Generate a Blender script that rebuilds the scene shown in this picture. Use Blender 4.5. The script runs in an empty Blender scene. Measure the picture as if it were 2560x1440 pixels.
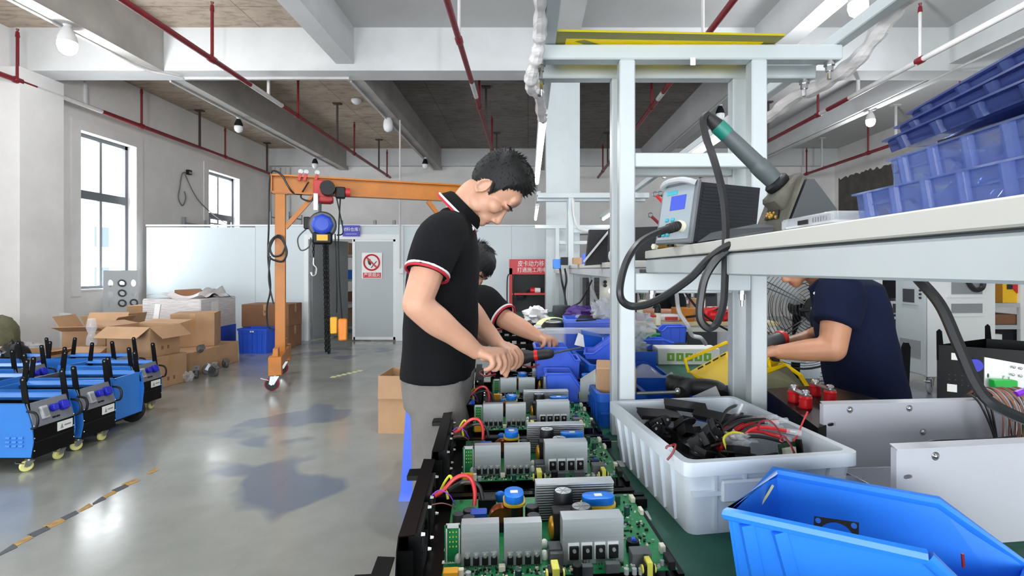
import bpy, bmesh, math, random
from mathutils import Vector as V, Matrix, noise
S = bpy.context.scene
COL = S.collection
random.seed(11)
R = math.radians
# ------------------------------------------------------------------ camera, sky, lights, exposure
F, CX, CY, HC = 1280.0, 1320.0, 672.0, 1.32
cam = bpy.data.cameras.new('camera')
cam.sensor_width = 36; cam.lens = 18.0
cam.shift_x = -40 / 2560; cam.shift_y = -48 / 2560
cam.clip_start = 0.02; cam.clip_end = 300
camo = bpy.data.objects.new('camera', cam); COL.objects.link(camo)
camo.location = (0, 0, HC); camo.rotation_euler = (math.pi / 2, 0, 0)
S.camera = camo
S.view_settings.view_transform = 'Standard'; S.view_settings.look = 'None'
S.view_settings.gamma = 1; S.view_settings.use_curve_mapping = False
S.view_settings.exposure = -0.38
cy = S.cycles
cy.use_denoising = True
cy.max_bounces = 8; cy.diffuse_bounces = 5; cy.glossy_bounces = 4; cy.transmission_bounces = 6; cy.transparent_max_bounces = 12
cy.caustics_reflective = False; cy.caustics_refractive = False; cy.sample_clamp_indirect = 6
wd = bpy.data.worlds.new('sky'); S.world = wd; wd.use_nodes = True
wn = wd.node_tree; wbg = wn.nodes['Background']
wbg.inputs['Color'].default_value = (0.93, 0.97, 1.0, 1); wbg.inputs['Strength'].default_value = 15
wd.cycles.sampling_method = 'AUTOMATIC'
def portal(x, y, z, w, h, rot):
    l = bpy.data.lights.new('window_daylight', 'AREA'); l.shape = 'RECTANGLE'; l.size = w; l.size_y = h
    l.cycles.is_portal = True
    o = bpy.data.objects.new('window_daylight', l); COL.objects.link(o)
    o.location = (x, y, z); o.rotation_euler = rot
WX, EX, NY, SY, CZ = -7.1, 8.5, 14.2, -5.0, 4.62      # inner faces of the walls, ceiling height
WINS = [(8.11, 9.26), (11.36, 12.57), (4.75, 5.95), (1.5, 2.7), (-1.75, -0.55)]  # last three are out of view, added along the wall for daylight
WZ0, WZ1 = 0.985, 3.52
for a, b in WINS: portal(WX - .12, (a + b) / 2, (WZ0 + WZ1) / 2, WZ1 - WZ0, b - a, (0, -R(90), 0))
portal(-1.2, SY - .1, 1.3, 9.0, 2.6, (R(90), 0, 0))  # daylight through the unseen opening added behind the camera
def bulb_light(p, e, r=.07):
    l = bpy.data.lights.new('bulb_light', 'POINT'); l.energy = e; l.shadow_soft_size = r; l.color = (.94, .97, 1)
    o = bpy.data.objects.new('bulb_light', l); COL.objects.link(o); o.location = p
# ------------------------------------------------------------------ helpers
def W(px, py, Y): return V(((px - CX) * Y / F, Y, HC - (py - CY) * Y / F))
def G(px, py, z=0.0):
    Y = (HC - z) * F / (py - CY); return V(((px - CX) * Y / F, Y, z))
def lin(c):
    r = []
    for x in c:
        x /= 255.0; r.append(x / 12.92 if x <= .04045 else ((x + .055) / 1.055) ** 2.4)
    return (*r, 1)
MATS = {}
def mat(name, c, rough=.5, metal=0, var=0, scale=8, bump=0, bscale=60, c2=None, trans=0, alpha=1, emit=0, spec=None, sss=0, stretch=None, coat=0):
    m = bpy.data.materials.new(name); m.use_nodes = True; MATS[name] = m
    nt = m.node_tree; p = nt.nodes['Principled BSDF']; L = nt.links.new
    p.inputs['Base Color'].default_value = lin(c); p.inputs['Roughness'].default_value = rough; p.inputs['Metallic'].default_value = metal
    if spec is not None: p.inputs['Specular IOR Level'].default_value = spec
    if trans: p.inputs['Transmission Weight'].default_value = trans
    if coat: p.inputs['Coat Weight'].default_value = coat
    if alpha < 1: p.inputs['Alpha'].default_value = alpha
    if emit: p.inputs['Emission Color'].default_value = lin(c); p.inputs['Emission Strength'].default_value = emit
    if sss: p.inputs['Subsurface Weight'].default_value = sss; p.inputs['Subsurface Radius'].default_value = (.012, .004, .002); p.inputs['Subsurface Scale'].default_value = 1
    if var or bump:
        tc = nt.nodes.new('ShaderNodeTexCoord'); mp = nt.nodes.new('ShaderNodeMapping'); L(tc.outputs['Object'], mp.inputs[0])
        if stretch: mp.inputs['Scale'].default_value = stretch
    if var:
        n = nt.nodes.new('ShaderNodeTexNoise'); n.inputs['Scale'].default_value = scale; n.inputs['Detail'].default_value = 6; n.inputs['Roughness'].default_value = .6
        L(mp.outputs[0], n.inputs['Vector'])
        r = nt.nodes.new('ShaderNodeValToRGB'); r.color_ramp.elements[0].position = .3; r.color_ramp.elements[1].position = .7
        r.color_ramp.elements[0].color = lin(c2 or [x * (1 - var) for x in c]); r.color_ramp.elements[1].color = lin(c)
        L(n.outputs['Fac'], r.inputs[0]); L(r.outputs[0], p.inputs['Base Color'])
    if bump:
        n2 = nt.nodes.new('ShaderNodeTexNoise'); n2.inputs['Scale'].default_value = bscale; n2.inputs['Detail'].default_value = 4
        L(mp.outputs[0], n2.inputs['Vector'])
        b = nt.nodes.new('ShaderNodeBump'); b.inputs['Strength'].default_value = bump; b.inputs['Distance'].default_value = .01
        L(n2.outputs['Fac'], b.inputs['Height']); L(b.outputs[0], p.inputs['Normal'])
    return m
def mixmat(name, col, fac, rough=.1, tint=(255, 255, 255)):
    """thin clear sheet: mostly see-through, some gloss"""
    m = bpy.data.materials.new(name); m.use_nodes = True; nt = m.node_tree; MATS[name] = m
    nt.nodes.remove(nt.nodes['Principled BSDF']); o = nt.nodes['Material Output']
    t = nt.nodes.new('ShaderNodeBsdfTransparent'); t.inputs[0].default_value = lin(tint)
    p = nt.nodes.new('ShaderNodeBsdfPrincipled'); p.inputs['Base Color'].default_value = lin(col); p.inputs['Roughness'].default_value = rough
    x = nt.nodes.new('ShaderNodeMixShader'); x.inputs[0].default_value = fac
    nt.links.new(t.outputs[0], x.inputs[1]); nt.links.new(p.outputs[0], x.inputs[2]); nt.links.new(x.outputs[0], o.inputs[0])
    return m
def rotz(a): return Matrix.Rotation(a, 3, 'Z')
def frame(d):
    d = V(d).normalized(); u = V((0, 0, 1)) if abs(d.z) < .9 else V((1, 0, 0))
    a = d.cross(u).normalized(); return a, d.cross(a).normalized(), d
def crumple(c, r, amp=.25, f=2.2, seed=0, n=20, m=14):
    """crushed bag or cloth: a sphere pushed in and out in sharp folds"""
    mb = MB().sph((0, 0, 0), 1, n, m)
    mb.v = [V(c) + V([q * (1 + amp * (2 * abs(noise.noise(p * f + V((seed, seed * 2, 0)))) - .5) + amp * .6 * noise.noise(p * f * 2.7 + V((0, seed, 0)))) * k for q, k in zip(p, r)]) for p in mb.v]
    return mb
def cat(pts, n=6, closed=False):
    P = [V(p) for p in pts]; N = len(P); out = []
    for i in range(N if closed else N - 1):
        if closed: a, b, c, d = P[i - 1], P[i], P[(i + 1) % N], P[(i + 2) % N]
        else: a, b, c, d = P[max(i - 1, 0)], P[i], P[i + 1], P[min(i + 2, N - 1)]
        for k in range(n):
            t = k / n; out.append(.5 * ((2 * b) + (c - a) * t + (2 * a - 5 * b + 4 * c - d) * t * t + (3 * b - a - 3 * c + d) * t ** 3))
    if not closed: out.append(P[-1])
    return out
class MB:
    def __init__(s): s.v = []; s.f = []; s.m = []; s.k = 0
    def mat(s, k): s.k = k; return s
    def add(s, vs, fs):
        o = len(s.v); s.v += [V(p) for p in vs]; s.f += [[i + o for i in f] for f in fs]; s.m += [s.k] * len(fs); return s
    def box(s, c, d, M=None, b=0):
        hx, hy, hz = d[0] / 2, d[1] / 2, d[2] / 2; c = V(c); M = M or Matrix.Identity(3)
        if b <= 0:
            vs = [(x, y, z) for x in (-hx, hx) for y in (-hy, hy) for z in (-hz, hz)]
            fs = [(0, 1, 3, 2), (4, 6, 7, 5), (0, 4, 5, 1), (2, 3, 7, 6), (0, 2, 6, 4), (1, 5, 7, 3)]
        else:
            b = min(b, hx * .9, hy * .9, hz * .9); vs = []; ix = {}
            for sx in (-1, 1):
                for sy in (-1, 1):
                    for sz in (-1, 1):
                        for a in range(3):
                            q = [sx * (hx - b), sy * (hy - b), sz * (hz - b)]; q[a] = (sx * hx, sy * hy, sz * hz)[a]
                            ix[sx, sy, sz, a] = len(vs); vs.append(q)
            fs = []; I = lambda sg, a: ix[sg[0], sg[1], sg[2], a]
            for a in range(3):
                u, w = (a + 1) % 3, (a + 2) % 3
                for sa in (-1, 1):
                    q = []
                    for su, sw in ((-1, -1), (1, -1), (1, 1), (-1, 1)):
                        g = [0, 0, 0]; g[a] = sa; g[u] = su; g[w] = sw; q.append(I(g, a))
                    fs.append(q if sa > 0 else q[::-1])
                for su in (-1, 1):
                    for sw in (-1, 1):
                        g0 = [0, 0, 0]; g0[u] = su; g0[w] = sw; g1 = g0[:]; g0[a] = -1; g1[a] = 1
                        q = [I(g0, u), I(g1, u), I(g1, w), I(g0, w)]
                        fs.append(q[::-1] if su * sw > 0 else q)
            for sx in (-1, 1):
                for sy in (-1, 1):
                    for sz in (-1, 1):
                        q = [I((sx, sy, sz), a) for a in range(3)]; fs.append(q if sx * sy * sz > 0 else q[::-1])
        return s.add([c + M @ V(p) for p in vs], fs)
    def bx(s, x0, x1, y0, y1, z0, z1, b=0): return s.box(((x0 + x1) / 2, (y0 + y1) / 2, (z0 + z1) / 2), (x1 - x0, y1 - y0, z1 - z0), None, b)
    def bar(s, a, b, w, h=None, bev=0):
        a, b = V(a), V(b); d = b - a; x, y, z = frame(d); h = h or w
        if abs(d.normalized().z) > .9: x, y = V((1, 0, 0)), V((0, 1, 0)); y = z.cross(x).normalized(); x = y.cross(z)
        return s.box((a + b) / 2, (w, h, d.length), Matrix((x, y, z)).transposed(), bev)
    def loft(s, rings, cap=True, closed=False):
        n = len(rings[0]); o = [p for r in rings for p in r]; fs = []; N = len(rings)
        for i in range(N if closed else N - 1):
            j = (i + 1) % N
            for k in range(n): fs.append((i * n + k, i * n + (k + 1) % n, j * n + (k + 1) % n, j * n + k))
        if cap and not closed: fs.append(tuple(range(n))[::-1]); fs.append(tuple((N - 1) * n + k for k in range(n)))
        return s.add(o, fs)
    def cyl(s, a, b, r, r2=None, n=12, cap=True):
        a, b = V(a), V(b); x, y, z = frame(b - a); r2 = r if r2 is None else r2
        rg = lambda c, q: [c + q * (math.cos(t) * x + math.sin(t) * y) for t in (2 * math.pi * k / n for k in range(n))]
        return s.loft([rg(a, r), rg(b, r2)], cap)
    def lathe(s, c, ax, prof, n=16, cap=True):
        x, y, z = frame(ax); c = V(c)
        return s.loft([[c + h * z + r * (math.cos(2 * math.pi * k / n) * x + math.sin(2 * math.pi * k / n) * y) for k in range(n)] for r, h in prof], cap)
    def tube(s, pts, r, n=6, closed=False, flat=1):
        P = [V(p) for p in pts]; N = len(P); rings = []; px = None
        for i in range(N):
            d = (P[(i + 1) % N] - P[i - 1]) if closed else (P[min(i + 1, N - 1)] - P[max(i - 1, 0)])
            if d.length < 1e-9: d = V((0, 0, 1))
            d.normalize()
            if px is None: px = frame(d)[0]
            x = px - d * px.dot(d)
            if x.length < 1e-6: x = frame(d)[0]
            x.normalize(); px = x; y = d.cross(x); q = r[i] if isinstance(r, (list, tuple)) else r
            rings.append([P[i] + q * (math.cos(2 * math.pi * k / n) * x + flat * math.sin(2 * math.pi * k / n) * y) for k in range(n)])
        return s.loft(rings, True, closed)
    def sph(s, c, r, n=12, m=8, M=None):
        if not isinstance(r, (list, tuple)): r = (r, r, r)
        c = V(c); M = M or Matrix.Identity(3); vs = [c + M @ V((0, 0, -r[2]))]; fs = []
        for i in range(1, m):
            t = math.pi * i / m
            for k in range(n):
                a = 2 * math.pi * k / n; vs.append(c + M @ V((r[0] * math.sin(t) * math.cos(a), r[1] * math.sin(t) * math.sin(a), -r[2] * math.cos(t))))
        vs.append(c + M @ V((0, 0, r[2]))); T = len(vs) - 1
        for k in range(n):
            fs.append((0, 1 + (k + 1) % n, 1 + k)); fs.append((T, 1 + (m - 2) * n + k, 1 + (m - 2) * n + (k + 1) % n))
            for i in range(m - 2): a = 1 + i * n; fs.append((a + k, a + (k + 1) % n, a + n + (k + 1) % n, a + n + k))
        return s.add(vs, fs)
    def prism(s, poly, vec):
        n = len(poly); P = [V(p) for p in poly]; v = V(vec); nn = V((0, 0, 0))
        for i in range(n): nn += P[i].cross(P[(i + 1) % n])
        if nn.dot(v) < 0: P = P[::-1]
        return s.add(P + [p + v for p in P], [tuple(range(n))[::-1], tuple(range(n, 2 * n))] + [(i, (i + 1) % n, n + (i + 1) % n, n + i) for i in range(n)])
    def grid(s, fn, nu, nv):
        vs = [fn(i / nu, j / nv) for j in range(nv + 1) for i in range(nu + 1)]
        return s.add(vs, [(j * (nu + 1) + i, j * (nu + 1) + i + 1, (j + 1) * (nu + 1) + i + 1, (j + 1) * (nu + 1) + i) for j in range(nv) for i in range(nu)])
    def torus(s, c, ax, R_, r, n=24, m=6): 
        x, y, z = frame(ax); c = V(c)
        return s.tube([c + R_ * (math.cos(2 * math.pi * k / n) * x + math.sin(2 * math.pi * k / n) * y) for k in range(n)], r, m, True)
    def xf(s, M, t=(0, 0, 0)):
        s.v = [M @ p + V(t) for p in s.v]; return s
    def mesh(s, name, mats, org=(0, 0, 0), smooth=True, ang=38):
        me = bpy.data.meshes.new(name); o = V(org); me.from_pydata([p - o for p in s.v], [], s.f)
        if not isinstance(mats, (list, tuple)): mats = [mats]
        for m in mats: me.materials.append(MATS[m] if isinstance(m, str) else m)
        if len(mats) > 1: me.polygons.foreach_set('material_index', s.m)
        if smooth: me.polygons.foreach_set('use_smooth', [True] * len(s.f)); me.set_sharp_from_angle(angle=R(ang))
        me.update(); return me
    def build(s, name, mats, parent=None, smooth=True, ang=38, label=None, org=None):
        if org is None: org = ORG.get(parent.name, V((0, 0, 0))) if parent else V((0, 0, 0))
        o = bpy.data.objects.new(name, s.mesh(name, mats, org, smooth, ang)); COL.objects.link(o)
        if parent: o.parent = parent; ORG[o.name] = V(org)
        if label: o['label'] = label
        return o
ORG = {}
def thing(name, label, catg, loc=(0, 0, 0), group=None):
    o = bpy.data.objects.new(name, None); COL.objects.link(o); o.location = loc; o.empty_display_size = .1
    o['label'] = label; o['category'] = catg
    if group: o['group'] = group
    ORG[o.name] = V(loc); return o
def solo(mb, name, mats, label, catg, group=None, kind=None, ang=38):
    xs = [p.x for p in mb.v]; ys = [p.y for p in mb.v]; zs = [p.z for p in mb.v]
    org = V(((min(xs) + max(xs)) / 2, (min(ys) + max(ys)) / 2, min(zs)))
    o = mb.build(name, mats, None, True, ang, org=org); o.location = org; ORG[o.name] = org
    o['label'] = label; o['category'] = catg
    if group: o['group'] = group
    if kind: o['kind'] = kind
    return o
def struct(mb, name, mats, parent=None, smooth=False):
    o = mb.build(name, mats, parent, smooth)
    if not parent: o['kind'] = 'structure'
    return o
def dup(root, loc, rz=0, label=None, group=None):
    def cp(o, par):
        c = o.copy(); COL.objects.link(c); c.parent = par
        for ch in list(o.children): cp(ch, c)
        return c
    r = cp(root, None); r.location = loc; r.rotation_euler = (0, 0, rz)
    if label: r['label'] = label
    if group: r['group'] = group
    return r
def text(s, size, M, o, mt, parent, name='lettering', ext=.0004, sx=1, align='CENTER'):
    """flat lettering; M 3x3 with columns right, up, normal; o = centre"""
    cu = bpy.data.curves.new('t', 'FONT'); cu.body = s; cu.size = size; cu.extrude = ext; cu.align_x = align; cu.align_y = 'CENTER'; cu.resolution_u = 2
    t = bpy.data.objects.new('t', cu); COL.objects.link(t); dg = bpy.context.evaluated_depsgraph_get(); dg.update()
    me = bpy.data.meshes.new_from_object(t.evaluated_get(dg)); COL.objects.unlink(t); bpy.data.objects.remove(t)
    org = ORG.get(parent.name, V((0, 0, 0)))
    for v in me.vertices: v.co = M @ V((v.co.x * sx, v.co.y, v.co.z)) + V(o) - org
    me.materials.clear(); me.materials.append(MATS[mt]); me.name = name
    ob = bpy.data.objects.new(name, me); COL.objects.link(ob); ob.parent = parent; ORG[ob.name] = org
    return ob
def blob(mb, voxel, it=6, fac=.5):
    """fuse overlapping closed shapes into one continuous skin"""
    me = mb.mesh('b', [], smooth=False) if False else bpy.data.meshes.new('b')
    if not me.vertices: me.from_pydata([tuple(p) for p in mb.v], [], mb.f)
    o = bpy.data.objects.new('b', me); COL.objects.link(o)
    m = o.modifiers.new('r', 'REMESH'); m.mode = 'VOXEL'; m.voxel_size = voxel
    if it: q = o.modifiers.new('s', 'SMOOTH'); q.factor = fac; q.iterations = it
    dg = bpy.context.evaluated_depsgraph_get(); dg.update()
    r = bpy.data.meshes.new_from_object(o.evaluated_get(dg)); COL.objects.unlink(o); bpy.data.objects.remove(o)
    return r
def skin(me, name, mt, parent=None, label=None, fn=None):
    """link a fused mesh given in world space under its thing"""
    org = ORG.get(parent.name, V((0, 0, 0))) if parent else V((0, 0, 0))
    for v in me.vertices:
        p = v.co.copy()
        if fn: p = fn(p)
        v.co = p - org
    me.materials.clear(); me.materials.append(MATS[mt]); me.polygons.foreach_set('use_smooth', [True] * len(me.polygons)); me.name = name
    o = bpy.data.objects.new(name, me); COL.objects.link(o)
    if parent: o.parent = parent; ORG[o.name] = org
    if label: o['label'] = label
    return o
XYZ_F = Matrix(((1, 0, 0), (0, 0, -1), (0, 1, 0)))      # text on a plane facing the camera (-Y)
# ------------------------------------------------------------------ materials
mat('wall_paint', (228, 226, 224), .7, var=.07, scale=1.3, bump=.15, bscale=25)
mat('beam_paint', (214, 216, 217), .7, var=.08, scale=1.1, bump=.15, bscale=20)
mat('beam_grey', (184, 181, 176), .8, var=.14, scale=1.5, bump=.2, bscale=20)
mat('ceiling_paint', (192, 192, 192), .8, var=.06, scale=1)
mat('panel_blue', (205, 216, 221), .35, var=.03, scale=.7)
mat('panel_trim', (226, 230, 232), .4)
mat('door_grey', (178, 185, 188), .4)
mat('door_dark', (128, 132, 134), .45)
mat('render_patch', (92, 88, 84), .9, var=.25, scale=5, bump=.5, bscale=30)
mat('steel_white', (188, 196, 199), .33, var=.03, scale=6)
mat('white_plain', (228, 230, 230), .4)
mat('sheet_grey', (186, 188, 196), .38, var=.02, scale=5)
mat('red_pipe', (122, 20, 32), .4, var=.15, scale=9)
mat('pipe_white', (205, 203, 202), .5, var=.06, scale=9)
mat('dark_iron', (62, 48, 46), .6)
mat('alu', (190, 196, 200), .42, .75, var=.06, scale=30, stretch=(.2, 1, 6))
mat('alu_edge', (222, 226, 228), .28, .8)
mat('chrome', (210, 210, 212), .2, 1)
mat('zinc', (165, 168, 168), .35, .9, var=.12, scale=20)
mat('win_frame', (112, 118, 124), .4, .3)
mat('black_metal', (9, 9, 10), .34, spec=.18, var=.15, scale=40)
mat('black_plastic', (15, 16, 18), .5, spec=.35)
mat('black_rubber', (20, 20, 21), .6)
mat('cable_black', (26, 27, 29), .42)
mat('cable_white', (200, 200, 198), .5)
mat('dark_grey', (58, 62, 66), .5)
mat('grey_plastic', (104, 108, 112), .5)
mat('mid_grey', (140, 143, 146), .5)
mat('light_grey', (182, 186, 188), .5)
mat('pcb', (18, 138, 78), .35, var=.25, scale=55)
mat('pcb_dark', (18, 70, 48), .4, var=.3, scale=60)
mat('solder', (190, 196, 190), .35, .6)
mat('silk', (225, 230, 225), .6)
mat('copper', (178, 92, 48), .28, .85, var=.2, scale=60)
mat('gold_wire', (190, 140, 40), .35, .5)
mat('tape_blue', (24, 118, 222), .38)
mat('terminal_blue', (40, 84, 190), .4)
mat('yellow_tape', (228, 224, 92), .4)
mat('amber', (226, 160, 30), .45)
mat('bobbin_yellow', (216, 178, 48), .5)
mat('ivory', (226, 222, 200), .5)
mat('glue', (232, 234, 228), .3)
mat('dark_green_cap', (26, 70, 62), .4)
mat('mat_green', (20, 84, 66), .55, var=.12, scale=14, bump=.05, bscale=200)
mat('wire_red', (196, 36, 40), .4)
mat('wire_yellow', (206, 206, 40), .4)
mat('wire_dkred', (120, 24, 34), .4)
mat('wire_brown', (124, 78, 66), .5)
mat('wire_purple', (120, 40, 190), .4)
mat('red_paint', (206, 26, 36), .4)
mat('red_resin', (196, 22, 30), .3)
mat('sign_white', (236, 238, 238), .4)
mat('sign_red', (200, 36, 44), .4)
mat('sign_blue', (62, 62, 176), .4)
mat('ink', (40, 42, 44), .6)
mat('crate_blue', (44, 92, 214), .38, var=.08, scale=4)
mat('crate_deep', (20, 92, 196), .38, var=.08, scale=4)
mat('bin_bright', (44, 132, 240), .32, var=.04, scale=6)
mat('bin_violet', (64, 104, 226), .35)
mat('stool_blue', (36, 92, 236), .3)
mat('crate_white', (214, 223, 232), .35, sss=.0, var=.03, scale=5)
mat('cart_blue', (52, 128, 216), .32, var=.08, scale=3)
mat('plate_grey', (128, 132, 140), .3, .4)
mat('socket_blue', (34, 40, 190), .35)
mat('caster_cream', (222, 218, 140), .4)
mat('caster_red', (150, 34, 48), .45)
mat('gantry_orange', (196, 116, 14), .4, var=.12, scale=5)
mat('hoist_blue', (36, 72, 190), .4)
mat('hoist_grey', (88, 92, 94), .45)
mat('hoist_red', (190, 46, 46), .45)
mat('chain_black', (40, 42, 44), .35, .7)
mat('pendant_yellow', (240, 176, 20), .4)
mat('pendant_orange', (240, 140, 40), .4)
mat('card', (188, 150, 114), .8, var=.1, scale=3, bump=.1, bscale=40)
mat('card_dark', (140, 100, 72), .85, var=.1, scale=3)
mat('card_tape', (180, 140, 96), .35)
mat('film', (226, 222, 222), .25, var=.1, scale=6, bump=.9, bscale=9, stretch=(1, 1, 6))
mat('film_dark', (150, 140, 140), .25, var=.3, scale=6, bump=.9, bscale=9, stretch=(1, 1, 6))
mat('yellow_metal', (238, 200, 2), .5, spec=.3)
mat('yellow_sheet', (222, 206, 20), .4, var=.06, scale=3)
mat('olive_tape', (136, 132, 52), .5)
mat('skin1', (208, 158, 132), .5, sss=.06, var=.06, scale=14, bump=.05, bscale=160)
mat('skin2', (206, 152, 124), .5, sss=.06, var=.06, scale=14)
mat('skin3', (196, 140, 108), .5, sss=.06, var=.06, scale=14)
mat('lip', (186, 112, 104), .45)
mat('eye_white', (225, 222, 218), .2)
mat('hair', (13, 12, 13), .7, var=.3, scale=80)
mat('polo_black', (13, 14, 17), .9, spec=.2, var=.12, scale=50, bump=.25, bscale=260)
mat('polo_navy', (16, 24, 52), .9, spec=.2, var=.12, scale=50, bump=.25, bscale=260)
mat('trim_white', (228, 228, 230), .7)
mat('trim_red', (180, 30, 48), .7)
mat('trousers', (118, 115, 112), .9, var=.12, scale=9, bump=.3, bscale=120)
mat('trousers_dark', (36, 40, 50), .9)
mat('shoe', (40, 38, 38), .6)
mat('station_face', (146, 158, 166), .35)
mat('station_body', (30, 34, 40), .45)
mat('lcd', (62, 84, 200), .25)
mat('button_cyan', (44, 166, 186), .4)
mat('iron_grey', (72, 80, 82), .5)
mat('iron_green', (12, 108, 96), .45)
mat('stand_dusty', (96, 94, 84), .75, var=.3, scale=22)
mat('brass', (190, 150, 70), .35, .8)
mat('shelf_top', (196, 196, 190), .6)
mat('wood_top', (196, 178, 140), .6)
mat('mask_white', (232, 232, 232), .8)
mat('tape_ochre', (190, 148, 76), .6, var=.3, scale=30)
mat('tape_cream', (226, 226, 170), .5)
mat('label_white', (232, 232, 226), .6)
mat('leaf_green', (120, 178, 44), .5)
mat('conn_green', (40, 176, 70), .4)
mat('cloth_olive', (110, 110, 84), .9, var=.2, scale=10)
mat('yellow_box', (240, 190, 20), .4)
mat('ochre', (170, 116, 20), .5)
mat('plum', (70, 40, 120), .5)
mat('facade', (186, 168, 164), .8, var=.05, scale=1)
mat('facade_win', (26, 48, 96), .5)
mat('slot_white', (206, 206, 206), .6)
mat('tube_glow', (255, 255, 255), .4, emit=14)
mat('bulb_glow', (245, 250, 255), .4, emit=22)
mat('lamp_glow', (255, 246, 225), .4, emit=6)
mat('bulb_off', (232, 236, 238), .3)
mixmat('glass', (225, 240, 240), .10, .03)
mixmat('clear', (228, 234, 240), .30, .12)
mixmat('clear_film', (226, 230, 236), .34, .2)
mixmat('blister', (140, 158, 208), .26, .05, (208, 218, 242))
mixmat('blister_lid', (88, 104, 160), .4, .2, (158, 172, 216))
mixmat('fuse_clear', (220, 226, 230), .25, .1)

def concrete(name, c, c2, grid=True):
    m = mat(name, c, .85, var=.2, scale=1.6, c2=c2, bump=.2, bscale=14); nt = m.node_tree; L = nt.links.new
    p = nt.nodes['Principled BSDF']; src = p.inputs['Base Color'].links[0].from_socket
    tc = nt.nodes.new('ShaderNodeTexCoord')
    b = nt.nodes.new('ShaderNodeTexBrick'); b.inputs['Scale'].default_value = 1; b.inputs['Brick Width'].default_value = 1.83; b.inputs['Row Height'].default_value = .92
    b.inputs['Mortar Size'].default_value = .008; b.inputs['Color1'].default_value = (1, 1, 1, 1); b.inputs['Color2'].default_value = (.9, .9, .9, 1); b.inputs['Mortar'].default_value = (.55, .52, .5, 1); b.offset = 0
    L(tc.outputs['Object'], b.inputs['Vector'])
    n = nt.nodes.new('ShaderNodeTexNoise'); n.inputs['Scale'].default_value = 3.5; n.inputs['Detail'].default_value = 9; n.inputs['Roughness'].default_value = .75
    mp = nt.nodes.new('ShaderNodeMapping'); mp.inputs['Scale'].default_value = (1, 3.2, 1); L(tc.outputs['Object'], mp.inputs[0]); L(mp.outputs[0], n.inputs['Vector'])
    r = nt.nodes.new('ShaderNodeValToRGB'); r.color_ramp.elements[0].position = .36; r.color_ramp.elements[0].color = (.52, .47, .43, 1); r.color_ramp.elements[1].position = .52; L(n.outputs['Fac'], r.inputs[0])
    x = nt.nodes.new('ShaderNodeMix'); x.data_type = 'RGBA'; x.blend_type = 'MULTIPLY'; x.inputs[0].default_value = 1; L(src, x.inputs[6]); L(b.outputs['Color'], x.inputs[7])
    y = nt.nodes.new('ShaderNodeMix'); y.data_type = 'RGBA'; y.blend_type = 'MULTIPLY'; y.inputs[0].default_value = .8; L(x.outputs[2], y.inputs[6]); L(r.outputs[0], y.inputs[7])
    L(y.outputs[2], p.inputs['Base Color'])
concrete('concrete_warm', (192, 178, 160), (168, 152, 138))
concrete('concrete_grey', (150, 144, 140), (128, 121, 117))
def floor_material():
    m = mat('floor', (140, 142, 138), .3); nt = m.node_tree; L = nt.links.new; p = nt.nodes['Principled BSDF']; N = nt.nodes.new
    tc = N('ShaderNodeTexCoord')
    def nz(sc, det=6, rough=.6, st=(1, 1, 1)):
        mp = N('ShaderNodeMapping'); mp.inputs['Scale'].default_value = st; L(tc.outputs['Object'], mp.inputs[0])
        n = N('ShaderNodeTexNoise'); n.inputs['Scale'].default_value = sc; n.inputs['Detail'].default_value = det; n.inputs['Roughness'].default_value = rough; L(mp.outputs[0], n.inputs['Vector']); return n
    def ramp(n, a, ca, b, cb):
        r = N('ShaderNodeValToRGB'); e = r.color_ramp.elements; e[0].position = a; e[0].color = ca; e[1].position = b; e[1].color = cb; L(n.outputs['Fac'], r.inputs[0]); return r
    base = ramp(nz(.9), .3, lin((124, 127, 122)), .7, lin((158, 160, 154)))
    patch = ramp(nz(.8, 3, .5), .575, (0, 0, 0, 1), .6, (1, 1, 1, 1))            # repainted blue-grey patches
    x = N('ShaderNodeMix'); x.data_type = 'RGBA'; L(patch.outputs[0], x.inputs[0]); L(base.outputs[0], x.inputs[6]); x.inputs[7].default_value = lin((112, 120, 132))
    sc = ramp(nz(7, 10, .8, (1, .12, 1)), .33, (.72, .72, .72, 1), .42, (1, 1, 1, 1))
    y = N('ShaderNodeMix'); y.data_type = 'RGBA'; y.blend_type = 'MULTIPLY'; y.inputs[0].default_value = .45; L(x.outputs[2], y.inputs[6]); L(sc.outputs[0], y.inputs[7])
    L(y.outputs[2], p.inputs['Base Color'])
    rr = ramp(nz(1.6, 8, .7), .3, (.11, .11, .11, 1), .7, (.27, .27, .27, 1)); L(rr.outputs[0], p.inputs['Roughness'])
    b = N('ShaderNodeBump'); b.inputs['Strength'].default_value = .05; b.inputs['Distance'].default_value = .02; L(nz(2.5, 3, .5).outputs['Fac'], b.inputs['Height']); L(b.outputs[0], p.inputs['Normal'])
    p.inputs['Specular IOR Level'].default_value = .6
floor_material()
# ------------------------------------------------------------------ room shell
struct(MB().bx(WX - .3, EX + .3, SY - .3, NY + .3, -.15, 0), 'floor', 'floor')
CB0, CB1, CBZ = 7.0, 7.36, 4.03          # cross beam over the column row
struct(MB().bx(WX - .3, -2.52, SY - .3, CB0 + .2, CZ, CZ + .1), 'ceiling', 'concrete_warm')
struct(MB().bx(-2.52, EX + .3, SY - .3, CB0 + .2, CZ, CZ + .1), 'ceiling', 'ceiling_paint')
struct(MB().bx(WX - .3, -2.4, CB0 + .2, NY + .3, CZ, CZ + .1), 'ceiling', 'concrete_warm')
struct(MB().bx(-2.4, 3.2, CB0 + .2, NY + .3, CZ, CZ + .1), 'ceiling', 'concrete_grey')
struct(MB().bx(3.2, EX + .3, CB0 + .2, NY + .3, CZ, CZ + .1), 'ceiling', 'ceiling_paint')
mb = MB(); ys = sorted(WINS); y = SY - .3            # west wall with its window openings
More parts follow.
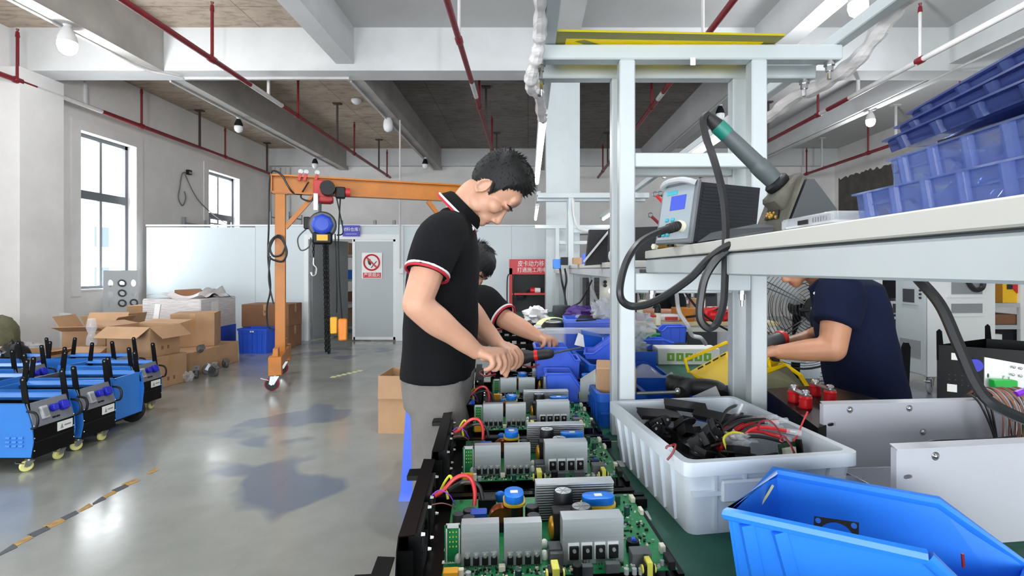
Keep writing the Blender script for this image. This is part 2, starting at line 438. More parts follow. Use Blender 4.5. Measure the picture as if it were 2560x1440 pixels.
for a, b in ys:
    mb.bx(WX - .26, WX, y, a, 0, CZ); mb.bx(WX - .26, WX, a, b, 0, WZ0); mb.bx(WX - .26, WX, a, b, WZ1, CZ); y = b
mb.bx(WX - .26, WX, y, NY + .3, 0, CZ)
struct(mb, 'wall_left', 'wall_paint')
struct(MB().bx(WX - .26, EX + .26, NY, NY + .26, 0, CZ), 'wall_back', 'wall_paint')
wr = struct(MB().bx(EX, EX + .26, SY, NY, 0, CZ), 'wall_right', 'wall_paint')
pm = MB(); n = 26                              # unpainted patch with a ragged upper edge
def ragged(y0, y1, z0, z1, sd):
    random.seed(sd); low = [(y0 + (y1 - y0) * k / n, z0) for k in range(n + 1)]; up = [(y0 + (y1 - y0) * k / n, z1 + random.uniform(-.05, .04)) for k in range(n + 1)]
    return [(EX + .02, a, b) for a, b in low + up[::-1]]
pm.prism(ragged(11.9, 14.0, 2.1, 3.78, 3), (-.03, 0, 0)); pm.build('bare_render', 'render_patch', wr, False)
pm = MB(); pm.prism(ragged(8.6, 11.86, 2.3, 3.78, 5), (-.028, 0, 0)); pm.build('bare_render', 'beam_grey', wr, False)
mb = MB(); D0, D1, DZ = -5.7, 3.3, 2.6      # unseen wall behind the camera; wide opening added to let daylight in
mb.bx(WX - .26, D0, SY - .26, SY, 0, CZ); mb.bx(D1, EX + .26, SY - .26, SY, 0, CZ); mb.bx(D0, D1, SY - .26, SY, DZ, CZ)
struct(mb, 'wall_front', 'wall_paint')
k = 0
for a, b in WINS:                          # windows: frame, transom, mullion, four panes
    k += 1; x = WX - .17; zt = 2.53; ym = (a + b) / 2
    w = struct(MB().bx(x - .03, x + .03, a, b, WZ0, WZ0 + .05).bx(x - .03, x + .03, a, b, WZ1 - .06, WZ1).bx(x - .03, x + .03, a, a + .05, WZ0, WZ1).bx(x - .03, x + .03, b - .06, b, WZ0, WZ1), 'window_%d' % k, 'win_frame')
    MB().bx(x - .035, x + .035, a + .05, b - .06, zt - .07, zt + .07).build('transom', 'win_frame', w, False)
    for z0, z1 in ((WZ0 + .05, zt - .07), (zt + .07, WZ1 - .06)):
        MB().bx(x - .025, x + .025, ym - .025, ym + .025, z0, z1).build('mullion', 'mid_grey', w, False)
        for p0, p1 in ((a + .05, ym - .025), (ym + .025, b - .06)):
            MB().bx(x - .003, x + .003, p0, p1, z0, z1).build('pane', 'glass', w, False)
    MB().bx(WX - .14, WX + .02, a - .0, b + .0, WZ0 - .02, WZ0 + .006).build('window_sill', 'wall_paint', w, False)
    # plaster band around the opening
    MB().bx(WX, WX + .02, a - .16, a, WZ0 - .1, WZ1 + .16).bx(WX, WX + .02, b, b + .16, WZ0 - .1, WZ1 + .16).bx(WX, WX + .02, a, b, WZ1, WZ1 + .16).build('plaster_band', 'wall_paint', w, False)
struct(MB().bx(WX, WX + .3, 6.85, 7.5, 0, CBZ), 'trim_1', 'wall_paint')
col = struct(MB().bx(.246, .71, CB0, CB1 + .1, 0, CBZ, .004), 'column', 'steel_white'); col['kind'] = 'structure'
o = struct(MB().bx(WX, EX, CB0, CB1, CBZ, CZ), 'cross_beam', 'beam_paint'); o['kind'] = 'structure'
BX = [(-5.22, -4.98), (-2.62, -2.38), (.28, .62), (3.1, 3.35), (5.75, 5.97)]
for i, (a, b) in enumerate(BX):
    zb = 4.02 if i == 0 else 4.12
    for y0, y1, m_ in ((SY, CB0, 'beam_grey' if i == 0 else 'beam_paint'), (CB1, NY, 'beam_grey' if i < 3 else 'beam_paint')):
        o = MB().bx(a, b, y0, y1, zb if y0 < 0 else 4.05, CZ).build('ceiling_beam', m_, None, False); o['kind'] = 'structure'
o = MB().bx(WX, EX, NY - .16, NY, 4.15, CZ).build('cross_beam', 'beam_paint', None, False); o['kind'] = 'structure'
# white conduit that feeds the bulbs along the beams
mb = MB()
mb.tube(cat([(-5.17, 1.0, 4.0), (-5.17, 4, 4.0), (-5.17, 6.2, 4.0), (-5.12, 6.8, 3.98), (-4.95, 7.05, 3.99), (-4.85, 7.2, 4.0)], 4), .014, 6)
mb.tube([(-4.9, 7.22, 4.01), (-2.52, 7.22, 4.01)], .02, 6)
solo(mb, 'conduit', 'pipe_white', 'white conduit under the left beam turning along the cross beam', 'conduit')
for x, y0, lab in ((-5.17, 7.4, 'thin white conduit under the beam with two black-collared bulbs at left'), (-2.56, 7.4, 'thin white conduit under the beam with the white pot bulb'), (3.14, 7.4, 'thin white conduit under the beam behind the soldering iron'), (5.8, .5, 'thin white conduit under the right beam past the lit bulb')):
    solo(MB().tube([(x, y0, 4.03), (x, 13.9, 4.03)], .016, 6), 'conduit', 'pipe_white', lab, 'conduit')
mb = MB().tube([W(1000, 300, 9.32), W(1000, 672, 9.32)], .016, 6); o = thing('conduit_drop', 'white vertical conduit with a switch box beside the right door', 'conduit', W(1003, 690, 9.34))
mb.build('conduit_pipe', 'pipe_white', o); MB().box(W(1003, 676, 9.345), (.1, .06, .12), None, .008).build('switch_box', 'white_plain', o)
solo(MB().tube([(-6.9, 14.12, 0), (-6.9, 14.12, 4.1)], .07, 10), 'wall_pipe', 'wall_paint', 'left of two white drain pipes in the far corner', 'pipe')
solo(MB().tube([(-6.62, 14.12, 0), (-6.62, 14.12, 4.1)], .06, 10), 'wall_pipe', 'wall_paint', 'right of two white drain pipes in the far corner', 'pipe')
# wall lamp with loose cable on the left wall
t = thing('wall_lamp', 'small black floodlight on the left wall between the windows', 'lamp', W(463, 437, 10.6))
p = W(463, 431, 10.65); p.x = WX + .05
MB().box(p, (.07, .11, .1), None, .01).build('housing', 'black_plastic', t); MB().box(p + V((.037, 0, -.012)), (.004, .09, .045)).build('lens', 'mid_grey', t)
q = p + V((-.03, -.16, -.05))
solo(MB().tube(cat([p + V((-.03, 0, -.03)), q, q + V((0, -.08, -.3)), q + V((0, -.12, -.52)), q + V((0, 0, -.66)), q + V((0, .1, -.5)), q + V((0, .06, -.36))], 6), .011, 6), 'wall_cable', 'grey_plastic', 'grey cable hanging in a loop under the wall floodlight', 'cable')
solo(MB().tube(cat([p + V((-.02, -.1, -.06)), V((WX + .03, 11.1, 2.72)), V((WX + .03, 12.4, 2.3)), V((WX + .06, 13.9, 2.35)), V((-5.5, 14.15, 2.42)), V((-1, 14.15, 2.25)), V((3, 14.15, 2.3))], 5), .01, 5), 'wall_cable', 'grey_plastic', 'thin grey cable strung along the left and far walls', 'cable')
# ------------------------------------------------------------------ sprinkler pipes
def sprinkler(x, z, y0, y1, risers, hangers, lab, white=((7.1, 8.2),), mains='red_pipe'):
    t = thing('sprinkler_pipe', lab, 'pipe', (x, (y0 + y1) / 2, z))
    cuts = [(y0, None)]
    ya = y0
    for a, b in white:
        if a > ya: MB().tube([(x, ya, z), (x, a, z)], .034, 10).build('pipe_section', 'red_pipe', t)
        MB().tube([(x, max(a, ya), z), (x, b, z)], .0345, 10).build('pipe_section', 'pipe_white', t, label='white overpainted length of pipe'); ya = b
    if y1 > ya: MB().tube([(x, ya, z), (x, y1, z)], .034, 10).build('pipe_section', 'red_pipe', t)
    for y, wh in risers:
        MB().tube([(x, y, z), (x, y, CZ - .17)], .019, 8).build('riser', 'pipe_white' if wh else 'red_pipe', t)
        MB().lathe((x, y, z), (0, 1, 0), [(.036, -.06), (.044, -.05), (.044, .05), (.036, .06)], 10).build('tee_fitting', 'red_pipe', t)
        MB().cyl((x, y, CZ - .2), (x, y, CZ - .13), .026, .02, 8).cyl((x, y, CZ - .13), (x, y, CZ - .09), .008, .02, 6).build('sprinkler_head', 'red_pipe', t)
    for y, wh in hangers:
        MB().bar((x, y, z - .03), (x, y, CZ), .035, .03).box((x, y, CZ - .012), (.16, .1, .024)).build('hanger', 'pipe_white' if wh else 'dark_iron', t)
sprinkler(-6.83, 3.84, 1.5, 14.1, [(6.85, 0), (9.05, 0), (11.55, 0)], [(10.65, 0), (13.4, 0), (7.9, 1)], 'red sprinkler pipe running close along the left wall')
sprinkler(-3.8, 3.84, -1, 14.1, [(6.16, 0), (8.46, 0), (11.2, 0), (13.8, 0)], [(10.2, 0), (13.05, 0), (7.5, 1)], 'red sprinkler pipe crossing over the orange gantry beam', ((7.0, 7.9),))
sprinkler(-.76, 3.84, -1, 14.1, [(5.65, 1), (7.97, 0), (10.8, 0)], [(9.26, 0), (12.4, 0)], 'red sprinkler pipe ending above the head of the near worker', ((6.9, 7.5),))
sprinkler(1.93, 3.84, -1, 14.1, [(5.65, 1), (8.0, 0), (13.2, 0)], [(12.4, 0)], 'red sprinkler pipe seen through the near bench rack', ((7.3, 7.6),))
sprinkler(4.74, 3.84, -1, 14.1, [(6.19, 1), (8.37, 0)], [(10.1, 0), (7.35, 1)], 'sprinkler pipe at upper right, white nearest and red farther off', ((-1, 7.55), (8.1, 8.3)))
sprinkler(7.4, 3.84, -1, 14.1, [(8.77, 0), (11.14, 0), (13.6, 0)], [(10.3, 1), (12.9, 1), (7.9, 1)], 'rightmost red sprinkler pipe over the blister trays', ((-1, 8.1),))
solo(MB().prism([W(2392, 218, 8.7), W(2398, 216, 8.7), W(2410, 240, 8.7), W(2414, 246, 8.7), W(2404, 240, 8.7), W(2398, 232, 8.7), W(2390, 254, 8.7), W(2388, 250, 8.7), W(2396, 230, 8.7)], (0, .02, 0)), 'rag_strip', 'trim_white', 'torn white strip tied to the rightmost sprinkler riser', 'rag')
# ------------------------------------------------------------------ ceiling bulbs
def bulb(x, y, z, lab, lit=0, collar='white_plain', big=1.0, top=4.05):
    t = thing('ceiling_bulb', lab, 'light bulb', (x, y, z))
    MB().cyl((x, y, z + .13 * big), (x, y, top), .02, .045, 10).build('lamp_holder', 'white_plain', t)
    MB().lathe((x, y, z), (0, 0, 1), [(.03 * big, .14 * big), (.05 * big, .1 * big), (.07 * big, .045 * big), (.072 * big, .01)], 16).build('collar', collar, t)
    MB().lathe((x, y, z), (0, 0, -1), [(.071 * big, -.01), (.074 * big, .03 * big), (.06 * big, .075 * big), (.03 * big, .1 * big), (.004, .106 * big)], 16).build('globe', 'bulb_glow' if lit else 'bulb_off', t)
    if lit: bulb_light((x, y, z - .19 * big), lit)
bulb(-5.1, 5.67, 3.82, 'lit white bulb under the left beam at upper left', 110, 'white_plain', 1.25, 4.02)
bulb(-5.2, 9.2, 3.87, 'unlit black-collared bulb above the large window', 0, 'black_plastic')
bulb(-5.2, 12.5, 3.87, 'unlit black-collared bulb above the gantry hoist', 0, 'black_plastic')
bulb(-2.54, 9.3, 3.93, 'unlit all-white pot bulb in the middle of the ceiling', 0, 'white_plain', 1.2)
bulb(-2.52, 12.55, 3.87, 'unlit black-collared bulb left of the near worker\'s head', 0, 'black_plastic')
bulb(3.2, 8.53, 3.89, 'unlit black-collared bulb right above the soldering iron', 0, 'black_plastic')
bulb(3.3, 5.12, 3.97, 'lit bulb at the top edge right of the yellow sheet', 150, 'white_plain', 1.25, 4.12)
bulb(5.86, 8.76, 3.86, 'lit bulb under the right beam above the trays', 130)
bulb(.45, 2.0, 3.9, 'added lit bulb high over the near rack, out of view', 150, 'white_plain', 1.2, 4.12)  # this bulb and the next are unseen, added for more light
bulb(-2.5, 3.0, 3.9, 'added lit bulb high over the bare floor, out of view', 130, 'white_plain', 1.2, 4.12)
for x, y, lab in ((-2.1 + .05, 8.2, 'round smoke detector on the dark ceiling right of the middle beam'), (-3.35, 10.0, 'round smoke detector on the pale ceiling left of the middle beam')):
    solo(MB().lathe((x, y, CZ), (0, 0, -1), [(.1, 0), (.1, .03), (.07, .07), (.03, .09)], 16), 'smoke_detector', 'white_plain', lab, 'detector')
# ------------------------------------------------------------------ building across the yard
b = thing('apartment_building', 'pale building with blue windows seen through the left window', 'building', (-34, 24, -6))
mb = MB().bx(-40, -34, 8, 46, -6, 7.3); mb.build('facade', 'facade', b, False)
for zf in (-3.4, -.2, 3.0):
    MB().bx(-34, -33.5, 8, 46, zf + 2.25, zf + 2.45).build('ledge', 'facade', b, False)
    for y in range(10, 46, 3):
        f = MB().bx(-34.02, -33.92, y, y + 1.5, zf, zf + 1.7).build('window', 'white_plain', b, False)
        for q in (0, 1): MB().bx(-33.93, -33.9, y + .06 + q * .72, y + .7 + q * .72, zf + .06, zf + 1.64).build('pane', 'facade_win', f, False)
MB().bx(-36, -34, 20, 46, 7.3, 8.6).build('parapet', 'facade', b, False)
# ------------------------------------------------------------------ sandwich-panel partition with the store room door
PY, PT = 9.39, 2.1
for i, (a, b_) in enumerate([(-7.0, -5.0), (-5.0, -4.07), (-2.36, -1.2), (-1.2, -.3), (-.3, .9)]):
    o = MB().bx(a + .002, b_ - .002, PY, PY + .06, 0, PT - (.0 if i else .02)).build('partition_panel', 'panel_blue', None, False); o['kind'] = 'structure'
o = MB().bx(-4.07, -2.36, PY, PY + .06, 1.9, PT).build('partition_panel', 'panel_blue', None, False); o['kind'] = 'structure'
for x0, x1, z0, z1 in ((-4.1, -4.02, 0, 1.95), (-2.42, -2.34, 0, 1.95), (-4.02, -2.42, 1.86, 1.95), (-7.0, .9, PT, PT + .03), (-2.34, -2.28, 0, PT)):
    struct(MB().bx(x0, x1, PY - .02, PY + .08, z0, z1, .003), 'trim_3', 'panel_trim')
d = MB().bx(-3.2, -2.43, PY + .0, PY + .045, .02, 1.86, .003).build('door_1', 'door_grey', None, False); d['kind'] = 'structure'
for x0, x1, z0, z1 in ((-3.22, -3.17, .02, 1.86), (-2.47, -2.42, .02, 1.86), (-3.2, -2.43, .02, .07), (-3.2, -2.43, 1.82, 1.86)):
    MB().bx(x0, x1, PY - .008, PY + .05, z0, z1).build('door_edge', 'panel_trim', d, False)
mb = MB().box((-4.0 + .21, PY + .42, .94), (.045, .86, 1.84), rotz(R(-26))); d2 = mb.build('door_2', 'door_dark', None, False); d2['kind'] = 'structure'
MB().box((-3.93, PY + .3, 1.0), (.03, .05, .22), rotz(R(-26)), .008).build('door_handle', 'mid_grey', d2)
for px in (720, 937, 853, 985):
    solo(MB().box(W(px, 556, PY + .03), (.05, .05, .08)), 'wall_bracket', 'mid_grey', {720: 'small grey bracket on the partition top beside the hoist', 853: 'small grey bracket on the partition top left of the blue sign', 937: 'small grey bracket on the partition top right of the blue sign', 985: 'small grey bracket on the partition top above the door\'s right jamb'}[px], 'bracket')
t = thing('door_sign', 'blue sign with white characters over the store room door', 'sign', W(878, 592, PY - .04))
MB().box(W(878, 577, PY - .05), (.31, .015, .2)).build('sign_board', 'sign_blue', t)
text('材料仓库1', .075, XYZ_F, W(878, 574, PY - .062), 'sign_white', t); MB().box(W(878, 585, PY - .059), (.2, .004, .006)).build('underline', 'sign_white', t)
t = thing('no_smoking_sign', 'white no-smoking poster with a red ring on the closed door', 'sign', W(930, 696, PY - .01))
MB().box(W(930, 664, PY - .012), (.37, .006, .47)).build('poster_sheet', 'sign_white', t)
c = W(929, 656, PY - .02); MB().torus(c, (0, 1, 0), .14, .016, 32, 6).build('prohibition_ring', 'sign_red', t)
MB().bar(c + V((-.1, 0, .1)), c + V((.1, 0, -.1)), .008, .03).build('slash', 'sign_red', t)
MB().bar(c + V((-.01, .004, -.1)), c + V((.09, .004, .02)), .006, .014).build('match_stick', 'ink', t); MB().prism([c + V((-.08, .002, .06)), c + V((-.06, .002, -.03)), c + V((-.02, .002, -.06)), c + V((0, .002, 0)), c + V((-.03, .002, .07)), c + V((-.05, .002, .02))], (0, .004, 0)).build('flame', 'ink', t)
MB().box(W(930, 688, PY - .017), (.33, .004, .095)).build('caption_band', 'sign_red', t); text('严禁烟火', .08, XYZ_F, W(930, 688, PY - .021), 'sign_white', t, sx=.95)
# store room behind the door and rack tops above the partition
def rack(x0, x1, y0, y1, h, shelves, lab, m_='mid_grey'):
    t = thing('storage_rack', lab, 'shelving', ((x0 + x1) / 2, (y0 + y1) / 2, 0))
    for x in (x0, x1):
        for y in (y0, y1): MB().bx(x - .025, x + .025, y - .025, y + .025, 0, h).build('upright', m_, t, False)
    for x in (x0, x1): MB().bar((x, y0, .3), (x, y1, h * .5), .02).bar((x, y0, h - .12), (x, y1, h - .12), .03).build('brace', m_, t, False)
    for z in shelves: MB().bx(x0 - .02, x1 + .02, y0 - .02, y1 + .02, z - .05, z).build('shelf', 'light_grey', t, False)
    return t
rack(-5.1, -3.62, 10.9, 11.5, 2.2, (.1, .62, 1.1, 1.62), 'grey steel rack seen through the open store room door')
rack(-9.6 + 2.55, -6.55, 10.5, 11.2, 2.38, (.1, .8, 1.5), 'grey rack top above the partition by the left wall')
rack(-6.35, -5.9, 12.6, 13.3, 2.72, (.1, .9, 1.8), 'perforated grey rack top left of the gantry leg')
cols = ['card', 'card_dark', 'crate_deep', 'bin_bright']
for i, (px0, px1, z, h, Y, m_, lab) in enumerate([(838, 872, 1.62, .26, 10.95, 'card', 'brown carton on the upper store room shelf'), (830, 848, 1.1, .1, 10.95, 'crate_blue', 'low blue tray on the middle store room shelf'), (858, 882, 1.1, .2, 10.95, 'bin_bright', 'bright blue bin on the middle store room shelf'), (834, 858, .1, .34, 10.95, 'card_dark', 'dark red-printed carton at the bottom of the store room'), (860, 884, .1, .36, 10.95, 'card', 'tan carton at the bottom right of the store room'), (860, 884, .62, .2, 10.95, 'card_dark', 'flat carton on the lower store room shelf')]):
    p0, p1 = W(px0, 700, Y), W(px1, 700, Y)
    solo(MB().bx(p0.x, p1.x, Y, Y + .42, z, z + h, .005), 'storage_box', m_, lab, 'box')
# red display board with cable shelf behind the column
t = thing('display_board', 'red display stand with white characters and a cable shelf', 'display', (.1, 8.3, 0))
x0, x1, Y = W(1273, 700, 8.3).x, W(1375, 700, 8.3).x, 8.3
MB().bx(x0, x1, Y, Y + .05, HC + (672 - 686) * Y / F, HC + (672 - 648) * Y / F).build('header_panel', 'red_paint', t, False)
MB().bx(x0, x0 + .05, Y, Y + .06, 0, 1.33).bx(x1 - .05, x1, Y, Y + .06, 0, 1.33).build('side_post', 'red_paint', t, False)
MB().bx(x0 + .05, x1 - .05, Y + .03, Y + .05, .1, 1.23).build('back_panel', 'black_plastic', t, False)
MB().bx(x0 + .05, x1 - .05, Y - .18, Y + .03, .905, .935).build('shelf', 'red_paint', t, False)
text('皮卡动力移动', .105, XYZ_F, (W(1331, 660, Y).x + .02, Y - .004, HC + (672 - 660) * Y / F), 'sign_white', t, sx=.82)
text('打通施工用电', .085, XYZ_F, (W(1330, 675, Y).x + .0, Y - .004, HC + (672 - 675.5) * Y / F), 'sign_white', t, sx=.95)
t = thing('power_plug', 'red and white industrial plug on the red display shelf', 'plug', W(1335, 727, 8.2))
c = W(1326, 726, 8.2); MB().cyl(c, c + V((.07, 0, 0)), .045, .05, 12).build('plug_body', 'red_paint', t); MB().cyl(c + V((.07, 0, 0)), c + V((.16, 0, 0)), .045, .04, 12).build('plug_cap', 'white_plain', t)
mb = MB()
for q in range(5): mb.tube(cat([W(1284 + q, 728, 8.2), W(1292, 736 + 3 * q, 8.17), W(1306, 739 + 2 * q, 8.16), W(1318, 728, 8.2), W(1325, 726, 8.2)], 5), .012, 5)
solo(mb, 'plug_cable', 'cable_black', 'black cable coiled on the red display shelf', 'cable')
for a, lab in ((1268, 'black lead hanging left of the red display stand'), (1284, 'black lead hanging over the red display stand')):
    solo(MB().tube(cat([W(a + 4, 685, 8.1), W(a, 700, 8.1), W(a, 760, 8.1), W(a + 4, 800, 8.1)], 5), .01, 5), 'hanging_lead', 'cable_black', lab, 'cable')
# ------------------------------------------------------------------ worn hazard tape on the floor
t = thing('floor_tape', 'worn yellow and black tape line on the bare floor', 'floor tape', (-2.45, 2.9, 0))
y = 2.2
for k in range(15):
    l = .085; m_ = 'tape_ochre' if k % 2 else 'dark_grey'
    if not (k > 11 and k % 2 == 0): MB().prism([(-2.47 + .02 * math.sin(k), y, .0004), (-2.43, y - .02, .0004), (-2.425 + .004 * (k % 3), y + l - .03, .0004), (-2.468, y + l, .0004)], (0, 0, .0012)).build('tape_piece', m_, t, False)
    y += l
t = thing('floor_tape', 'faint yellow tape remnants on the floor beyond the gantry wheel', 'floor tape', (-2.25, 6.4, 0))
for k in range(6): p = G(835 + 13 * k, 942 - 3 * k); MB().bx(p.x - .035, p.x + .03, p.y - .05, p.y + .04, .0004, .0014).build('tape_piece', 'tape_cream', t, False)
# ------------------------------------------------------------------ casters
def caster(parent, x, y, z, r, w, wheel, yaw=0, name='caster', plate=.05, brake=True):
    """swivel caster: bracket at parent, wheel below; z = top of the plate"""
    M = rotz(yaw); o = V((x, y, z)); T = lambda *a: o + M @ V(a); off = -r * .45
    mb = MB().box(T(0, 0, -.004), (plate, plate * .9, .008), M); mb.cyl(T(0, 0, -.008), T(0, 0, -.022), plate * .35, n=10)
    for s in (-1, 1): mb.prism([T(off - r * .35, s * (w / 2 + .006), r * 1.0 - z + .0), T(off + r * .35, s * (w / 2 + .006), r * .9 - z), T(plate * .45, s * (w / 2 + .006), -.02), T(-plate * .45, s * (w / 2 + .006), -.02)], M @ V((0, s * .004, 0)))
    if brake: mb.box(T(off - r * .9, 0, -z + r * 1.75), (r * 1.1, w * 1.3, .006), M @ Matrix.Rotation(R(18), 3, 'Y'))
    c = mb.build(name, 'zinc', parent)
    c0 = T(off, 0, r - z); ax = M @ V((0, 1, 0))
    MB().lathe(c0 - ax * w / 2, ax, [(r * .3, 0), (r * .8, 0), (r * .98, w * .2), (r, w * .5), (r * .98, w * .8), (r * .8, w), (r * .3, w)], 18).build('wheel', wheel, c)
    if wheel == 'caster_red': MB().cyl(c0 - ax * (w / 2 + .002), c0 + ax * (w / 2 + .002), r * .82, n=18).build('wheel_hub', 'black_rubber', c)
    MB().cyl(c0 - ax * (w / 2 + .012), c0 + ax * (w / 2 + .012), r * .16, n=8).build('axle', 'chrome', c)
# ------------------------------------------------------------------ blue generator carts (front at x=0 facing +X, built at the origin)
def make_cart(lab, L=.72, w=.31):
    t = thing('generator_cart', lab, 'cart'); h = w / 2; ORG[t.name] = V((0, 0, 0))
    prof = [(-.01, .1), (.006, .2), (0, .28), (-.02, .36), (-.055, .45), (-L, .45), (-L - .02, .3), (-L, .1)]
    for s in (-1, 1):
        y = s * h
        sp = MB().prism([(x, y, z) for x, z in prof], (0, -s * .006, 0))
        sp.prism([(-.06, y, .45), (-L, y, .45), (-L, y - s * .045, .425), (-.06, y - s * .045, .425)], (0, 0, -.004))
        o = sp.build('side_panel', 'cart_blue', t)
        for i in range(3):
            for j in range(3): MB().box((-.07 - .042 * i, y + s * .003, .175 + .026 * j), (.028, .01, .011), Matrix.Rotation(s * R(25), 3, 'X')).build('louver', 'cart_blue', o, False)
    MB().prism([(0, -h + .004, .09), (0, h - .004, .09), (0, h - .004, .285), (0, -h + .004, .285)], (-.012, 0, 0)).build('front_panel', 'black_metal', t, False)
    MB().bx(-.01, .006, -h + .01, h - .01, .19, .198).build('panel_seam', 'black_plastic', t, False)
    M = Matrix.Rotation(R(-18), 3, 'Y'); c = V((-.024, 0, .365)); Q = lambda x, y, z: c + M @ V((x, y, z))
    cp = MB().box(c, (.008, w - .02, .165), M, .002).build('control_plate', 'plate_grey', t)
    MB().box(Q(.01, -.055, 0), (.02, .05, .085), M, .004).build('breaker', 'light_grey', cp); MB().box(Q(.022, -.055, .0), (.006, .03, .055), M).build('breaker_window', 'mid_grey', cp)
    for y, r in ((.012, .026), (.085, .036)):
        so = MB().cyl(Q(.0, y, .012), Q(.028, y, .012), r, r * .95, 14).build('socket', 'socket_blue', cp); MB().box(Q(.03, y, .012), (.008, r * 1.5, r * 1.5), M, .006).build('socket_flap', 'socket_blue', so)
    for i in range(2): MB().box(Q(.006, .0 + .03 * i, -.05), (.008, .02, .012), M).build('switch', 'black_plastic', cp)
    MB().bx(0, .004, .02, h - .02, .215, .275, .001).build('name_plate', 'label_white', t)
    MB().prism([(.0045, .04, .228), (.0045, .062, .228), (.0045, .051, .262)], (.001, 0, 0)).build('plate_mark', 'mid_grey', t, False)
    MB().bx(.004, .005, .07, .12, .24, .25).build('plate_line', 'mid_grey', t, False)
    for x in (-.045, -L + .02):                  # four uprights with a hole at the tip, each folded from strip
        for s in (-1, 1):
            y = s * (h - .012); up = MB(); lean = -.03 if x > -.1 else .03
            n = 10; ring = [(lean + .018 * math.cos(math.pi * k / n), .6 + .018 * math.sin(math.pi * k / n)) for k in range(n + 1)]
            poly = [(x + .022, y, .36)] + [(x + a, y, b) for a, b in ring] + [(x - .022, y, .36)]
            up.prism(poly, (0, -s * .007, 0)); o = up.build('upright', 'black_metal', t)
            MB().cyl((x + lean, y - s * .008, .6), (x + lean, y + s * .001, .6), .006, n=8).build('tip_hole', 'mid_grey', o)
    for s in (-1, 1): MB().tube(cat([(-.03, s * (h + .004), .4), (.02, s * (h + .004), .39), (.04, s * (h + .004), .35), (.03, s * (h + .004), .3), (-.002, s * (h + .004), .29)], 4), .008, 6).build('grip', 'black_plastic', t)
    for s in (-1, 1):
        for z in (.14, .22, .3): MB().sph((.002, s * (h - .012), z), .006, 6, 4).build('bolt', 'chrome', t)
    MB().bx(-L, -.012, -h + .006, h - .006, .09, .1).build('base_pan', 'black_metal', t, False)
    MB().bx(-L + .006, -L + .012, -h + .006, h - .006, .1, .44).build('rear_panel', 'cart_blue', t, False)
    MB().bx(-L + .02, -.1, -h + .02, -h + .035, .38, .4).bx(-L + .02, -.1, h - .035, h - .02, .38, .4).build('inner_rail', 'black_metal', t, False)
    for s in (-1, 1):
        caster(t, -.06, s * (h - .045), .09, .036, .026, 'caster_cream', yaw=R(18 * s + 70))
        MB().lathe((-L + .1, s * (h + .002), .115), (0, s, 0), [(.03, 0), (.09, 0), (.112, .006), (.115, .015), (.112, .024), (.09, .03), (.03, .03)], 22).build('rear_wheel', 'black_rubber', t)
        MB().cyl((-L + .1, s * (h - .02), .115), (-L + .1, s * (h + .036), .115), .02, n=10).build('axle_hub', 'mid_grey', t)
    return t
CARTS = [((-3.2, 3.46), 0, 'blue generator cart nearest the camera with louvered blue side'),
         ((-3.22, 3.85), 1, 'second blue generator cart, its control plate behind the nearest one'),
         ((-4.03, 4.235), 180, 'reversed blue generator cart showing its big black rear wheels'),
         ((-3.5, 4.73), -2, 'blue generator cart in front of the tan carton, with one large blue socket'),
         ((-4.35, 3.72), 3, 'blue generator cart cut by the left edge of the photo, nearest of those'),
         ((-4.86, 4.12), 180, 'open blue generator cart left of the reversed one'),
         ((-4.42, 4.6), 2, 'open blue generator cart in the middle row, left of the cart by the carton'),
         ((-3.98, 5.13), 1, 'farthest right blue generator cart behind, in front of the flat carton'),
         ((-4.86, 5.1), -2, 'rearmost blue generator cart at the left edge beside the black bag')]
c0 = make_cart(CARTS[0][2])
for i, ((x, y), a, lab) in enumerate(CARTS):
    if i == 0: c0.location = (x, y, 0); c0.rotation_euler = (0, 0, R(a)); c0['group'] = 'blue generator carts'
    else: dup(c0, (x, y, 0), R(a), lab, 'blue generator carts')
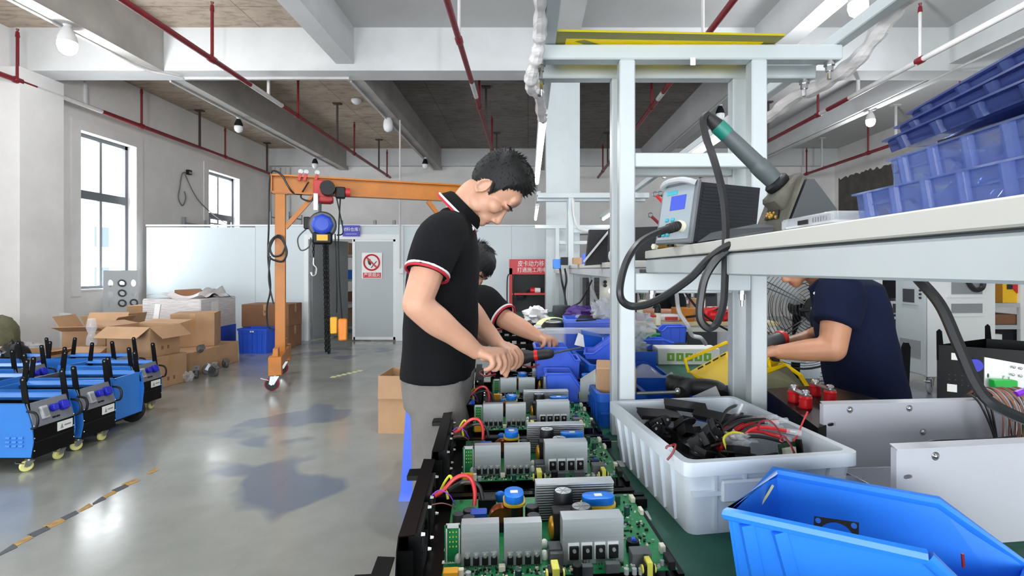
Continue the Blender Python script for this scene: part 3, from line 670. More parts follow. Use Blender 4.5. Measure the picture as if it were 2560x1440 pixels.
# ------------------------------------------------------------------ cartons
def carton(lab, c, w, d, h, yaw, z=0, mt='card', flaps=None, tapes=True, marks=0):
    """c = centre (x, y); closed when flaps is None, else fold angles for +x,-x,+y,-y flaps"""
    t = thing('cardboard_box', lab, 'box', (c[0], c[1], z)); t.rotation_euler = (0, 0, R(yaw)); ORG[t.name] = V((0, 0, 0)); th = .006
    mb = MB()
    if flaps is None: MB().box((0, 0, h / 2), (w, d, h), None, .004).build('body', mt, t)
    else:
        mb.bx(-w / 2, w / 2, -d / 2, d / 2, 0, th); mb.bx(-w / 2, w / 2, -d / 2, -d / 2 + th, th, h); mb.bx(-w / 2, w / 2, d / 2 - th, d / 2, th, h)
        mb.bx(-w / 2, -w / 2 + th, -d / 2 + th, d / 2 - th, th, h); mb.bx(w / 2 - th, w / 2, -d / 2 + th, d / 2 - th, th, h); mb.build('body', mt, t, False)
        fl = min(w, d) / 2
        for (dx, dy, ln), a in zip(((1, 0, d), (-1, 0, d), (0, 1, w), (0, -1, w)), flaps):
            if a is None: continue
            a = R(a); n = V((dx, dy, 0)); u = V((-dy, dx, 0)); e = V((dx * w / 2, dy * d / 2, h)); q = n * math.cos(a) * fl + V((0, 0, math.sin(a) * fl))
            nn = u.cross(q).normalized()
            MB().prism([e - u * ln / 2, e + u * ln / 2, e + u * ln / 2 * .98 + q, e - u * ln / 2 * .98 + q], nn * .005).build('flap', mt, t, False)
    if tapes:
        for s in (-1, 1):
            MB().bx(-.03, .03, s * d / 2 - .001, s * d / 2 + .001, h * .5 if flaps is None else 0, h if flaps is None else h * .35).build('tape_strip', 'card_tape', t, False)
        MB().bx(w / 2 - .001, w / 2 + .001, -.03, .03, h * .6, h).build('tape_strip', 'card_tape', t, False)
    if marks: 
        for s in (-1, 0, 1): MB().bx(s * .06 - .016, s * .06 + .016, -d / 2 - .0012, -d / 2, h * .62, h * .62 + .04).build('printed_mark', 'card_dark', t, False)
        for s in (-1, 1): MB().bx(w / 2, w / 2 + .0012, s * .04 - .014, s * .04 + .014, h * .2, h * .2 + .04).build('printed_mark', 'card_dark', t, False)
    return t
carton('tan carton on the floor under the big open box', (-4.33, 5.83), .6, .44, .345, -8, marks=1)
carton('big open tan box with its flaps folded out, on top of another carton', (-4.37, 5.83), .54, .4, .335, -8, .347, 'card', (-38, 10, 8, -32), marks=1)
carton('long low carton under the taped box stack', (-4.45, 6.75), .62, 1.15, .29, 0)
carton('taped tan box standing tilted on the long low carton', (-4.5, 6.95), .5, .46, .44, 22, .292, marks=0)
carton('brown carton behind the blue crate, upper of two', (-4.35, 8.72), .78, .5, .37, 0, .362, 'card_dark', marks=1)
carton('brown carton behind the blue crate, lower of two', (-4.35, 8.73), .76, .5, .36, 0, 0, 'card_dark')
carton('upright tan carton between the pallet and the perforated panel', (-6.25, 8.35), .34, .34, .73, 8)
carton('open tan box with loose flaps beside the clear bottle', (-5.33, 6.3), .46, .4, .58, 10, 0, 'card', (50, 60, 65, 20))
carton('torn open box behind the big open box, one flap up', (-5.62, 6.98), .42, .42, .52, -8, 0, 'card', (72, None, None, 62))
carton('flat pale carton lying open behind the carts', (-5.5, 5.66), .6, .34, .42, 4, 0, 'card', (8, 8, None, None))
carton('low open carton right of the flat pale carton', (-4.86, 5.5), .34, .24, .4, 4, 0, 'card', (None, None, 25, None))
# tall narrow carton in front of the worker
p = G(984, 1085); carton('open-topped taped tan box standing left of the near worker', (p.x + .065, p.y + .19), .37, .36, .46, -3, 0, 'card', (-80, None, None, -84), marks=0)
# wrapped pallet
t = thing('wrapped_pallet', 'big pallet load wrapped in clear stretch film', 'pallet', (-5.0, 8.05, 0))
MB().bx(-5.64, -4.82, 7.55, 8.4, 0, .12).build('pallet_base', 'bin_violet', t, False)
random.seed(5)
def lump(u, v):
    x = -5.66 + .87 * u; y = 7.5 + .92 * v; return V((x, y, .88 + .045 * math.sin(7 * u + 3 * v) + .03 * math.sin(17 * u * v + 2) + (.1 if .3 < u < .85 and .2 < v < .9 else 0)))
mb = MB().bx(-5.66, -4.8, 7.5, 8.42, .12, .88, .02); mb.build('film_wrap', 'film', t)
MB().grid(lump, 22, 14).build('film_top', 'film', t)
MB().bx(-4.81, -4.79, 7.9, 8.4, .1, .42).build('blue_tray_edge', 'crate_blue', t, False)
MB().bx(-5.35, -4.95, 7.75, 8.25, .9, 1.0).build('top_carton', 'card_dark', t, False)
MB().box((-4.797, 7.85, .72), (.004, .16, .2)).build('shipping_label', 'label_white', t)
# perforated panel leaning on the wall
t = thing('perforated_panel', 'white metal panel with nine round holes leaning under the window', 'panel', (-6.6, 8.75, 0))
pm = MB(); c = [W(258, 676, 8.55), W(345, 676, 9.0), W(350, 800, 8.75), W(258, 800, 8.3)]
A_, B_, D_ = c[0], c[1], V((c[3].x, c[3].y, 0)); ux = (B_ - A_); uz = (D_ - A_)
nrm = ux.cross(uz).normalized() * .006
def plate_holes(mb, A, ux, uz, holes, nrm, n=16):
    """plate with round holes: each hole gets a square cell triangulated around its circle"""
    us = sorted({0, 1} | {round(h[0] - h[2], 5) for h in holes} | {round(h[0] + h[2], 5) for h in holes}); vs = sorted({0, 1} | {round(h[1] - h[3], 5) for h in holes} | {round(h[1] + h[3], 5) for h in holes})
    cells = {(round(h[0] - h[2], 5), round(h[1] - h[3], 5)): h for h in holes}
    for i in range(len(us) - 1):
        for j in range(len(vs) - 1):
            u0, u1, v0, v1 = us[i], us[i + 1], vs[j], vs[j + 1]; P = lambda u, v: A + ux * u + uz * v
            h = cells.get((u0, v0))
            if h is None: mb.prism([P(u0, v0), P(u1, v0), P(u1, v1), P(u0, v1)], nrm); continue
            f = .86; cu, cv = h[0], h[1]
            for k in range(n):
                a0, a1 = 2 * math.pi * k / n, 2 * math.pi * (k + 1) / n
                def sq(a):
                    x, y = math.cos(a), math.sin(a); m = max(abs(x), abs(y)); return cu + h[2] * x / m, cv + h[3] * y / m
                ci = lambda a: (cu + h[2] * f * math.cos(a), cv + h[3] * f * math.sin(a))
                mb.prism([P(*ci(a0)), P(*ci(a1)), P(*sq(a1)), P(*sq(a0))], nrm)
plate_holes(pm, A_, ux, uz, [(u, v, .085, .055) for u in (.2, .52, .86) for v in (.17, .3, .43)], nrm); pm.build('plate', 'light_grey', t, False)
for v in (.17, .3, .43): MB().torus(A_ + ux * .52 + uz * v + nrm * -1.5, nrm, .052, .014, 16, 6).build('fan_grille', 'dark_grey', t)
MB().torus(A_ + ux * .86 + uz * .43 + nrm * -1.5, nrm, .052, .014, 16, 6).build('fan_grille', 'dark_grey', t)
solo(MB().bar(W(396, 760, 6.75), W(372, 921, 6.75), .07, .02), 'foam_strip', 'white_plain', 'white strip standing upright in the torn open box', 'strip')
mb = MB().lathe(W(229, 866, 5.55), (0, 0, 1), [(.02, 0), (.05, .02), (.045, .1), (.03, .14), (.05, .2), (.04, .26), (.035, .3)], 12); solo(mb, 'film_roll', 'clear', 'crumpled clear plastic film hanging in front of the open box', 'film')
# blue crate beside the gantry
def rib_crate(lab, c, w, d, h, yaw, z, mt, name='plastic_crate', nrib=(5, 4), lip=.02, taper=.94, wall=.006, label=None):
    """open moulded crate: floor, four ribbed walls, rolled rim"""
    t = thing(name, lab, 'crate', (c[0], c[1], z)); t.rotation_euler = (0, 0, R(yaw)); ORG[t.name] = V((0, 0, 0))
    def rect(w_, d_, z_): return [V((-w_ / 2, -d_ / 2, z_)), V((w_ / 2, -d_ / 2, z_)), V((w_ / 2, d_ / 2, z_)), V((-w_ / 2, d_ / 2, z_))]
    def rr(w_, d_, z_, r=.02):
        out = []
        for sx, sy, a0 in ((1, 1, 0), (-1, 1, 90), (-1, -1, 180), (1, -1, 270)):
            for k in range(4): a = R(a0 + 30 * k); out.append(V((sx * (w_ / 2 - r) + r * math.cos(a), sy * (d_ / 2 - r) + r * math.sin(a), z_)))
        return out
    mb = MB().loft([rr(w * taper, d * taper, 0), rr(w, d, h - .03), rr(w + lip, d + lip, h - .03), rr(w + lip, d + lip, h), rr(w - 2 * wall, d - 2 * wall, h), rr(w * taper - 2 * wall, d * taper - 2 * wall, .008)], False)
    mb.add(rr(w * taper, d * taper, 0), [tuple(range(16))[::-1]]); mb.add(rr(w * taper - 2 * wall, d * taper - 2 * wall, .008), [tuple(range(16))])
    mb.build('shell', mt, t, ang=30)
    for s in (-1, 1):
        for k in range(nrib[0]):
            x = (k + .5) / nrib[0] * w * .86 - w * .43
            MB().bar((x * taper, s * d / 2 * taper, .01), (x, s * (d / 2 + .002), h - .03), .006, .014).build('rib', mt, t, False)
        for k in range(nrib[1]):
            y = (k + .5) / nrib[1] * d * .86 - d * .43
            MB().bar((s * w / 2 * taper, y * taper, .01), (s * (w / 2 + .002), y, h - .03), .014, .006).build('rib', mt, t, False)
    for s in (-1, 1): MB().bx(-w * .47, w * .47, s * (d / 2 + .0) - .006, s * (d / 2) + .006, h - .075, h - .066).build('band', mt, t, False)
    if label: MB().bx(-.03, .03, -d / 2 - .004, -d / 2 + .004, h - .055, h - .03).build('label_clip', label, t, False)
    return t
rib_crate('deep blue plastic crate on the floor beside the gantry leg', (-4.27, 8.12), .47, .36, .39, -4, 0, 'crate_blue', label='label_white')
# casters lying about
random.seed(3)
def loose_caster(p, r, yaw, lab, mt='dark_grey', lean=30):
    t = thing('scrap_caster', lab, 'caster', p, 'loose grey casters'); t.rotation_euler = (R(lean), 0, R(yaw)); ORG[t.name] = V((0, 0, 0))
    MB().lathe((-.015 - .02, 0, r), (1, 0, 0), [(r * .3, 0), (r * .85, 0), (r, .012), (r, .03), (r * .85, .042), (r * .3, .042)], 16).build('wheel', mt, t)
    MB().bx(-.045, -.04, -r * .4, r * .5, r * .8, r * 1.9).bx(.01, .015, -r * .4, r * .5, r * .8, r * 1.9).bx(-.05, .02, -r * .6, r * .7, r * 1.9, r * 1.97).build('bracket', 'zinc', t, False)
for px, py, r, yw, lab in ((487, 946, .075, 30, 'grey caster lying nearest in front of the long carton'), (505, 938, .07, 120, 'grey caster behind the nearest lying one'), (522, 942, .07, 80, 'dark caster in the middle of the heap on the floor'), (536, 930, .06, 10, 'grey caster at the right of the heap on the floor'), (556, 920, .06, 60, 'grey caster at the far end of the long carton')):
    g = G(px, py); loose_caster((g.x, g.y + .06, .0), r, yw, lab, 'hoist_grey')
g = W(497, 884, 6.45); loose_caster((g.x, g.y, .292), .05, 70, 'grey caster lying on top of the long low carton', 'hoist_grey', 60)
solo(crumple(W(470, 948, 6.0) + V((0, 0, .03)), (.06, .06, .05), .5, 2, 5), 'plastic_scrap', 'clear', 'scrap of clear plastic on the floor by the carton', 'scrap')
# bag and cloth at the far left
mb = crumple(W(-8, 850, 6.2), (.19, .22, .32), .12, 1.6, 3); solo(mb, 'cloth_bundle', 'cloth_olive', 'olive cloth bundle at the left edge behind the carts', 'cloth')
mb = crumple(W(36, 888, 5.25), (.09, .12, .15), .3, 2, 4); solo(mb, 'bag', 'black_rubber', 'black bag behind the leftmost carts', 'bag')
mb = crumple(W(60, 868, 6.4), (.22, .1, .06), .5, 2.5, 1); solo(mb, 'wrap_film', 'clear_film', 'crumpled film on the heap behind the black bag', 'film')
solo(MB().box(W(165, 850, 6.9), (.3, .02, .72), rotz(R(-25))), 'grey_panel', 'light_grey', 'grey board leaning by the wall left of the open box', 'board')
# ------------------------------------------------------------------ stool
t = thing('plastic_stool', 'blue plastic stool beside the near worker\'s legs', 'stool', (-.52, 3.12, 0))
MB().box((-.52, 3.12, .56), (.3, .3, .035), None, .015).build('seat', 'stool_blue', t)
for sx in (-1, 1):
    for sy in (-1, 1):
        a = V((-.52 + sx * .125, 3.12 + sy * .125, .545)); b = V((-.52 + sx * .17, 3.12 + sy * .17, .0)); l = MB()
        l.loft([[c + V((q * sx * s1, q2 * sy * s1, 0)) for q, q2 in ((1, 1), (-1, 1), (-1, .4), (.4, .4), (.4, -1), (1, -1))][::(1 if sx * sy > 0 else -1)] for c, s1 in ((b, .045), (b + V((0, 0, .05)), .036), (a, .055))]); l.build('leg', 'stool_blue', t)
# ------------------------------------------------------------------ orange gantry crane
ga, gb = V((-2.9, 6.0, 0)), V((-.95, 6.7, 0)); gd = (gb - ga).normalized(); gn = V((-gd.y, gd.x, 0)); Mg = Matrix((gd, gn, (0, 0, 1))).transposed()
t = thing('gantry_crane', 'orange portable gantry crane on red casters', 'crane', ga); ZT = 2.42
GP = lambda s, n, z: ga + gd * s + gn * n + V((0, 0, z)); GL = (gb - ga).length
bm_ = MB().bar(GP(-.09, 0, ZT - .012), GP(GL + .2, 0, ZT - .012), .024, .11).bar(GP(-.09, 0, ZT - .2), GP(GL + .2, 0, ZT - .2), .024, .11)
bm_ = MB()
for z, hh, ww in ((ZT - .01, .02, .12), (ZT - .11, .18, .016), (ZT - .21, .02, .12)): bm_.box(GP(GL / 2 + .05, 0, z), (GL + .3, ww, hh), Mg)
bm_.box(GP(-.09, 0, ZT - .11), (.012, .12, .22), Mg); bm_.build('beam', 'gantry_orange', t, False)
for s, nm in ((0, 1), (GL, -1)):
    l = MB().box(GP(s, 0, 1.22), (.11, .09, 1.98), Mg, .004); l.box(GP(s, 0, 2.2), (.16, .12, .012), Mg); l.build('leg', 'gantry_orange', t, False)
    MB().bar(GP(s + nm * .05, 0, 1.8), GP(s + nm * .36, 0, 2.19), .06, .05).build('brace', 'gantry_orange', t, False)
    ft = MB().box(GP(s, 0, .3), (.12, 1.0, .12), Mg, .004).build('foot_beam', 'gantry_orange', t, False)
    for n_ in (-.47, .47):
        fb = MB().box(GP(s, n_, .27), (.13, .12, .2), Mg, .004).box(GP(s, n_ * .86, .4), (.05, .16, .1), Mg).build('foot_box', 'gantry_orange', t, False)
        p = GP(s, n_, .18); caster(t, p.x, p.y, p.z + .0, .075, .05, 'caster_red', yaw=R(14), plate=.1)
# hoist trolley
hs = .52; t2 = thing('chain_hoist', 'blue and black electric chain hoist hanging from a red trolley', 'hoist', GP(hs, 0, 1.0))
H_ = lambda s, n, z: GP(hs + s, n, z)
MB().box(H_(-.06, -.1, 2.24), (.2, .03, .26), Mg, .01).box(H_(-.06, .1, 2.24), (.2, .03, .26), Mg, .01).box(H_(-.05, 0, 2.15), (.22, .24, .06), Mg, .01).build('trolley_frame', 'hoist_red', t2)
MB().cyl(H_(0, -.12, 2.26), H_(0, -.28, 2.26), .085, n=16).build('trolley_motor', 'black_plastic', t2)
MB().box(H_(.14, -.16, 2.22), (.11, .12, .13), Mg, .01).build('control_box', 'black_plastic', t2); MB().cyl(H_(.19, -.16, 2.23), H_(.25, -.16, 2.23), .05, n=12).build('end_cap', 'hoist_red', t2)
for s in (-.3, -.24, -.12): 
    MB().cyl(H_(s, -.05, ZT + .045), H_(s, -.035, ZT + .045), .028, n=12).build('cable_roller', 'zinc', t2); MB().box(H_(s - .01, -.055, ZT - .02), (.03, .03, .09), Mg @ Matrix.Rotation(R(15), 3, 'Y')).build('roller_clamp', 'hoist_red', t2, False)
MB().box(H_(-.13, -.16, 2.1), (.05, .04, .2), Mg, .005).build('limit_switch', 'white_plain', t2)
MB().cyl(H_(-.09, -.02, 2.12), H_(-.09, -.02, 1.94), .018, n=8).build('hook_shank', 'hoist_grey', t2)
hc = H_(-.06, -.05, 1.84)
MB().lathe(hc + gn * .14, -gn, [(.1, 0), (.15, .02), (.16, .06), (.16, .2), (.14, .24)], 20).build('hoist_body', 'hoist_grey', t2)
MB().lathe(hc - gn * .1, -gn, [(.118, 0), (.122, .03), (.1, .06), (.085, .065)], 8).build('hoist_cover', 'hoist_blue', t2)
MB().lathe(hc - gn * .162, -gn, [(.08, 0), (.075, .012), (.03, .014)], 14).build('hoist_badge', 'hoist_blue', t2)
MB().box(hc + V((0, 0, -.16)) - gn * .03, (.22, .2, .14), Mg, .02).build('chain_guide', 'black_plastic', t2); MB().box(hc + V((0, 0, -.155)) - gn * .134, (.12, .006, .07), Mg).build('warning_label', 'pendant_yellow', t2)
MB().box(hc - gd * .17 + V((0, 0, .02)), (.07, .12, .14), Mg, .008).build('terminal_box', 'black_plastic', t2)
def chain(p0, p1, n, r=.017, w=.0055):
    mb = MB(); p0, p1 = V(p0), V(p1); d = (p1 - p0) / n; a, b, z = frame(d); ln = d.length * .68
    for k in range(n):
        c = p0 + d * (k + .5); s = a if k % 2 else b
        mb.tube([c + s * r * .62 * math.cos(q) + z * ln * math.sin(q) for q in (2 * math.pi * j / 10 for j in range(10))], w, 5, True)
    return mb
hb = hc + V((0, 0, -.23))
for k, (s, top, bot) in enumerate(((.015, 0, -1.28), (.045, 0, -1.3), (.03, .0, -1.27), (.06, .0, -1.29))):
    n = 44; o = chain(hb + gd * s - gn * (.02 + .025 * k), hb + gd * (s + .02) - gn * (.02 + .02 * k) + V((0, 0, bot)), n).build('load_chain', 'chain_black', t2); o['kind'] = 'stuff'
chain(hb - gd * .1, hb - gd * .1 + V((0, 0, -.14)), 4).build('hook_chain', 'chain_black', t2)
hk = hb - gd * .1 + V((0, 0, -.16)); MB().tube(cat([hk, hk + V((0, 0, -.08)), hk + V((0, 0, -.12)) + gd * .03, hk + V((0, 0, -.19)) + gd * .025, hk + V((0, 0, -.21)) - gd * .01, hk + V((0, 0, -.17)) - gd * .03], 5), .014, 8).build('hook', 'zinc', t2)
MB().tube(cat([H_(.14, -.16, 2.16), H_(.12, -.17, 1.7), H_(.13, -.17, 1.2), H_(.16, -.17, .72)], 6), .009, 5).tube(cat([hc + gd * .14 + V((0, 0, -.1)), H_(.1, -.14, 1.2), H_(.1, -.14, .8)], 6), .008, 5).build('pendant_cord', 'cable_black', t2)
MB().box(H_(.165, -.17, .6), (.1, .06, .26), Mg, .015).build('pendant', 'pendant_orange', t2, label='larger orange push-button pendant'); MB().box(H_(.065, -.14, .65), (.08, .05, .2), Mg, .012).build('pendant', 'pendant_yellow', t2, label='smaller yellow push-button pendant')
MB().tube(cat([hc - gd * .17 + V((0, 0, -.04)), hc - gd * .27 + V((0, 0, -.16)), hc - gd * .24 + V((0, 0, -.3)), hc - gd * .15 + V((0, 0, -.26)), hc - gd * .13 + V((0, 0, -.15))], 6), .008, 5).tube(cat([H_(.1, -.15, 2.15), H_(.14, -.15, 1.95), H_(.17, -.15, 1.75), H_(.1, -.12, 1.72)], 6), .008, 5).build('hoist_lead', 'cable_black', t2)
# power cable along the gantry
mb = MB().tube(cat([W(760, 485, 6.1), W(735, 483, 6.0), W(720, 465, 5.95), W(706, 440, 5.93), W(690, 428, 5.93), W(678, 432, 5.93), W(673, 470, 5.93), W(672, 560, 5.93), W(670, 640, 5.93), W(676, 720, 5.93), W(667, 770, 5.93), W(670, 815, 5.93), W(686, 824, 5.93)], 8), .011, 6)
mb.tube(cat([W(790, 470, 6.1), W(780, 500, 6.05), W(762, 500, 6.05), W(752, 490, 6.05), W(765, 465, 6.02), W(772, 455, 6.02)], 6), .01, 6)
mb.tube(cat([W(712, 610, 5.88), W(704, 592, 5.88), W(690, 590, 5.88), W(674, 610, 5.88), W(672, 640, 5.88), W(690, 652, 5.88), W(708, 652, 5.88), W(717, 630, 5.88), W(706, 600, 5.88), W(688, 594, 5.88), W(675, 620, 5.88), W(684, 640, 5.88), W(704, 636, 5.88), W(714, 615, 5.88)], 7), .012, 6)
mb.tube(cat([W(676, 640, 5.9), W(672, 700, 5.9), W(684, 760, 5.9)], 6), .009, 5)
solo(mb, 'power_cable', 'cable_black', 'black power cable looped around the gantry leg', 'cable')
# ------------------------------------------------------------------ work benches and their racks
BT = .74
def bench(lab, x0, x1, y0, y1):
    t = thing('work_bench', lab, 'workbench', ((x0 + x1) / 2, (y0 + y1) / 2, 0))
    MB().bx(x0, x1, y0, y1, BT - .03, BT - .003, .003).build('bench_top', 'shelf_top', t, False); MB().bx(x0 + .004, x1 - .004, y0 + .002, y1 - .002, BT - .003, BT).build('green_mat', 'mat_green', t, False)
    MB().bx(x0 + .03, x1 - .03, y0 + .03, y0 + .07, BT - .08, BT - .03).bx(x0 + .03, x1 - .03, y1 - .07, y1 - .03, BT - .08, BT - .03).bx(x0 + .03, x0 + .07, y0 + .07, y1 - .07, BT - .08, BT - .03).bx(x1 - .07, x1 - .03, y0 + .07, y1 - .07, BT - .08, BT - .03).build('frame', 'steel_white', t, False)
    for x in (x0 + .05, x1 - .05):
        for y in (y0 + .05, y1 - .05): MB().bx(x - .025, x + .025, y - .025, y + .025, 0, BT - .08).build('leg', 'steel_white', t, False)
    MB().bx(x0 + .1, x1 - .1, y0 + .1, y1 - .1, .16, .18).build('lower_shelf', 'shelf_top', t, False)
    return t
bench('green-topped bench nearest the camera carrying the circuit boards', -.17, 1.22, -1.3, 1.72)
bench('second green-topped bench behind the near rack posts', -.17, 1.22, 1.735, 4.75)
bench('third bench in front of the white column', -.17, .93, 4.78, 6.9)
def bolt(p, ax, r=.016, l=.03):
    p = V(p); ax = V(ax).normalized(); return MB().cyl(p, p + ax * .012, r * 1.5, n=14).cyl(p + ax * .012, p + ax * .03, r * 1.1, n=6).cyl(p + ax * .03, p + ax * (.03 + l), r * .6, n=8)
def gate(t, Y, xl, xr, zt, w=.05, over=(.3, .265), mid=True, bolts=True):
    for x in (xl, xr): MB().bx(x - w / 2, x + w / 2, Y - w / 2, Y + w / 2, BT, zt - .048, .004).build('post', 'steel_white', t, ang=25)
    MB().bx(xl - over[0], xr + over[1], Y - w / 2, Y + w / 2, zt - .048, zt, .004).build('top_beam', 'steel_white', t, ang=25)
    if mid: MB().bx(xl + w / 2, xr - w / 2, Y - .02, Y + .02, 1.645, 1.69, .003).build('crossbar', 'steel_white', t, ang=25)
    if bolts:
        for x in (xl - over[0] + .025, xr + over[1] - .03): bolt((x, Y, zt - .048), (0, 0, -1), .011, .025).build('hex_bolt', 'chrome', t)
t = thing('rack_frame', 'white steel rack on the near bench with the shelf and yellow sheet', 'rack', (.526, 1.65, BT))
gate(t, 1.65, .316, .736, 2.034)
SX = .37                                          # left edge of the near shelf
MB().bx(SX, .78, -1.2, 1.62, 1.352, 1.376, .002).build('shelf_board', 'shelf_top', t, False)
MB().bx(SX + .004, SX + .04, -1.2, 1.624, 1.308, 1.348, .003).bx(.74, .776, -1.2, 1.624, 1.308, 1.348, .003).build('shelf_rail', 'steel_white', t, ang=25)
MB().bx(.342, .711, 1.63, 1.67, 1.25, 1.306, .003).build('shelf_support', 'steel_white', t, ang=25)
for x in (.4, .69): bolt((x, 1.65, 1.25), (0, 0, -1), .008, .02).build('hex_bolt', 'chrome', t)
for x, z in ((.52, 1.986),): MB().box((x, 1.615, z - .012), (.016, .003, .024)).build('tag', 'label_white', t)
t = thing('rack_frame', 'white steel rack just behind the near rack', 'rack', (.526, 1.8, BT))
gate(t, 1.8, .316, .736, 2.03)
MB().bx(SX - .01, .78, 1.83, 4.72, 1.325, 1.35, .002).build('shelf_board', 'shelf_top', t, False)
MB().bx(SX - .006, SX + .03, 1.83, 4.72, 1.28, 1.322, .003).build('shelf_rail', 'steel_white', t, ang=25)
MB().bx(.342, .711, 1.78, 1.82, 1.235, 1.278, .003).build('shelf_support', 'steel_white', t, ang=25)
t = thing('rack_frame', 'white steel rack at the far end of the second bench', 'rack', (.56, 4.7, BT))
gate(t, 4.66, .39, .80, 2.01, .05, (.3, .3), True, False); gate(t, 4.82, .385, .80, 2.0, .05, (.3, .3), False, False)
MB().bx(.41, .78, 4.64, 4.68, 1.24, 1.28).build('shelf_support', 'steel_white', t, False)
t = thing('rack_frame', 'farthest white rack in front of the column', 'rack', (.56, 6.8, BT))
gate(t, 6.8, .39, .85, 1.9, .05, (.3, .25), True, False)
MB().bx(.34, .9, 4.9, 6.78, 1.27, 1.31).build('shelf_board', 'shelf_top', t, False)
# light bars along both sides with sleeves of wrapped cable
def light_bar(x, z, y0, y1, tubes, lab, w=.04):
    t = thing('light_bar', lab, 'lamp', (x, (y0 + y1) / 2, z))
    MB().bx(x - w / 2, x + w / 2, y0, y1, z - w / 2, z + w / 2, .003).build('bar', 'steel_white', t, ang=25)
    for a, b in tubes:
        MB().bx(x - .018, x + .018, a - .05, b + .05, z - w / 2 - .02, z - w / 2).build('tube_base', 'white_plain', t, False)
        MB().cyl((x, a, z - w / 2 - .034), (x, b, z - w / 2 - .034), .015, n=10).build('light_tube', 'tube_glow', t)
        for q in (a, b): MB().cyl((x, q - .03 * (q == a), z - w / 2 - .034), (x, q + .03 * (q == b), z - w / 2 - .034), .017, n=10).build('tube_cap', 'chrome', t)
        l = bpy.data.lights.new('tube_light', 'AREA'); l.shape = 'RECTANGLE'; l.size = .03; l.size_y = b - a; l.energy = 2.6 if y0 < 4 else 1.0; l.color = (.96, .98, 1)
        o = bpy.data.objects.new('tube_light', l); COL.objects.link(o); o.location = (x, (a + b) / 2, z - w / 2 - .06)
light_bar(.07, 2.056, -1.2, 4.75, [(-.3, .9), (2.35, 4.05)], 'left overhead light bar with a glowing tube beside the column')  # nearer tube is out of view, added to light the foreground
light_bar(1.0, 2.056, -1.2, 4.75, [(-.3, .9), (2.5, 3.75)], 'right overhead light bar with a glowing tube behind the soldering iron')  # its nearer tube is unseen as well, added for foreground light
light_bar(.1, 2.03, 4.8, 7.0, [(5.45, 6.8)], 'small far left light bar with a glowing tube')
light_bar(1.0, 2.03, 4.8, 7.0, [(5.6, 6.8)], 'small far right light bar with a glowing tube')
def sleeve(pts, r, lab, mt='film'):
    P = cat(pts, 10); mb = MB().tube(P, [r * (1 + .22 * math.sin(i * .9) * math.sin(i * .31)) for i in range(len(P))], 9); return solo(mb, 'cable_sleeve', mt, lab, 'cable')
sleeve([(.04, .9, 2.07), (.035, 1.3, 2.06), (.035, 1.5, 2.03), (.03, 1.58, 1.99), (.012, 1.64, 1.95), (.01, 1.72, 1.93), (.03, 1.82, 1.95), (.045, 2.0, 1.99), (.06, 2.28, 1.99)], .02, 'cable wrapped in pale film along the left end of the rack top')
sleeve([(1.05, .9, 2.06), (1.05, 1.2, 2.05), (1.04, 1.34, 2.07), (1.06, 1.5, 2.06), (1.05, 1.63, 1.99), (1.04, 1.8, 1.97), (1.04, 2.0, 1.99), (1.03, 2.2, 1.97), (1.02, 2.5, 2.0)], .024, 'cable wrapped in pale film along the right light bar')
for Y, x in ((1.655, .1), (1.75, .92)): pass
# yellow sheet with olive tape
t = thing('yellow_sheet', 'yellow board edged with olive tape lying on the rack top', 'board', (.43, 1.69, 2.04))
m = MATS['yellow_sheet']; nt = m.node_tree; tr = nt.nodes.new('ShaderNodeBsdfTranslucent'); tr.inputs[0].default_value = lin((240, 225, 20)); mx = nt.nodes.new('ShaderNodeMixShader'); mx.inputs[0].default_value = .5
nt.links.new(nt.nodes['Principled BSDF'].outputs[0], mx.inputs[1]); nt.links.new(tr.outputs[0], mx.inputs[2]); nt.links.new(mx.outputs[0], nt.nodes['Material Output'].inputs[0])
MB().prism([(.078, 1.545, 2.037), (.79, 1.575, 2.037), (.775, 1.84, 2.037), (.07, 1.835, 2.037)], (0, 0, .006)).build('sheet', 'yellow_sheet', t, False)
Q = lambda u, v: V((.078 + .712 * u + v * (-.008 - .007 * u), 1.545 + .03 * u + v * (.29 - .025 * u), 2.0362))
for q in ([(0, 0), (1, 0), (1, .16), (0, .16)], [(0, .16), (.06, .16), (.06, 1), (0, 1)], [(.94, .16), (1, .16), (1, 1), (.94, 1)], [(.06, .85), (.94, .85), (.94, 1), (.06, 1)]):
    MB().prism([Q(*c) for c in q], (0, 0, .0008)).build('border_tape', 'olive_tape', t, False)
for q in ([(.1, .22), (.14, .18), (.5, .7), (.42, .74)], [(.55, .45), (.62, .45), (.8, .84), (.7, .84)]): MB().prism([Q(*c) - V((0, 0, .0008)) for c in q], (0, 0, .0008)).build('cross_tape', 'olive_tape', t, False)
# ------------------------------------------------------------------ power-supply units with circuit boards
UA = V((-.152, .895, BT)); UY = R(4.6); MU = rotz(UY); MUi = MU.transposed()
def U(px, py, h):           # pixel of the nearest unit -> unit coordinates at height h above its board
    p = G(px, py, BT + .035 + h); q = MUi @ V((p.x - UA.x, p.y - UA.y, 0)); return V((q.x, q.y, .035 + h))
def UW(px, py, Y):
    q = MUi @ (W(px, py, Y) - UA); return q
BZ = .035
def rep(o, offs):
    for d in offs:
        c = o.copy(); COL.objects.link(c); c.location = o.location + V(d)
        for ch in o.children: k = ch.copy(); COL.objects.link(k); k.parent = c
def cap(t, px, py, h, r, mt='black_plastic', name='capacitor', vent=True):
    p = U(px, py, h); MB().lathe((p.x, p.y, BZ), (0, 0, 1), [(r * .93, 0), (r, .003), (r, h - .003), (r * .96, h - .0005), (r * .86, h)], 20).build(name, mt, t)
    o = t.children[-1] if False else None
    mb = MB().cyl((p.x, p.y, BZ + h), (p.x, p.y, BZ + h + .0012), r * .84, n=20)
    return mb, p
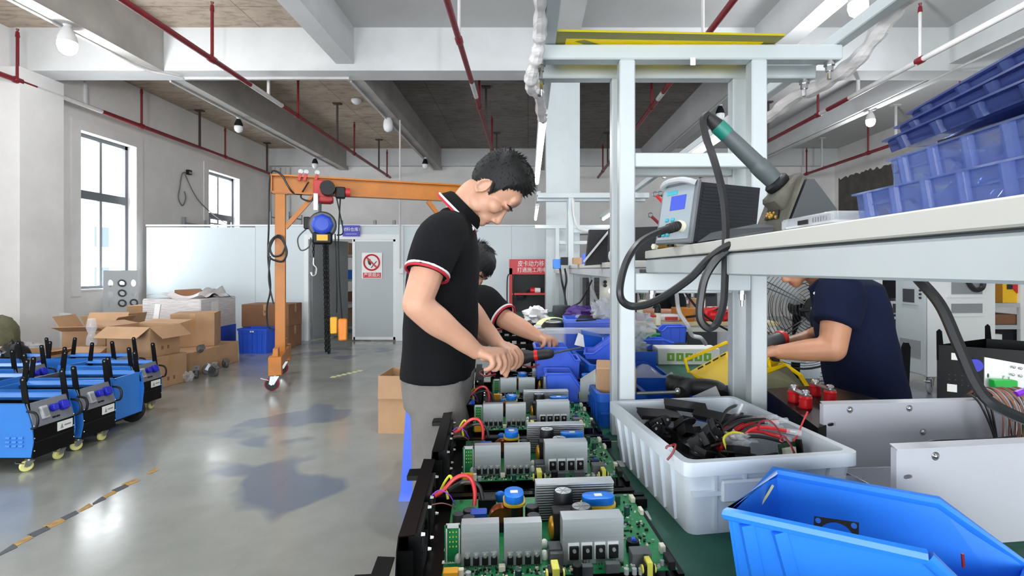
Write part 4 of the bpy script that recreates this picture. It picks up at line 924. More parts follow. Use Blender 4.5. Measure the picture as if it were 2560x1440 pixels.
def make_unit(lab):
    t = thing('power_unit', lab, 'power unit'); ORG[t.name] = V((0, 0, 0))
    ul, ur, vf, vb = -.072, .446, -.03, .365
    MB().bx(ul, ur, vf, vb, 0, .003).build('tray_floor', 'black_metal', t, False)
    MB().bx(ul, ur, vb - .003, vb, .003, .028).bx(ul, ur, vb - .02, vb - .003, .025, .028).build('tray_rear', 'black_metal', t, False)
    MB().bx(ul, ur - .03, vf, vf + .003, .003, .022).build('tray_front', 'black_metal', t, False)
    MB().bx(ur - .012, ur, vf + .05, vb, .003, .014).bx(ur - .05, ur + .02, vb - .06, vb - .045, .003, .024).bx(ur - .05, ur + .02, vb - .035, vb - .02, .003, .024).build('side_rail', 'black_metal', t, False)
    for z in (.012, .022): pass
    # fan panel
    pn = MB().prism([(ul, vf, 0), (ul, vb, 0), (ul, vb, .115), (ul, vf + .03, .115), (ul, vf + .012, .1), (ul, vf, .06)], (-.002, 0, 0))
    pn.prism([(ul, vf + .03, .113), (ul + .026, vf + .034, .113), (ul + .026, vb - .004, .113), (ul, vb, .113)], (0, 0, .002)); pn.prism([(ul, vf, .0), (ul + .028, vf, 0), (ul + .028, vf, .06), (ul + .026, vf + .012, .098), (ul, vf + .012, .098)], (0, .002, 0))
    pn.build('fan_panel', 'black_metal', t, False)
    for k in range(3): MB().sph((ul - .003, .05 + .12 * k, .09 - .02 * (k % 2)), .005, 8, 5).build('panel_screw', 'chrome', t)
    for vc in (.085, .235):
        fr = MB(); plate_holes(fr, V((ul + .012, vc - .06, .008)), V((0, .12, 0)), V((0, 0, .1)), [(.5, .5, .47, .47)], V((.022, 0, 0)), 20)
        f = fr.build('fan', 'black_plastic', t, False); c = V((ul + .022, vc, .058))
        hb = MB().cyl(c + V((-.008, 0, 0)), c + V((.01, 0, 0)), .019, n=14)
        for k in range(7):
            a = 2 * math.pi * k / 7; d = V((0, math.cos(a), math.sin(a))); e = V((0, -math.sin(a), math.cos(a)))
            hb.prism([c + d * .017 + e * .006 + V((.005, 0, 0)), c + d * .017 - e * .006 - V((.005, 0, 0)), c + d * .042 - e * .012 - V((.006, 0, 0)), c + d * .044 + e * .012 + V((.006, 0, 0))], V((.0012, 0, 0)))
        hb.build('fan_rotor', 'dark_grey', f)
        for dy in (-.053, .053):
            for z in (.016, .1): MB().cyl((ul + .034, vc + dy, z), (ul + .041, vc + dy, z), .0048, .0035, 8).build('fan_screw', 'chrome', f)
    MB().bx(ul - .034, ul - .002, vb - .06, vb - .02, .086, .1, .002).build('side_tab', 'black_metal', t, False)
    # board
    MB().bx(0, .4245, 0, .313, BZ - .0016, BZ).build('circuit_board', 'pcb', t, False)
    for u, v in ((.012, .012), (.41, .01), (.41, .3), (.02, .3)): MB().cyl((u, v, 0), (u, v, BZ), .004, n=8).cyl((u, v, BZ), (u, v, BZ + .003), .005, n=8).build('standoff', 'chrome', t)
    # tall heat sinks with screwed transistors
    def sink(pl, pr, h, th, name='heat_sink'):
        a, b = U(*pl, h), U(*pr, h); v = (a.y + b.y) / 2; mb = MB().bx(a.x, b.x, v, v + .004, BZ + .001, BZ + h).bx(a.x, b.x, v + .004, v + th, BZ + h - .004, BZ + h)
        n = 9
        for k in range(n): q = a.x + (b.x - a.x - .002) * k / (n - 1); mb.bx(q, q + .002, v + .004, v + th, BZ + .004, BZ + h - .004)
        o = mb.build(name, 'alu', t, False); return a.x, b.x, v
    for k, (pl, pr, n, h, th) in enumerate((((1153, 1310), (1248, 1308), 4, .078, .022), ((1260, 1308), (1355, 1306), 4, .078, .022), ((1407, 1300), (1559, 1293), 4, .084, .034))):
        x0, x1, v = sink(pl, pr, h, th); big = k == 2
        bw, bh = (.0175, .024) if big else (.0112, .0145); z0 = BZ + (.012 if big else .004); u0 = x0 + (x1 - x0) * (.18 if big else .16); du = (x1 - x0) * (.215 if big else .235)
        tr = MB().bx(u0 - bw / 2, u0 + bw / 2, v - .006, v - .0015, z0, z0 + bh, .0008); o = tr.build('transistor', 'black_plastic', t, False)
        if big: MB().bx(u0 - bw / 2 - .002, u0 + bw / 2 + .001, v - .0015, v - .0001, z0 - .002, z0 + bh + .005).build('insulator_pad', 'silk', o, False); MB().cyl((u0, v - .009, z0 + bh * .72), (u0, v - .004, z0 + bh * .72), .0034, n=10).build('screw', 'solder', o)
        else: MB().bx(u0 - bw / 2, u0 + bw / 2, v - .0018, v - .0003, z0 + bh * .9, z0 + bh + .0065).build('tab', 'solder', o, False); MB().cyl((u0, v - .006, z0 + bh + .0015), (u0, v - .0015, z0 + bh + .0015), .0032, n=10).build('screw', 'solder', o)
        lg = MB()
        for q in (-1, 0, 1): lg.bx(u0 + q * bw * .3 - .0005, u0 + q * bw * .3 + .0005, v - .0045, v - .0035, BZ - .004, z0)
        lg.build('lead_pin', 'solder', o, False)
        rep(o, [(du * q, 0, 0) for q in range(1, n)])
    # finned heat sink at the rear
    a, b, c = U(1341, 1214, .083), U(1533, 1201, .083), U(1341, 1201, .083); vq = (a.y + b.y) / 2
    mb = MB().bx(a.x, b.x, vq + .02, vq + .03, BZ, BZ + .083); n = 15
    for k in range(n): z = BZ + .004 + (.079 - .004) * k / (n - 1); mb.bx(a.x, b.x, vq + .003 * (k < n - 1), vq + .02, z, z + (.0022 if k < n - 1 else .004))
    mb.build('finned_heat_sink', 'alu', t, False)
    # wound parts with blue tape
    for px, py, h, wx, wy in ((1285, 1229, .072, .04, .056), (1495, 1237, .07, .068, .036)):
        p = U(px, py, h); r = min(wx, wy) / 2
        def stad(w_, d_, z, r_):
            out = []
            for sx, sy, a0 in ((1, 1, 0), (-1, 1, 90), (-1, -1, 180), (1, -1, 270)):
                for k in range(5): a = R(a0 + 22.5 * k); out.append(V((p.x + sx * (w_ / 2 - r_) + r_ * math.cos(a), p.y + sy * (d_ / 2 - r_) + r_ * math.sin(a), z)))
            return out
        zt = BZ + h
        o = MB().loft([stad(wx, wy, zt - .015, r), stad(wx, wy, zt - .001, r), stad(wx - .003, wy - .003, zt, r - .0015)]).build('choke_top', 'tape_blue', t)
        MB().bx(p.x - .008, p.x + .008, p.y - .006, p.y + .006, zt, zt + .0006).build('paper_label', 'label_white', o, False)
        MB().loft([stad(wx + .006, wy + .006, zt - .021, r), stad(wx + .006, wy + .006, zt - .016, r)]).build('bobbin', 'bobbin_yellow', o)
        MB().loft([stad(wx - .002, wy - .002, BZ, r - .001), stad(wx - .002, wy - .002, zt - .021, r - .001)]).build('winding', 'copper', o); MB().bx(p.x - .007, p.x + .007, p.y - wy / 2 - .004, p.y + wy / 2 + .004, BZ, zt - .022).build('core', 'black_plastic', o, False)
    p = U(1254, 1280, .035); MB().lathe((p.x, p.y - .012, BZ + .022), (0, 1, 0), [(.016, 0), (.027, 0), (.029, .012), (.027, .026), (.016, .026)], 18).build('copper_coil', 'copper', t)
    MB().bx(p.x - .03, p.x + .03, p.y - .016, p.y + .018, BZ, BZ + .018).build('coil_core', 'black_plastic', t, False)
    for px, py, h, r, m_ in ((1408, 1226, .078, .0205, 'black_plastic'), (1453, 1265, .068, .0215, 'black_plastic'), (1174, 1274, .045, .014, 'black_plastic'), (1172, 1292, .043, .014, 'black_plastic'), (1330, 1265, .045, .0145, 'black_plastic'), (1334, 1287, .044, .0145, 'black_plastic'), (1147, 1284, .04, .013, 'dark_grey')):
        p = U(px, py, h); o = MB().lathe((p.x, p.y, BZ), (0, 0, 1), [(r * .93, 0), (r, .003), (r, h - .003), (r * .94, h - .0005), (r * .85, h - .001)], 20).build('capacitor', m_, t)
        MB().cyl((p.x, p.y, BZ + h - .004), (p.x, p.y, BZ + h + .0002), r * .84, n=20).build('capacitor_top', 'chrome' if r > .018 else 'dark_grey', o)
        if r > .018:
            for q in range(3): MB().box((p.x, p.y, BZ + h + .0005), (r * 1.5, .0008, .0006), rotz(q * math.pi / 3)).build('vent_score', 'mid_grey', o, False)
            MB().lathe((p.x, p.y, BZ), (0, 0, 1), [(r + .0003, h * .3), (r + .0003, h * .8)], 20, False).build('sleeve_print', 'black_rubber', o)
    p = U(1408, 1270, .062); MB().bx(p.x - .022, p.x + .02, p.y - .02, p.y + .014, BZ, BZ + .062, .002).build('transformer', 'black_plastic', t, False)
    MB().sph((p.x - .024, p.y - .006, BZ + .026), (.008, .014, .024), 10, 8).build('transformer_winding', 'gold_wire', t)
    p = U(1197, 1276, .046); MB().bx(p.x - .017, p.x + .017, p.y - .012, p.y + .012, BZ, BZ + .046, .002).build('relay', 'terminal_blue', t, False)
    p = U(1252, 1262, .02); MB().sph((p.x, p.y + .03, BZ + .024), (.014, .006, .014), 12, 8).build('disc_varistor', 'tape_blue', t)
    p = U(1218, 1246, .03); MB().bx(p.x - .02, p.x + .02, p.y - .014, p.y + .014, BZ, BZ + .034, .002).build('connector_block', 'black_plastic', t, False)
    # small board standing on edge with the slotted cover
    p = U(1133, 1310, .07); o = MB().bx(p.x - .016, p.x + .016, p.y - .0008, p.y + .0008, BZ, BZ + .068).build('display_board', 'pcb', t, False)
    fr = MB().bx(p.x - .013, p.x - .0105, p.y - .008, p.y - .003, BZ + .0, BZ + .072).bx(p.x + .0105, p.x + .013, p.y - .008, p.y - .003, BZ + .0, BZ + .072).bx(p.x - .013, p.x + .013, p.y - .008, p.y - .001, BZ + .066, BZ + .072); fr.build('clear_cover', 'light_grey', o, False)
    lm = MB()
    for i in range(3):
        for j in range(4): lm.bx(p.x - .007 + .006 * i, p.x - .005 + .006 * i, p.y - .003, p.y - .0008, BZ + .028 + .009 * j, BZ + .03 + .009 * j)
    lm.build('led_row', 'yellow_tape', o, False)
    # front edge parts
    for px, py, h, w_, d_, m_, nm in ((1127, 1424, .024, .026, .017, 'amber', 'film_capacitor'), (1151, 1421, .02, .012, .009, 'ivory', 'white_connector'), (1255, 1412, .011, .012, .01, 'ivory', 'thermal_block'), (1386, 1362, .03, .024, .028, 'dark_grey', 'film_capacitor'), (1390, 1376, .026, .024, .02, 'hoist_grey', 'film_capacitor'), (1465, 1412, .018, .024, .012, 'hoist_grey', 'film_capacitor'), (1531, 1405, .018, .026, .012, 'hoist_grey', 'film_capacitor'), (1600, 1374, .03, .036, .026, 'hoist_grey', 'film_capacitor'), (1655, 1360, .016, .01, .014, 'ivory', 'white_connector'), (1673, 1392, .016, .012, .034, 'black_plastic', 'pin_header'), (1580, 1240, .012, .01, .022, 'ivory', 'white_connector'), (1602, 1270, .012, .008, .02, 'ivory', 'white_connector')):
        p = U(px, py, h); MB().bx(p.x - w_ / 2, p.x + w_ / 2, p.y - d_ / 2, p.y + d_ / 2, BZ, BZ + h, .001).build(nm, m_, t, False)
    for px, py, h, r, m_ in ((1444, 1410, .026, .0085, 'black_plastic'), (1296, 1423, .016, .0062, 'dark_green_cap'), (1544, 1238, .02, .0065, 'dark_green_cap'), (1567, 1265, .02, .007, 'dark_green_cap'), (1566, 1420, .011, .0045, 'light_grey'), (1586, 1420, .011, .0045, 'light_grey'), (1602, 1420, .011, .0045, 'light_grey'), (1582, 1410, .011, .0045, 'light_grey'), (1597, 1407, .011, .0045, 'light_grey'), (1655, 1400, .009, .004, 'mid_grey'), (1171, 1429, .01, .005, 'light_grey')):
        p = U(px, py, h); MB().lathe((p.x, p.y, BZ), (0, 0, 1), [(r, 0), (r, h * .95), (r * .8, h)], 12).build('small_capacitor', m_, t)
    for px, py, h, s in ((1388, 1410, .034, 1.15), (1621, 1398, .03, .9)):       # yellow taped pulse transformers
        p = U(px, py, h); o = MB().bx(p.x - .011 * s, p.x + .011 * s, p.y - .01 * s, p.y + .01 * s, BZ, BZ + h * .8, .002).build('pulse_transformer', 'black_plastic', t, False)
        MB().bx(p.x - .0055 * s, p.x + .0055 * s, p.y - .0125 * s, p.y + .0125 * s, BZ, BZ + h, .001).build('yellow_tape', 'yellow_tape', o, False); MB().cyl((p.x - .014 * s, p.y, BZ + h * .45), (p.x + .014 * s, p.y, BZ + h * .45), .008 * s, n=12).build('yellow_winding', 'yellow_tape', o)
    p = U(1582, 1350, .022); MB().lathe((p.x, p.y, BZ + .0), (0, 0, 1), [(.012, 0), (.014, .01), (.012, .022)], 12).build('inductor', 'black_plastic', t); MB().cyl((p.x + .001, p.y - .006, BZ + .0225), (p.x + .001, p.y + .004, BZ + .0225), .005, n=8).build('inductor_mark', 'terminal_blue', t)
    gb_ = MB()
    for px, py in ((1149, 1374), (1147, 1396), (1361, 1360), (1361, 1388), (1150, 1384)): p = U(px, py, .006); gb_.sph((p.x, p.y, BZ + .005), (.008, .008, .011), 10, 7)
    gb_.build('glue_drops', 'glue', t)['kind'] = 'stuff'
    random.seed(21); sm = MB()
    for k in range(260):
        if k < 150: u, v = random.uniform(.02, .26), random.uniform(.003, .026)
        elif k < 180: u, v = random.uniform(.26, .4), random.uniform(.003, .02)
        else: u, v = random.uniform(.345, .412), random.uniform(.07, .27)
        w_ = random.uniform(.001, .003); sm.mat(random.choice((0, 0, 1, 1, 2))).bx(u - w_, u + w_, v - w_ * .6, v + w_ * .6, BZ, BZ + random.uniform(.001, .005))
    o = sm.build('surface_parts', ['black_plastic', 'solder', 'ivory'], t, False); o['kind'] = 'stuff'
    for u, v, a, b in ((.375, .17, .012, .012), (.372, .25, .012, .007), (.39, .21, .008, .012), (.365, .14, .02, .003)): MB().bx(u - a / 2, u + a / 2, v - b / 2, v + b / 2, BZ, BZ + .002).build('chip', 'black_plastic', t, False)
    M2 = Matrix(((-1, 0, 0), (0, -1, 0), (0, 0, 1)))
    for (px, py), s in (((1131, 1373), 'BAT+'), ((1127, 1404), 'BAT-')):
        p = U(px, py, .0006); MB().bx(p.x - .016, p.x + .016, p.y - .005, p.y + .005, BZ, BZ + .0004).build('silk_label', 'silk', t, False); text(s, .008, M2, (p.x, p.y, BZ + .0006), 'pcb_dark', t, ext=.0002)
    # wires from the fan panel
    def wire(name, pts, r, m_): MB().tube(cat([UW(*q) for q in pts], 8), r, 7).build(name, m_, t)
    wire('red_wire', [(1086, 1240, 1.08), (1108, 1226, 1.09), (1135, 1198, 1.1), (1160, 1188, 1.1), (1178, 1198, 1.1), (1187, 1228, 1.09), (1186, 1264, 1.08)], .0045, 'wire_red')
    wire('black_wire', [(1120, 1226, 1.1), (1150, 1208, 1.12), (1176, 1204, 1.12), (1198, 1216, 1.12), (1207, 1250, 1.11)], .0045, 'cable_black')
    wire('earth_wire', [(1098, 1232, 1.12), (1112, 1205, 1.13), (1124, 1190, 1.13), (1129, 1200, 1.12), (1118, 1226, 1.11), (1120, 1248, 1.1)], .003, 'wire_yellow')
    wire('fan_lead', [(1080, 1238, 1.05), (1098, 1226, 1.05), (1122, 1236, 1.05), (1138, 1262, 1.06)], .0012, 'wire_purple'); wire('fan_lead', [(1080, 1262, 1.03), (1105, 1258, 1.03), (1128, 1264, 1.04), (1138, 1272, 1.05)], .0012, 'wire_brown')
    return t
UN = [(0, 0, 'open power unit with green circuit board nearest the camera'), (-.019, .415, 'second open power unit from the camera'), (-.033, .83, 'third open power unit from the camera'), (.004, 1.245, 'fourth open power unit, under the hands of the near worker'), (.012, -.425, 'power unit cut off by the bottom edge, only its black fan panel showing')]
u0 = make_unit(UN[0][2])
for i, (dx, dy, lab) in enumerate(UN):
    if i == 0: u0.location = UA; u0.rotation_euler = (0, 0, UY); u0['group'] = 'open power units in a row'
    else: dup(u0, UA + V((dx, dy, 0)), UY, lab, 'open power units in a row')
# bare black trays farther along the bench
def tray(lab, c, yaw, w=.5, d=.36, h=.1, z=BT, sd=1):
    t = thing('empty_tray', lab, 'chassis', (c[0], c[1], z)); t.rotation_euler = (0, 0, R(yaw)); ORG[t.name] = V((0, 0, 0)); random.seed(sd)
    MB().bx(-w / 2, w / 2, -d / 2, d / 2, 0, .003).bx(-w / 2, w / 2, d / 2 - .003, d / 2, .003, h).bx(-w / 2, w / 2, -d / 2, -d / 2 + .003, .003, h * .35).build('tray_body', 'black_metal', t, False)
    MB().bx(-w / 2, -w / 2 + .003, -d / 2, d / 2, .003, h * 1.15).bx(-w / 2, -w / 2 + .025, -d / 2, d / 2, h * 1.15, h * 1.17).build('fan_panel', 'black_metal', t, False)
    for i in range(7): MB().bx(-w * .4 + w * .12 * i, -w * .4 + w * .12 * i + random.uniform(.025, .05), d / 2 - .0045, d / 2 - .003, random.uniform(.02, .045), random.uniform(.055, .085)).build('cut_out', 'slot_white', t, False)
    for i in range(6):
        u, v = random.uniform(-w * .4, w * .4), random.uniform(-d * .35, d * .2); MB().bx(u - .003, u + .003, v - .003, v + .003, .003, random.uniform(.02, .05)).build('stud', 'black_metal', t, False)
    for k in range(3): 
        p = [V((random.uniform(-w * .3, w * .3), random.uniform(-d * .3, d * .2), random.uniform(.02, .08))) for _ in range(5)]; MB().tube(cat(p, 6), .005, 5).build('loose_lead', 'cable_black', t)
    return t
for k, (x, y, lab) in enumerate(((.06, 2.62, 'bare black tray just behind the near worker\'s hands'), (.05, 3.03, 'bare black tray under the far worker\'s forearm'), (.04, 3.42, 'third bare black tray along the bench'), (.03, 3.81, 'fourth bare black tray along the bench'), (.02, 4.2, 'farthest bare black tray beside the white mask'))): tray(lab, (x, y), 4, h=.11, sd=k + 4)
# bare black trays' loose stuff: screwdriver and red leads
t = thing('power_screwdriver', 'black electric screwdriver with a red band lying behind the hands', 'screwdriver', W(1340, 895, 2.15))
a, b = W(1272, 897, 2.18), W(1376, 884, 2.15); d = (b - a).normalized()
MB().lathe(a, d, [(.012, 0), (.03, .02), (.034, .05), (.028, .085), (.022, .1), (.022, .16), (.019, .185), (.01, .195)], 16).build('grip', 'black_rubber', t); MB().lathe(a + d * .112, d, [(.0226, 0), (.0226, .016)], 16).build('red_band', 'red_paint', t); MB().cyl(a + d * .19, W(1452, 869, 2.12), .004, n=8).build('blade', 'dark_grey', t)
solo(MB().tube(cat([W(1240, 935, 2.1), W(1215, 940, 2.12), W(1200, 930, 2.2), (-.18, 2.4, .85), (-.05, 2.45, .86), W(1330, 918, 2.3), W(1356, 905, 2.3)], 7), .004, 6), 'loose_wire', 'wire_dkred', 'dark red wire looping behind the fourth power unit', 'wire')
# ------------------------------------------------------------------ white parts crate and its contents
CW = V((.498, 1.372, BT)); CA = R(9)
crate = rib_crate('white plastic crate full of sockets and wires on the near bench', (CW.x, CW.y), .4, .5, .168, 9, BT, 'crate_white', nrib=(5, 7), taper=.93, wall=.008)
MC = rotz(CA); C_ = lambda x, y, z: CW + MC @ V((x, y, z))
MB().bx(-.125, .035, -.262, -.236, .078, .125, .004).build('label_holder', 'crate_white', crate, False)
lb = MB().bx(-.1, .0, -.2455, -.2435, .012, .074).build('paper_label', 'tape_cream', crate, False)
for z in (.056, .046, .036, .026): MB().bx(-.094, -.006, -.2462, -.2455, z, z + .0008).build('ruled_line', 'ink', crate, False)
text('物料标识', .011, XYZ_F, (-.05, -.247, .065), 'ink', crate, ext=.0002)
MB().grid(lambda u, v: C_(.06 + .15 * u, -.262 - .004 * math.sin(9 * u), .12 - .1 * v * (.5 + .5 * u)), 8, 6).build('x', 'clear_film', None).name = 'plastic_bag'
o = bpy.data.objects['plastic_bag']; tg = {'label': 'torn clear plastic bag over the front corner of the white crate', 'category': 'bag'}
for k_, v_ in tg.items(): o[k_] = v_
def inlet():
    t = thing('power_inlet', 'x', 'socket'); ORG[t.name] = V((0, 0, 0))
    pl = [(-.036, 0), (-.03, .009), (-.018, .014), (.018, .014), (.03, .009), (.036, 0), (.03, -.009), (.018, -.014), (-.018, -.014), (-.03, -.009)]
    MB().prism([(x, y, 0) for x, y in pl], (0, 0, .003)).build('flange', 'black_plastic', t, False)
    h = MB()
    for x0, x1, y0, y1 in ((-.017, -.0145, -.012, .012), (.0145, .017, -.012, .012), (-.0145, .0145, -.012, -.0095), (-.0145, .0145, .0095, .012)): h.bx(x0, x1, y0, y1, .003, .014)
    h.bx(-.0145, .0145, -.0095, .0095, .0032, .0045).bx(-.014, .014, -.01, .01, -.022, 0).build('shroud', 'black_plastic', t, False)
    for x, y in ((-.007, -.002), (0, .003), (.007, -.002)): MB().bx(x - .001, x + .001, y - .002, y + .002, .0045, .013).build('pin', 'chrome', t, False)
    for x in (-.027, .027): MB().cyl((x, 0, .003), (x, 0, .0036), .003, n=8).build('hole', 'mid_grey', t)
    return t
i0 = inlet(); random.seed(8)
IN = [(-.085, -.09, .135, (60, 20, 65), 'black power socket standing upright showing three pins'), (-.035, -.06, .15, (40, -15, 80), 'black power socket tipped on its corner beside the red wires'), (-.13, .02, .12, (80, 30, 20), 'black power socket at the left wall of the crate'), (-.07, .03, .135, (20, 40, 120), 'black power socket tilted over the middle of the heap'), (-.11, -.15, .12, (10, 20, 40), 'black power socket lowest at the front left corner'), (-.02, -.15, .12, (-20, 10, 10), 'black power socket at the front wall of the crate'), (.0, -.02, .125, (30, -30, 60), 'black power socket half under the wires'), (-.12, .1, .12, (70, -20, 10), 'black power socket at the back left of the crate'), (-.06, -.17, .105, (15, 0, 100), 'black power socket flat at the crate\'s near wall')]
for k, (x, y, z, e, lab) in enumerate(IN):
    o = i0 if k == 0 else dup(i0, (0, 0, 0)); o.location = C_(x, y, z); o.rotation_euler = [R(q) for q in e]; o.scale = (1.3, 1.3, 1.3); o.location.z += .018; o['label'] = lab; o['group'] = 'power sockets in the white crate'
MB_ = crumple((0, 0, 0), (.115, .2, .07), .3, 3, 2, 28, 18).xf(MC, C_(-.055, 0, .065)); solo(MB_, 'socket_heap', 'black_plastic', 'heap of black sockets under the topmost ones in the white crate', 'sockets', kind='stuff')
for k, (x, y, z, rz, lab) in enumerate(((-.1, .13, .15, 0, 'flat black display module at the back left of the white crate'), (-.0, .17, .16, -18, 'flat black display module at the back wall of the white crate'), (.05, .08, .15, -35, 'black module with a blue edged board in the white crate'))):
    t = thing('display_module', lab, 'module', C_(x, y, z)); ORG[t.name] = V((0, 0, 0)); t.rotation_euler = (R(12), R(6), CA + R(rz))
    MB().bx(-.06, .06, -.022, .022, 0, .012, .001).bx(-.062, .062, -.025, .025, .012, .014).build('case', 'black_plastic', t, False); MB().bx(-.05, .05, -.018, .018, -.006, 0).build('board', 'light_grey' if k < 2 else 'terminal_blue', t, False)
t = thing('relay_board', 'small green board in a black frame at the right wall of the white crate', 'circuit board', C_(.125, -.13, .13)); ORG[t.name] = V((0, 0, 0)); t.rotation_euler = (R(80), 0, CA + R(15))
MB().bx(-.03, .03, -.03, .02, -.002, 0).build('board', 'pcb_dark', t, False); MB().bx(-.02, .0, -.02, .01, 0, .012).bx(.004, .014, -.02, .01, 0, .012).build('relay_parts', 'ivory', t, False); MB().bx(.03, .036, -.035, .025, -.01, .014).bx(-.1, -.03, -.03, .0, -.012, -.004).build('frame', 'black_plastic', t, False)
random.seed(17)
for k in range(22):
    red = k % 2 == 0; y = -.12 + .011 * k; x1 = .14 + random.uniform(-.03, .02); z1 = .155 + random.uniform(-.02, .03)
    a, b = V((-.03 + random.uniform(-.02, .02), -.05 + random.uniform(-.05, .02), .13 + random.uniform(-.02, .01))), V((x1, y, z1)); m_ = (a + b) / 2 + V((0, random.uniform(-.02, .02), .025))
    t = thing('wire_lead', ('red' if red else 'black') + ' crimped wire lead in the white crate\'s bundle', 'wire', C_(*b), ('red' if red else 'black') + ' wire leads in the white crate')
    pts = cat([C_(*a), C_(*m_), C_(*b)], 6); MB().tube(pts, .0045, 6).build('wire', 'wire_red' if red else 'cable_black', t); d = (pts[-1] - pts[-2]).normalized()
    MB().cyl(pts[-1] - d * .008, pts[-1] + d * .026, .0064, .0074, 8).build('clear_boot', 'clear', t); MB().cyl(pts[-1], pts[-1] + d * .014, .0025, n=6).build('terminal', 'solder', t)
t = thing('wire_lead', 'black lead with a clear boot pointing up at the crate\'s back', 'wire', C_(.07, .05, .15)); p0, p1 = W(1838, 1048, 1.42), W(1856, 1010, 1.42); d = (p1 - p0).normalized(); MB().tube([p0 - d * .03, p0], .0034, 6).build('wire', 'cable_black', t); MB().cyl(p0, p1, .006, .004, 8).build('clear_boot', 'clear', t)
solo(crumple(C_(.015, -.09, .15), (.032, .024, .018), .6, 2.5, 3), 'wire_wrap', 'clear_film', 'crumpled clear film around the red wire bundle', 'film')
solo(MB().tube(cat([C_(-.03, -.14, .12), C_(-.035, -.11, .16), C_(0, -.09, .17), C_(.03, -.09, .165)], 6), .003, 6), 'yellow_wire', 'wire_yellow', 'yellow wire arching over the red bundle', 'wire')
def wr(name, pts, r, mt, lab, n=7): return solo(MB().tube(cat(pts, n), r, 6), name, mt, lab, 'wire')
wr('red_tie', [W(1668, 1150, 1.14), W(1682, 1132, 1.14), W(1689, 1112, 1.14), W(1680, 1113, 1.15), W(1668, 1116, 1.15), W(1665, 1122, 1.15)], .0025, 'wire_dkred', 'dark red tie wire over the crate\'s front left corner')
wr('red_tie', [W(1895, 1075, 1.25), W(1900, 1055, 1.26), W(1922, 1052, 1.26), W(1942, 1070, 1.24), W(1957, 1102, 1.21), W(1950, 1100, 1.21), W(1960, 1092, 1.21), W(1976, 1112, 1.19), W(1991, 1144, 1.18)], .0026, 'wire_dkred', 'dark red wire looping over the crate\'s front right rim')
wr('red_tie', [W(2019, 1029, 1.3), W(2004, 1062, 1.29), W(1996, 1085, 1.28), W(1983, 1102, 1.26)], .0022, 'wire_red', 'thin red wire sticking up at the crate\'s right rim')
for y, lab in ((1.2, 'white metal tab with a brass screw between board and crate'), (1.52, 'white metal tab behind the blue crate\'s foot')):
    t = thing('metal_tab', lab, 'bracket', (.245, y, BT)); MB().bx(.215, .285, y - .02, y + .02, BT, BT + .003).build('plate', 'light_grey', t, False); MB().cyl((.235, y, BT + .003), (.235, y, BT + .008), .006, n=6).build('screw', 'brass', t)
# ------------------------------------------------------------------ stacking bins
def stack_bin(lab, c, L, w, h, yaw, z, mt, front=.45, cut=.32, wall=.004, grp=None, name='storage_bin'):
    """open bin: back at x=0, low front at x=L, side walls slope down towards the front"""
    t = thing(name, lab, 'bin', (c[0], c[1], z), grp); t.rotation_euler = (0, 0, R(yaw)); ORG[t.name] = V((0, 0, 0)); b = .9
    MB().bx(L * .04, L * .97, -w / 2 * b, w / 2 * b, 0, wall).build('base', mt, t, False)
    MB().prism([(0, -w / 2, h), (0, w / 2, h), (L * .04, w / 2 * b, 0), (L * .04, -w / 2 * b, 0)], (wall, 0, 0)).bx(-.006, wall + .002, -w / 2 - .004, w / 2 + .004, h - .008, h + .004, .002).build('rear_wall', mt, t, False)
    for s in (-1, 1):
        q = lambda x, f: V((x, s * w / 2 * (b + (1 - b) * f), h * f))
        o = MB().prism([q(L * .04, 0), q(L * .97, 0), q(L, front), q(L * (1 - cut * .35), front), q(L * (1 - cut), 1), q(0, 1)], (0, -s * wall, 0)); o.build('side_wall', mt, t, False)
        MB().tube([q(0, 1), q(L * (1 - cut), 1), q(L * (1 - cut * .35), front), q(L, front)], .0055, 6).build('rim', mt, t)
        for k in (.25, .6): MB().bar(q(L * k, .05) + V((0, s * .002, 0)), q(L * k, .93) + V((0, s * .002, 0)), .007, .005).build('rib', mt, t, False)
    MB().prism([(L, -w / 2 * .95, h * front), (L, w / 2 * .95, h * front), (L * .97, w / 2 * b, 0), (L * .97, -w / 2 * b, 0)], (-wall, 0, 0)).build('front_wall', mt, t, False); MB().tube([(L, -w / 2 * .95, h * front), (L, w / 2 * .95, h * front)], .0055, 6).build('rim', mt, t)
    return t
# big bright bin in the right foreground, traced at rim height
t = thing('storage_bin', 'large bright blue open bin in the right foreground', 'bin', (.55, .9, BT)); zr = .905
T_, B_ = G(1818, 1284, zr), G(1936, 1180, zr); Tn, Bn = G(2318, 1392, zr), G(2345, 1256, zr)
dn = (Tn - T_).normalized(); db = (Bn - B_).normalized(); ax = ((dn + db) / 2).normalized(); Te = Tn + dn * .09; Be = Bn + db * .12
low = zr - .085; Te.z = low; Be.z = low
ce = (T_ + B_ + Te + Be) / 4
def inn(p, k=.1): q = p + (V((ce.x, ce.y, p.z)) - p) * k; return V((q.x, q.y, BT + .002))
def slab(mb, pts, n): mb.prism(pts, V(n)); return mb
def wallq(name, pts):
    P = [V(p) for p in pts]; n = (P[1] - P[0]).cross(P[-1] - P[0]).normalized(); c = sum(P, V()) / len(P)
    if n.dot(V((ce.x, ce.y, c.z)) - c) < 0: n = -n
    MB().prism(P, n * .005).build(name, 'bin_bright', t, False)
fT, fB, fTe, fBe = inn(T_), inn(B_), inn(Te, .06), inn(Be, .06)
wallq('rear_wall', [T_, B_, fB, fT]); wallq('side_wall', [B_, Bn, Be, fBe, fB]); wallq('side_wall', [T_, Tn, Te, fTe, fT]); wallq('front_wall', [Te, Be, fBe, fTe]); MB().prism([fT, fB, fBe, fTe], (0, 0, .005)).build('base', 'bin_bright', t, False)
